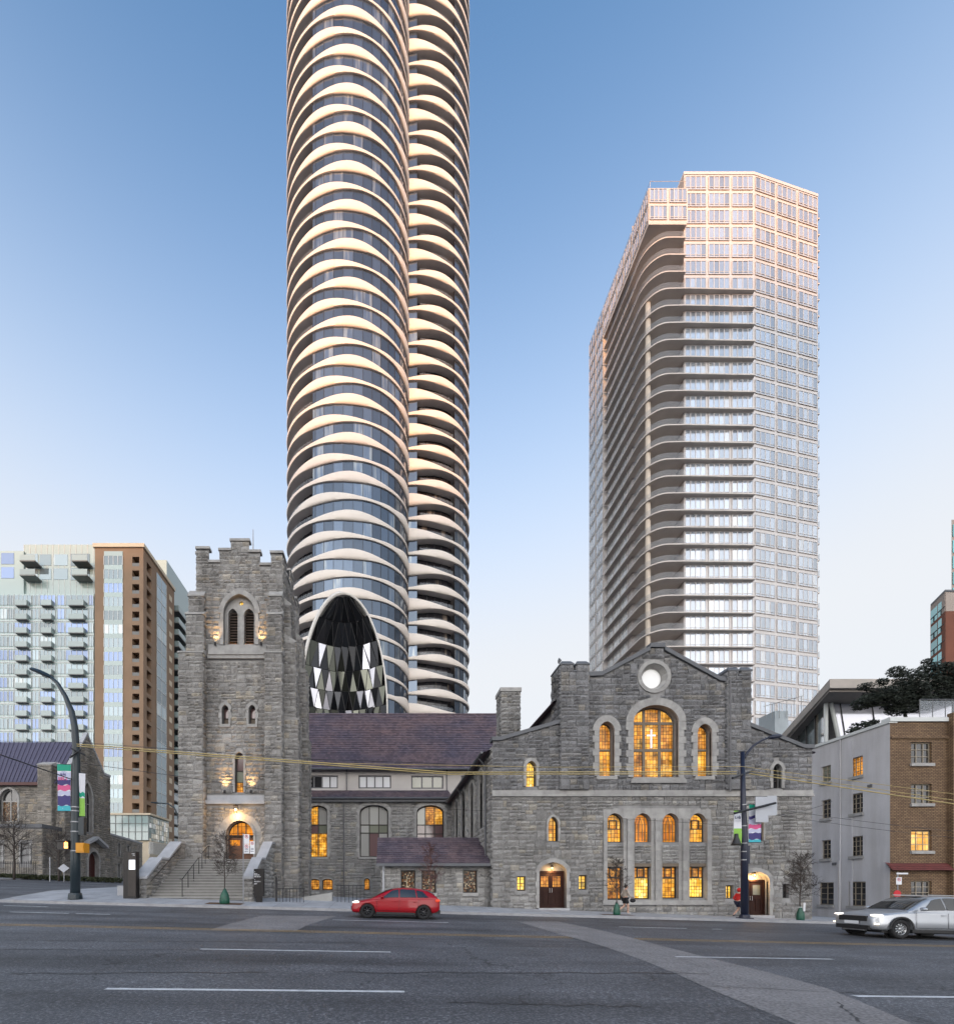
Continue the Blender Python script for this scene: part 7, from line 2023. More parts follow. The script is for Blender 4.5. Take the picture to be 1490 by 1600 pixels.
for z_ in (1349, 1366): s = MB(); s.tube([(ux(-10, 47), 47, uz(z_, 47)), (ux(57, 47), 47, uz(z_, 47))], .03, 4); s.build('rail', M['iron'], fn)
hg = thing('clipped_hedge', 'low dark planting strip along the small stone church', 'hedge', (ux(90, 45), 45, top_z(ux(90, 45), 45)))
r_ = random.Random(2); b = MB()
M['hedge'] = mat('dark_hedge', (0.035, 0.042, 0.018), .9, .4, 2)
for _ in range(2600):
    x_ = r_.uniform(ux(-8, 45.5), ux(186, 45.5)); y_ = r_.uniform(45.0, 46.2); z_ = top_z(x_, 45) + r_.uniform(-.02, .42); a = Vector((r_.gauss(0, 1), r_.gauss(0, 1), r_.gauss(0, 1))).normalized()*.11; e = a.orthogonal().normalized()*.07; c = Vector((x_, y_, z_)); b.poly([c - a, c + e, c + a, c - e])
b.build('foliage', M['hedge'], hg, fix=False)
# far curved street lamp by the glass podium
fl_ = thing('street_lamp', 'dark curved street lamp rising behind the stair parapet by the glass podium', 'street lamp', (ux(280, 60), 60, top_z(-27, 60)))
s = MB(); s.tube([(ux(280, 60), 60, top_z(-27, 60)), U(280, 1295, 60), U(278, 1275, 60), U(272, 1262, 60), U(262, 1256, 60), U(245, 1255, 60)], [.16, .14, .12, .10, .08, .07], 8); s.build('pole', M['pole'], fl_, True)
s = MB(); s.tube([U(246, 1255, 60), U(236, 1254, 60)], [.14, .08], 6); s.build('lamp_head', M['pole'], fl_)
# ------------------------------------------------------------------ bare street trees with watering bags
M['twig'] = mat('bare_twig', (0.060, 0.048, 0.042), .85, .2, 6)
M['twig_red'] = mat('reddish_twig', (0.11, 0.055, 0.05), .85, .2, 6)
M['bag'] = mat('green_watering_bag', (0.006, 0.075, 0.045), .4, .25, 5, .5, 14)
def bare_tree(px, D, py_base, py_top, spread_px, label, seed, m, first=.3, group=None, lean=0.0, dens=1.0, trunk_r=.035):
    r = random.Random(seed); x = ux(px, D); zb = top_z(x, D); zt = uz(py_top, D); H = zt - zb; sp = spread_px*D/700
    t = thing('bare_tree', label, 'tree', (x, D, zb), group=group)
    tr = [Vector((x, D, zb - .1))]
    for i in range(1, 9): tr.append(Vector((x + lean*H*i/8 + r.uniform(-.02, .02)*H*.3, D + r.uniform(-.02, .02)*H*.2, zb + H*i/8*.98)))
    b = MB(); b.tube(tr, [trunk_r*(1 - .85*i/8) + .004 for i in range(9)], 7); b.build('trunk', m, t, True)
    c = MB()
    def branch(p, d, L, rad_, depth):
        pts = [p]; q = p.copy(); dd = d.copy(); n = 4
        for i in range(n):
            dd = (dd + Vector((r.gauss(0, .14), r.gauss(0, .14), r.gauss(.05, .10)))).normalized(); q = q + dd*L/n; pts.append(q.copy())
            if depth > 0:
                for _ in range(2 if r.random() < .75*dens else 1):
                    a = dd.orthogonal().normalized(); a.rotate(Matrix.Rotation(r.uniform(0, 6.28), 3, dd)); nd = (dd*.75 + a*.75).normalized()
                    branch(q, nd, L*r.uniform(.4, .62), rad_*.6, depth - 1)
        c.tube(pts, [max(.0065, rad_*(1 - .7*i/n)) for i in range(n + 1)], 3, False)
    nb = int(24*dens)
    for i in range(nb):
        f = lerp(first, .93, i/(nb-1)); k = f*8; a = tr[int(k)].lerp(tr[min(8, int(k)+1)], k - int(k))
        ang = i*2.4 + r.uniform(-.4, .4); up = .75
        L = sp*(1.0 - .55*((f - first)/(1 - first)))*r.uniform(.75, 1.1)
        branch(a, Vector((math.cos(ang), math.sin(ang)*.8, up)).normalized(), L*1.15, trunk_r*.30, 2)
    c.build('branches', m, t, fix=False)
    return x, zb
def water_bag(x, D, zb, label, h=.75, w=.26, top=.03, tie=False):
    t = thing('watering_bag', label, 'watering bag', (x, D, zb))
    b = MB(); n = 14; rows = []
    for z_, r_ in ((0, .9), (.06, 1.0), (.3, .95), (.6, .8), (.8, .5), (.95, .25), (1, .18)):
        rows.append([(x + w*r_*math.cos(2*math.pi*k/n)*(1 + .06*math.sin(5*k)), D + w*r_*.9*math.sin(2*math.pi*k/n), zb + h*z_) for k in range(n + 1)])
    b.grid(rows); b.build('bag', M['bag'], t, True)
    b = MB(); b.lathe((x, D, zb + h*.93), [(.07, -.02), (.085, 0), (.07, .02)], 10); b.build('tie', M['sign_black'] if not tie else M['sign_white'], t)
    return t
def tree_pit(x, D, w=.9, l=1.3):
    b = MB(); xs = frange(x - l, x + l, .3); b.grid([[(a, D + d, top_z(a, D + d) + .006) for a in xs] for d in (-w/2, 0, w/2)]); b.build('tree_pit', M['soil'], None, fix=False, kind='structure')
x, z = bare_tree(351, 24.9, 1413, 1302, 20, 'slender bare street tree in front of the entrance stairs', 3, M['twig'], .36); water_bag(x, 24.9, z, 'plump green watering bag on the tree before the stairs', .85, .27); tree_pit(x, 24.9, .8, 1.0)
x, z = bare_tree(672, 25.2, 1418, 1318, 17, 'thin reddish bare tree before the slate lean-to porch', 5, M['twig_red'], .34, dens=.9)
water_bag(x, 25.2, z, 'green watering bag half hidden behind the red car', .7, .2)
x, z = bare_tree(963, 25.0, 1432, 1338, 16, 'small bare tree before the hall windows by the walking person', 7, M['twig'], .34, dens=.9); water_bag(x, 25.0, z, 'upright green watering bag beside the walking person', .72, .19); tree_pit(x, 25.0, .7, .9)
x, z = bare_tree(1250, 25.0, 1441, 1333, 21, 'bushy bare tree at the corner of the hall by the white house', 9, M['twig'], .30, dens=1.15); water_bag(x, 25.0, z, 'green watering bag with a white tie at the hall corner', .78, .2, tie=True)
s = MB(); s.tube([(x + .07, 24.86, z + .5), (x + .1, 24.86, z + .98)], .05, 6); props(s.build('tree_guard', M['sign_white']), 'short white tube on the corner tree above its green bag', 'tree guard')
bare_tree(22, 44, 1372, 1278, 34, 'larger bare tree before the arched window of the small stone church', 11, M['twig'], .3, dens=.8, trunk_r=.12)
bare_tree(92, 44, 1372, 1300, 26, 'gnarled bare tree beside the small church gable behind the corner lamp', 12, M['twig'], .3, dens=.8, trunk_r=.10)
bare_tree(-12, 43, 1372, 1300, 22, 'bare tree at the end of the small church fence', 14, M['twig'], .3, dens=.7, trunk_r=.09)

# ------------------------------------------------------------------ overhead trolley wires
M['wire_y'] = mat('pale_wire', (0.42, 0.33, 0.14), .6, .15, 2)
M['wire_d'] = mat('dark_wire', (0.03, 0.03, 0.035), .6, .1, 2)
def wire(pts, r, m, label, sag=0.0):
    P3 = [Vector(U(px, py, D)) for px, py, D in pts]; out = []
    for a, b_ in zip(P3, P3[1:]):
        for i in range(12):
            t = i/12; p = a.lerp(b_, t); p.z -= sag*4*t*(1 - t); out.append(p)
    out.append(P3[-1])
    b = MB(); b.tube(out, r, 5); props(b.build('overhead_wire', M[m], None, True), label, 'wire')
wire([(120, 1163, 24.6), (700, 1207, 22), (1150, 1206, 24.4)], .030, 'wire_y', 'thick pale double trolley wire running from corner lamp to hall lamp')
wire([(120, 1166, 24.3), (700, 1210, 21.7), (1150, 1209.5, 24.1)], .026, 'wire_y', 'lower strand of the thick pale trolley wire between the lamps')
wire([(480, 1192, 23), (860, 1199, 23), (1160, 1198, 24.6), (1490, 1241, 21)], .014, 'wire_y', 'thin pale upper wire passing across the big hall window')
wire([(1170, 1209, 24.6), (1500, 1258, 20)], .028, 'wire_y', 'thick pale trolley wire leaving the hall lamp past the white house')
wire([(1170, 1205, 25), (1500, 1252, 20.6)], .016, 'wire_y', 'thin pale wire just above the trolley wire past the white house')
wire([(-10, 1158, 30), (120, 1160, 25), (480, 1186, 24), (760, 1196, 24)], .014, 'wire_d', 'dark thin cable above the pale trolley wire over the tower')
wire([(-10, 1176, 20), (112, 1218, 24.8)], .030, 'wire_d', 'dark bracket cable running up left from the corner lamp')
wire([(122, 1192, 25), (300, 1216, 26), (480, 1245, 27)], .014, 'wire_d', 'dark cable drooping from the corner lamp across the tower ledge')
wire([(560, 1258, 30), (860, 1272, 29), (1140, 1290, 26)], .010, 'wire_d', 'hair-thin cable across the hall between string course and windows')
wire([(1212, 1274, 24.6), (1300, 1252, 28)], .014, 'wire_d', 'dark span wire from the grey sign back up to the white house', .15)
wire([(1200, 1262, 25), (1500, 1300, 24)], .010, 'wire_d', 'thin dark cable sloping down across the white wall windows', .1)
wire([(1190, 1270, 25), (1500, 1310, 23)], .010, 'wire_d', 'lower thin dark cable across the white wall', .1)
s = MB(); s.tube([U(1212, 1274, 24.6), U(1216, 1273, 24.7)], .05, 6); s.tube([U(1240, 1268, 25.8), U(1246, 1265.5, 26)], .05, 6)
# ------------------------------------------------------------------ cars (at rest)
def paint_mat(name, c, metal=.3):
    m, N, L, P = _nt(name); P.inputs['Base Color'].default_value = (*c, 1); P.inputs['Roughness'].default_value = .32; P.inputs['Specular IOR Level'].default_value = .3; P.inputs['Metallic'].default_value = metal
    P.inputs['Coat Weight'].default_value = 0.35; P.inputs['Coat Roughness'].default_value = .04
    return m
M['car_red'] = paint_mat('red_car_paint', (0.30, 0.003, 0.010), .0); M['car_silver'] = paint_mat('silver_car_paint', (0.42, 0.44, 0.47), .6)
M['car_glass'] = glass('car_glass', (0.012, 0.014, 0.016), .03, .9, obj=.05)
M['tyre'] = mat('tyre_rubber', (0.012, 0.012, 0.013), .85, .1, 5); M['rim_dark'] = mat('dark_alloy', (0.045, 0.045, 0.048), .35, .05, 3, metal=.7); M['rim_silver'] = mat('silver_alloy', (0.35, 0.36, 0.37), .3, .05, 3, metal=.8)
M['plastic'] = mat('black_plastic', (0.014, 0.014, 0.015), .6, .1, 4); M['headlamp'] = emis('headlamp', (1.0, 0.90, 0.76), 0.75, (.8, .8, .8)); M['drl'] = emis('fog_lamp', (1.0, 0.80, 0.50), 0.9, (.8, .8, .8)); M['tail'] = emis('tail_lamp', (1.0, 0.12, 0.04), 0.25, (.4, .02, .02)); M['plate_w'] = M['sign_white']
def evaluated(o, name):
    dg = bpy.context.evaluated_depsgraph_get(); dg.update(); me = bpy.data.meshes.new_from_object(o.evaluated_get(dg)); me.name = name; return me
def interp(ks, x): return lkeys(ks, x)
def car(name, label, loc, rot, S):
    root = thing(name, label, 'car', loc); root.rotation_euler = rot
    low, gh, L, wheels = S['low'], S['gh'], S['L'], S['wheels']
    b = MB(); rows = []
    for (x, zb, zt, hw) in low:
        h = zt - zb
        half = [(0, zb), (hw*.80, zb), (hw*.955, zb + .05), (hw*.995, zb + .26*h), (hw, zb + .48*h), (hw*.965, zb + .70*h), (hw*.955, zt - .07), (hw*.90, zt - .005), (hw*.55, zt + .025), (0, zt + .04)]
        rows.append([(x, -y, z) for y, z in half] + [(x, y, z) for y, z in reversed(half[1:-1])])
    rows = [r + [r[0]] for r in rows]
    n = len(rows[0]) - 1; vs = [p for r in rows for p in r[:-1]]; fs = []
    for i in range(len(rows)-1):
        for k in range(n): fs.append((i*n + k, i*n + (k+1) % n, (i+1)*n + (k+1) % n, (i+1)*n + k))
    fs.append(tuple(range(n))); fs.append(tuple((len(rows)-1)*n + k for k in reversed(range(n))))
    b.mesh(vs, fs); tmp = b.build('tmp', S['paint'])
    sd = tmp.modifiers.new('s', 'SUBSURF'); sd.levels = 2; sd.render_levels = 2
    cutters = []
    for wx in wheels:
        for sgn in (-1, 1):
            c = MB(); c.lathe((wx, sgn*(S['hw'] - .02), S['wr']), [(.001, -.24), (S['wr'] + .055, -.24), (S['wr'] + .055, .3), (.001, .3)], 28, Matrix.Rotation(rad(90)*-sgn, 3, 'X'))
            co = c.build('cut', M['plastic']); cutters.append(co); bo = tmp.modifiers.new('b', 'BOOLEAN'); bo.operation = 'DIFFERENCE'; bo.object = co; bo.solver = 'EXACT'
    me = evaluated(tmp, 'body')
    for o in cutters + [tmp]:
        m_ = o.data; bpy.data.objects.remove(o); bpy.data.meshes.remove(m_)
    body = link('body', me, root, None, True); autosmooth(body, 40)
    # greenhouse
    g = MB(); rows = []
    for (x, zb, zr, hb, hr) in gh:
        rise_ = zr - zb
        half = [(hb, zb - .06), (hb*.995, zb), (lerp(hb, hr, .5) + .012, zb + .48*rise_), (hr + .012*min(1, rise_*3), zb + .86*rise_), (hr*.93, zr - .015*min(1, rise_*4)), (hr*.55, zr + .012), (0, zr + .02)]
        rows.append([(x, -y, z) for y, z in half] + [(x, y, z) for y, z in reversed(half[:-1])])
    g.grid(rows); gt = g.build('tmp', S['paint']); sd = gt.modifiers.new('s', 'SUBSURF'); sd.levels = 1; sd.render_levels = 1
    me = evaluated(gt, 'roof'); mm = gt.data; bpy.data.objects.remove(gt); bpy.data.meshes.remove(mm)
    rf = link('roof', me, root, None, True); autosmooth(rf, 60)
    def side(x, t, s_, off=.02):
        zb, zr, hb, hr = interp(gh, x); rise_ = zr - zb; z = zb + t*rise_
        y = lerp(hb, hr, t/.86) + .012*(1 - abs(1 - 2*min(1, t))) + off
        return (x, s_*y, z)
    for s_ in (-1, 1):
        for (xa, xb, ta, tb, tc, td) in S['side_windows']:      # bottom from xa..xb at t=.05; top inset
            w = MB(); n = 8
            w.grid([[side(lerp(lerp(xa, ta, q), lerp(xb, tb, q), u/n), lerp(.07, lerp(tc, td, u/n), q), s_) for u in range(n + 1)] for q in (0, .33, .66, 1)])
            w.build('side_window', M['car_glass'], root, True, fix=False, local=True)
    def topz(x): return interp(gh, x)
    for nm, (xa, xb) in (('windscreen', S['ws']), ('rear_window', S['rw'])):
        w = MB(); sgn = -1 if xa < xb and nm == 'windscreen' else 1
        grid_ = []
        for q in range(7):
            x = lerp(xa, xb, q/6); zb, zr, hb, hr = topz(x); hwid = lerp(hb, hr, min(1, (zr - zb)/max(.01, S['hroof'])))*.86
            grid_.append([(x + (-.022 if nm == 'windscreen' else .022), hwid*u/4, zr + .034 - .03*(u/4)**2) for u in range(-4, 5)])
        w.grid(grid_); w.build(nm, M['car_glass'], root, True, fix=False, local=True)
    # wheels
    for wx in wheels:
        for s_ in (-1, 1):
            Rm = Matrix.Rotation(rad(90)*-s_, 3, 'X'); r = S['wr']; yc = s_*(S['hw'] - .135)
            w = MB(); w.lathe((wx, yc, r), [(r*.62, -.1), (r*.9, -.105), (r*.985, -.08), (r, -.03), (r, .05), (r*.985, .09), (r*.9, .112), (r*.66, .105), (r*.62, .08)], 28, Rm)
            wo = w.build('wheel', M['tyre'], root, True, local=True)
            w = MB(); w.lathe((wx, yc, r), [(.001, .07), (.06, .075), (.075, .06), (r*.2, .045), (r*.2, .03)], 20, Rm); w.lathe((wx, yc, r), [(r*.58, .06), (r*.66, .098), (r*.63, .02), (r*.2, .0)], 28, Rm)
            for k in range(S['spokes']):
                a = 2*math.pi*k/S['spokes']; d = Vector((math.cos(a), 0, math.sin(a))); e = Vector((-math.sin(a), 0, math.cos(a)))
                c = Vector((wx, yc + s_*.055, r)); w.obox(c + d*r*.38, d*r*.26, e*.028, Vector((0, .014, 0)))
            w.build('rim', S['rim'], wo, True, local=True)
    for f in S['extras']: f(root)
    return root
def lb(root, name, m, *boxes):
    b = MB()
    for q in boxes: b.box(*q)
    return b.build(name, m, root, local=True)
def ell(root, name, m, c, sc):
    b = MB(); b.sphere(c, 1.0, 12, 8, sc); return b.build(name, m, root, True, local=True)
def seam(root, pts, m=None, r=.006): b = MB(); b.tube(pts, r, 4); return b.build('door_seam', m or M['plastic'], root, local=True)
def common(S, zb, hw, Lh, lampz, tailz, doors):
    def f(root):
        for s_ in (-1, 1):
            ell(root, 'headlight', M['headlamp'], (-Lh + S['hl'][0], s_*(hw*.74), lampz), S['hl'][1])
            ell(root, 'tail_light', M['tail'], (Lh - .14, s_*(hw*.80), tailz), (.12, .16, .075))
            ell(root, 'mirror', S['paint'], (S['mir'][0], s_*(hw + .06), S['mir'][1]), (.08, .11, .075))
            for x in doors: seam(root, [(x, s_*(hw + .002), zb + .16), (x, s_*(hw + .003), zb + .45), (x + .02, s_*(hw*.965 + .004), S['belt'] - .06)])
            seam(root, [(doors[0], s_*(hw + .002), zb + .16), (doors[-1], s_*(hw + .002), zb + .16)])
            for x in doors[1:]: lb(root, 'door_handle', S['paint'], (x - .24, x - .08, s_*(hw*.965) - .03, s_*(hw*.965) + .03, S['belt'] - .17, S['belt'] - .135))
            lb(root, 'sill', M['plastic'], (S['wheels'][0] + .4, S['wheels'][1] - .4, s_*hw*.93 - .06, s_*hw*.93 + .055, zb - .02, zb + .09))
            for wx in S['wheels']:
                b = MB(); b.lathe((wx, s_*(hw - .30), S['wr']), [(.001, 0), (S['wr'] + .05, 0)], 20, Matrix.Rotation(rad(90), 3, 'X')); b.build('wheel_well', M['plastic'], root, local=True)
        lb(root, 'underbody', M['plastic'], (-Lh + .35, Lh - .35, -hw*.8, hw*.8, zb - .06, zb + .12))
    return f
# red hatchback
hw = .87
SR = dict(L=4.08, hw=hw, paint=M['car_red'], rim=M['rim_dark'], wr=.315, wheels=(-1.28, 1.27), spokes=7, belt=.93, hroof=.5, hl=(.24, (.20, .15, .05)), mir=(-.62, .98),
  low=[(-2.03, .30, .55, .55), (-2.00, .24, .62, .66), (-1.85, .20, .70, .78), (-1.45, .20, .80, .855), (-.95, .20, .90, .87), (-.4, .20, .94, .87), (.4, .20, .95, .87), (1.0, .20, .96, .87), (1.5, .22, .98, .855), (1.85, .27, .98, .80), (2.0, .33, .93, .70), (2.04, .40, .80, .6)],
  gh=[(-1.12, .88, .885, .78, .72), (-.85, .90, 1.04, .79, .68), (-.45, .92, 1.25, .80, .63), (-.1, .93, 1.375, .805, .60), (.35, .94, 1.41, .81, .595), (.85, .95, 1.40, .81, .59), (1.3, .96, 1.345, .80, .58), (1.65, .97, 1.22, .78, .60), (1.88, .97, 1.0, .74, .66)],
  side_windows=[(-.72, .12, -.22, .12, .80, .86), (.17, .93, .17, .86, .86, .84), (.98, 1.48, .91, 1.22, .83, .74)], ws=(-1.02, -.16), rw=(1.40, 1.80), extras=[])
def red_extra(root):
    lb(root, 'grille', M['plastic'], (-2.05, -1.98, -.5, .5, .34, .50)); lb(root, 'number_plate', M['plate_w'], (2.03, 2.06, -.26, .26, .62, .75)); lb(root, 'spoiler', M['car_red'], (1.42, 1.66, -.55, .55, 1.335, 1.365))
    lb(root, 'rear_skirt', M['plastic'], (1.7, 2.04, -.7, .7, .26, .42))
SR['extras'] = [common(SR, .20, hw, 2.04, .70, .86, (-.86, .15, 1.02)), red_extra]
cy = 21.15; cxr = ux(617, 21.15)
car('red_car', 'red five-door hatchback with lit headlights driving past the porch', (cxr, cy, road_z(cxr, cy)), (0, rad(1.45), 0), SR)
# silver crossover
hw = .93
SS = dict(L=4.7, hw=hw, paint=M['car_silver'], rim=M['rim_silver'], wr=.36, wheels=(-1.42, 1.42), spokes=10, belt=1.06, hroof=.55, hl=(.22, (.19, .19, .045)), mir=(-.70, 1.14),
  low=[(-2.33, .42, .70, .62), (-2.30, .32, .80, .74), (-2.12, .26, .90, .86), (-1.6, .26, .98, .92), (-1.05, .26, 1.04, .93), (-.4, .26, 1.07, .93), (.5, .26, 1.08, .93), (1.2, .26, 1.10, .93), (1.8, .28, 1.10, .91), (2.15, .34, 1.07, .86), (2.32, .42, 1.0, .78), (2.35, .5, .9, .7)],
  gh=[(-1.12, 1.02, 1.03, .84, .78), (-.8, 1.04, 1.22, .85, .74), (-.35, 1.06, 1.48, .86, .69), (.05, 1.07, 1.62, .865, .665), (.6, 1.08, 1.665, .87, .66), (1.2, 1.09, 1.64, .87, .65), (1.75, 1.10, 1.54, .86, .64), (2.05, 1.10, 1.36, .83, .66), (2.2, 1.08, 1.12, .80, .72)],
  side_windows=[(-.66, .30, -.08, .30, .82, .87), (.36, 1.20, .36, 1.15, .87, .85), (1.26, 1.86, 1.21, 1.58, .84, .76)], ws=(-1.0, .0), rw=(1.8, 2.14), extras=[])
def silver_extra(root):
    lb(root, 'grille', M['plastic'], (-2.36, -2.29, -.52, .52, .62, .82)); lb(root, 'lower_grille', M['plastic'], (-2.37, -2.24, -.62, .62, .30, .46)); lb(root, 'number_plate', M['plate_w'], (-2.40, -2.37, -.26, .26, .50, .62))
    for s_ in (-1, 1):
        lb(root, 'fog_lamp', M['drl'], (-2.28, -2.18, s_*.70 - .13, s_*.70 + .13, .50, .56)); lb(root, 'roof_rail', M['rim_silver'], (-.1, 1.6, s_*.60 - .02, s_*.60 + .02, 1.665, 1.70))
        for wx in SS['wheels']:
            b = MB(); r0 = .415; n = 14
            for i in range(n):
                a0, a1 = math.pi*i/n, math.pi*(i+1)/n
                b.obox((wx + (r0+.03)*math.cos((a0+a1)/2), s_*(.925), .36 + (r0+.03)*math.sin((a0+a1)/2)), Vector((-math.sin((a0+a1)/2), 0, math.cos((a0+a1)/2)))*.052, Vector((math.cos((a0+a1)/2), 0, math.sin((a0+a1)/2)))*.03, (0, .012, 0))
            b.build('arch_trim', M['plastic'], root, local=True)
    lb(root, 'skid_plate', M['rim_silver'], (-2.33, -2.2, -.4, .4, .25, .29))
SS['extras'] = [common(SS, .26, hw, 2.35, .86, .98, (-.88, .33, 1.24)), silver_extra]
cy = 17.9; fx = 18.7; cxs = fx + 2.33
car('silver_car', 'silver crossover with glowing headlights leaving the picture at the brick house', (cxs, cy, road_z(cxs, cy)), (0, rad(1.4), 0), SS)

# ------------------------------------------------------------------ two people on the pavement
M['skin'] = mat('skin', (0.50, 0.30, 0.22), .6, .06, 8); M['hair'] = mat('dark_hair', (0.02, 0.014, 0.010), .6, .2, 20)
M['beige_top'] = mat('beige_sweater', (0.42, 0.36, 0.30), .9, .12, 6, .3, 40); M['black_cloth'] = mat('black_cloth', (0.012, 0.012, 0.015), .85, .1, 6); M['red_jacket'] = mat('red_jacket', (0.55, 0.015, 0.012), .7, .15, 6, .3, 25); M['navy_cloth'] = mat('navy_shorts', (0.012, 0.014, 0.035), .85, .1, 6); M['shoe'] = mat('pale_shoe', (0.45, 0.42, 0.40), .7, .1, 8); M['shoe_d'] = mat('dark_shoe', (0.03, 0.03, 0.05), .7, .1, 8)
def skin_mesh(name, V, E, Rr, m, parent, root=0, lv=2):
    me = bpy.data.meshes.new('sk'); me.from_pydata([tuple(v) for v in V], E, []); o = bpy.data.objects.new('sk', me); COL.objects.link(o)
    md = o.modifiers.new('k', 'SKIN'); md.use_smooth_shade = True
    for i, sv in enumerate(me.skin_vertices[0].data):
        r = Rr[i]; sv.radius = r if isinstance(r, tuple) else (r, r); sv.use_root = (i == root)
    s_ = o.modifiers.new('s', 'SUBSURF'); s_.levels = lv; s_.render_levels = lv
    out = evaluated(o, name); bpy.data.objects.remove(o); bpy.data.meshes.remove(me)
    out.materials.clear(); out.materials.append(m)
    out.polygons.foreach_set('use_smooth', [True]*len(out.polygons))
    return link(name, out, parent, None, True)
def person(label, px, D, J, top_m, short_m, shoe_m, hood=False, rz=0.0, hair=True):
    x = ux(px, D); p = thing('person', label, 'person', (x, D, top_z(x, D)), rz)
    V = []; E = []; Rr = []
    def add(pt, r, par=None): V.append(Vector(pt)); Rr.append(r); i = len(V)-1; (E.append((par, i)) if par is not None else None); return i
    pel = add(J['pelvis'], (.13, .105)); sp = add(J['spine'], (.115, .095), pel); ch = add(J['chest'], (.145, .105), sp); nk = add(J['neck'], .052, ch); hb = add(J['jaw'], (.066, .074), nk); hm = add(J['head'], (.077, .092), hb); ht = add(J['crown'], (.062, .072), hm)
    for s_ in ('l', 'r'):
        sh = add(J['sh_'+s_], .062, ch); el = add(J['el_'+s_], .042, sh); wr_ = add(J['wr_'+s_], .028, el)
        d = (Vector(J['wr_'+s_]) - Vector(J['el_'+s_])).normalized(); pal = add(Vector(J['wr_'+s_]) + d*.07, (.030, .020), wr_)
        side_ = Vector((0, 0, 1)).cross(d); side_ = side_.normalized() if side_.length > .1 else Vector((0, 1, 0)); curl = d.cross(side_).normalized()
        for k, (off, ln) in enumerate(((-.026, .06), (-.009, .075), (.009, .07), (.026, .055))):
            a = add(Vector(V[pal]) + side_*off + d*.03, .0095, pal); c = add(Vector(V[a]) + d*ln*.5 + curl*.01, .009, a); add(Vector(V[c]) + d*ln*.3 + curl*.03, .008, c)
        th_ = add(Vector(V[wr_]) + side_*-.035 + d*.045, .011, wr_); add(Vector(V[th_]) + side_*-.012 + d*.035, .009, th_)
        hip = add(J['hip_'+s_], (.088, .09), pel); kn = add(J['kn_'+s_], .055, hip); cf = add(Vector(J['kn_'+s_]).lerp(Vector(J['an_'+s_]), .35), .056, kn); an = add(J['an_'+s_], .036, cf); add(J['to_'+s_], (.036, .026), an)
    body = skin_mesh('body', V, E, Rr, M['skin'], p)
    # jacket or sweater, shorts, shoes
    TV = [Vector(J['pelvis']) + Vector((0, 0, .02)), Vector(J['spine']), Vector(J['chest']), Vector(J['neck']) - Vector((0, 0, .03))]; TE = [(0, 1), (1, 2), (2, 3)]; TR = [(.155, .125), (.15, .125), (.172, .13), (.075, .075)]
    for s_ in ('l', 'r'):
        i = len(TV); TV += [Vector(J['sh_'+s_]), Vector(J['el_'+s_]), Vector(J['wr_'+s_])]; TE += [(2, i), (i, i+1), (i+1, i+2)]; TR += [.078, .06, .045]
    skin_mesh('jacket', TV, TE, TR, top_m, p)
    SV = [Vector(J['pelvis'])]; SE = []; SR_ = [(.15, .125)]
    for s_ in ('l', 'r'):
        h, k = Vector(J['hip_'+s_]), Vector(J['kn_'+s_]); i = len(SV); SV += [h, h.lerp(k, .5), h.lerp(k, .72)]; SE += [(0, i), (i, i+1), (i+1, i+2)]; SR_ += [.108, .10, .095]
    skin_mesh('shorts', SV, SE, SR_, short_m, p)
    for s_ in ('l', 'r'):
        a, t_ = Vector(J['an_'+s_]), Vector(J['to_'+s_]); d = (t_ - a); b = MB()
        heel = a - Vector((d.x, d.y, 0)).normalized()*.05 + Vector((0, 0, -.035)) if abs(d.z) < .12 else a - d*.25
        skin_mesh('shoe', [heel, a.lerp(t_, .5) + Vector((0, 0, -.01)), t_ + d*.15], [(0, 1), (1, 2)], [(.045, .04), (.045, .042), (.038, .03)], shoe_m, p, 1)
    hd = Vector(J['head']); f = Vector((1, 0, 0))
    b = MB(); b.sphere(hd + Vector((-.018, 0, .03)), 1, 14, 9, (.108, .095, .112) if not hood else (.125, .115, .13)); hr_ = b.build('hair' if not hood else 'hood', M['hair'] if not hood else top_m, p, True, local=True)
    b = MB(); b.sphere(hd + Vector((.103, 0, -.012)), 1, 8, 6, (.02, .014, .024)); b.build('nose', M['skin'], p, True, local=True)
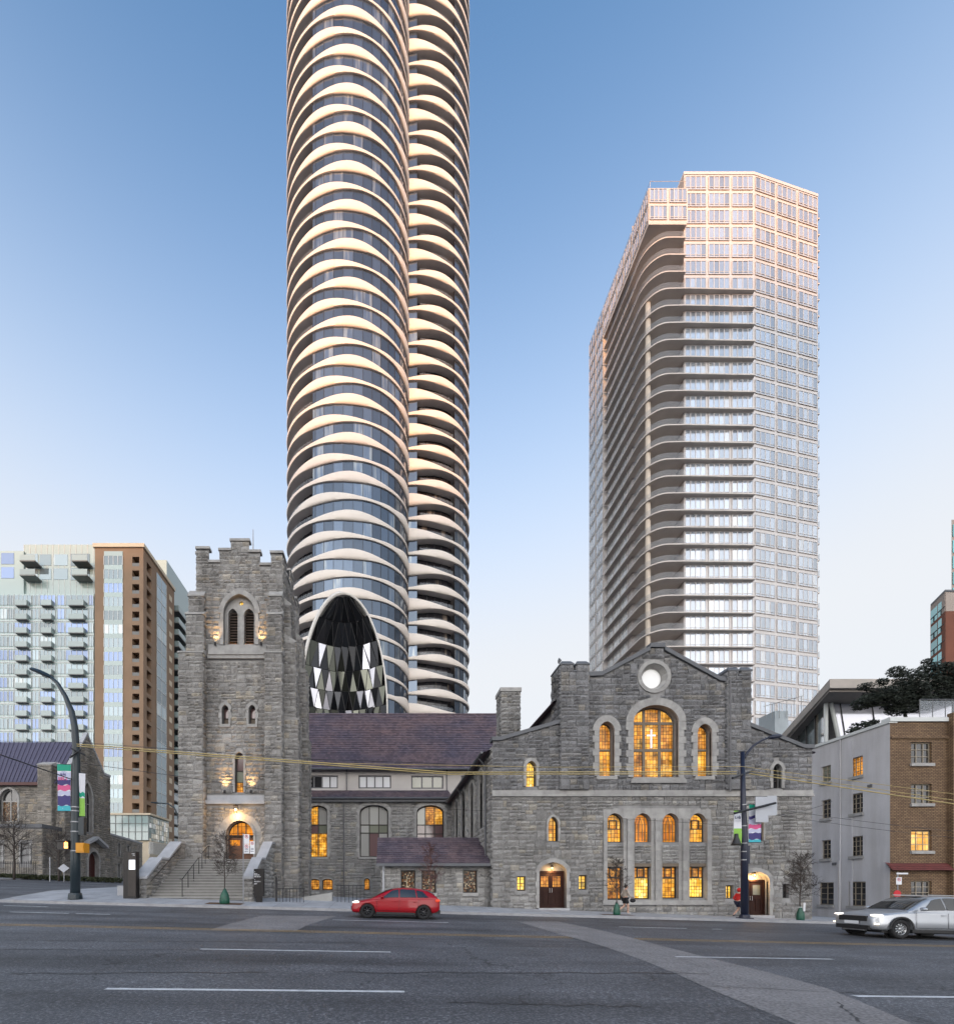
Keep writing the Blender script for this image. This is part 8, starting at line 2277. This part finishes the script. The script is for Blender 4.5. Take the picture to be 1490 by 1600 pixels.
    for s_ in (-1, 1):
        b = MB(); b.sphere(hd + Vector((.082, s_*.032, .018)), 1, 8, 6, (.012, .013, .009)); b.build('eye', M['hair'], p, True, local=True)
        b = MB(); b.sphere(hd + Vector((.0, s_*.093, -.005)), 1, 8, 6, (.022, .010, .034)); b.build('ear', M['skin'], p, True, local=True)
    b = MB(); b.sphere(hd + Vector((.083, 0, -.058)), 1, 8, 5, (.010, .026, .007)); b.build('mouth', M['ink_red'], p, True, local=True)
    return p
JW = dict(pelvis=(0, 0, .93), spine=(.02, 0, 1.10), chest=(.04, 0, 1.30), neck=(.06, 0, 1.43), jaw=(.075, 0, 1.50), head=(.085, 0, 1.58), crown=(.075, 0, 1.65),
  sh_l=(.04, .17, 1.36), el_l=(-.10, .22, 1.12), wr_l=(.08, .20, .98), sh_r=(.04, -.17, 1.36), el_r=(.10, -.24, 1.12), wr_r=(.26, -.16, .99),
  hip_l=(0, .09, .88), kn_l=(.02, .09, .48), an_l=(-.28, .09, .26), to_l=(-.36, .09, .14), hip_r=(.02, -.09, .88), kn_r=(.14, -.09, .48), an_r=(.12, -.09, .085), to_r=(.26, -.09, .05))
person('person in beige sweater and black shorts striding past the hall windows', 976, 26.0, JW, M['beige_top'], M['black_cloth'], M['shoe'])
xb = ux(976, 26) + .36; zb_ = top_z(xb, 26)
bg_ = thing('shoulder_bag', 'black bag held by the person in the beige sweater', 'bag', (xb, 25.86, zb_ + .68))
s = MB(); s.sphere((xb, 25.84, zb_ + .80), 1, 12, 8, (.17, .08, .12)); s.build('bag_body', M['black_cloth'], bg_, True)
s = MB(); s.tube([(xb - .1, 25.84, zb_ + .89), (xb - .05, 25.84, zb_ + .98), (xb + .03, 25.84, zb_ + .97), (xb + .1, 25.84, zb_ + .87)], .012, 5); s.build('strap', M['black_cloth'], bg_)
J2 = dict(JW); J2.update(kn_l=(.10, .09, .50), an_l=(-.16, .09, .22), to_l=(-.22, .09, .10), wr_r=(.2, -.2, 1.02))
person('person in a red hooded jacket and navy shorts passing behind the navy lamp', 1153, 26.2, J2, M['red_jacket'], M['navy_cloth'], M['shoe_d'], True)
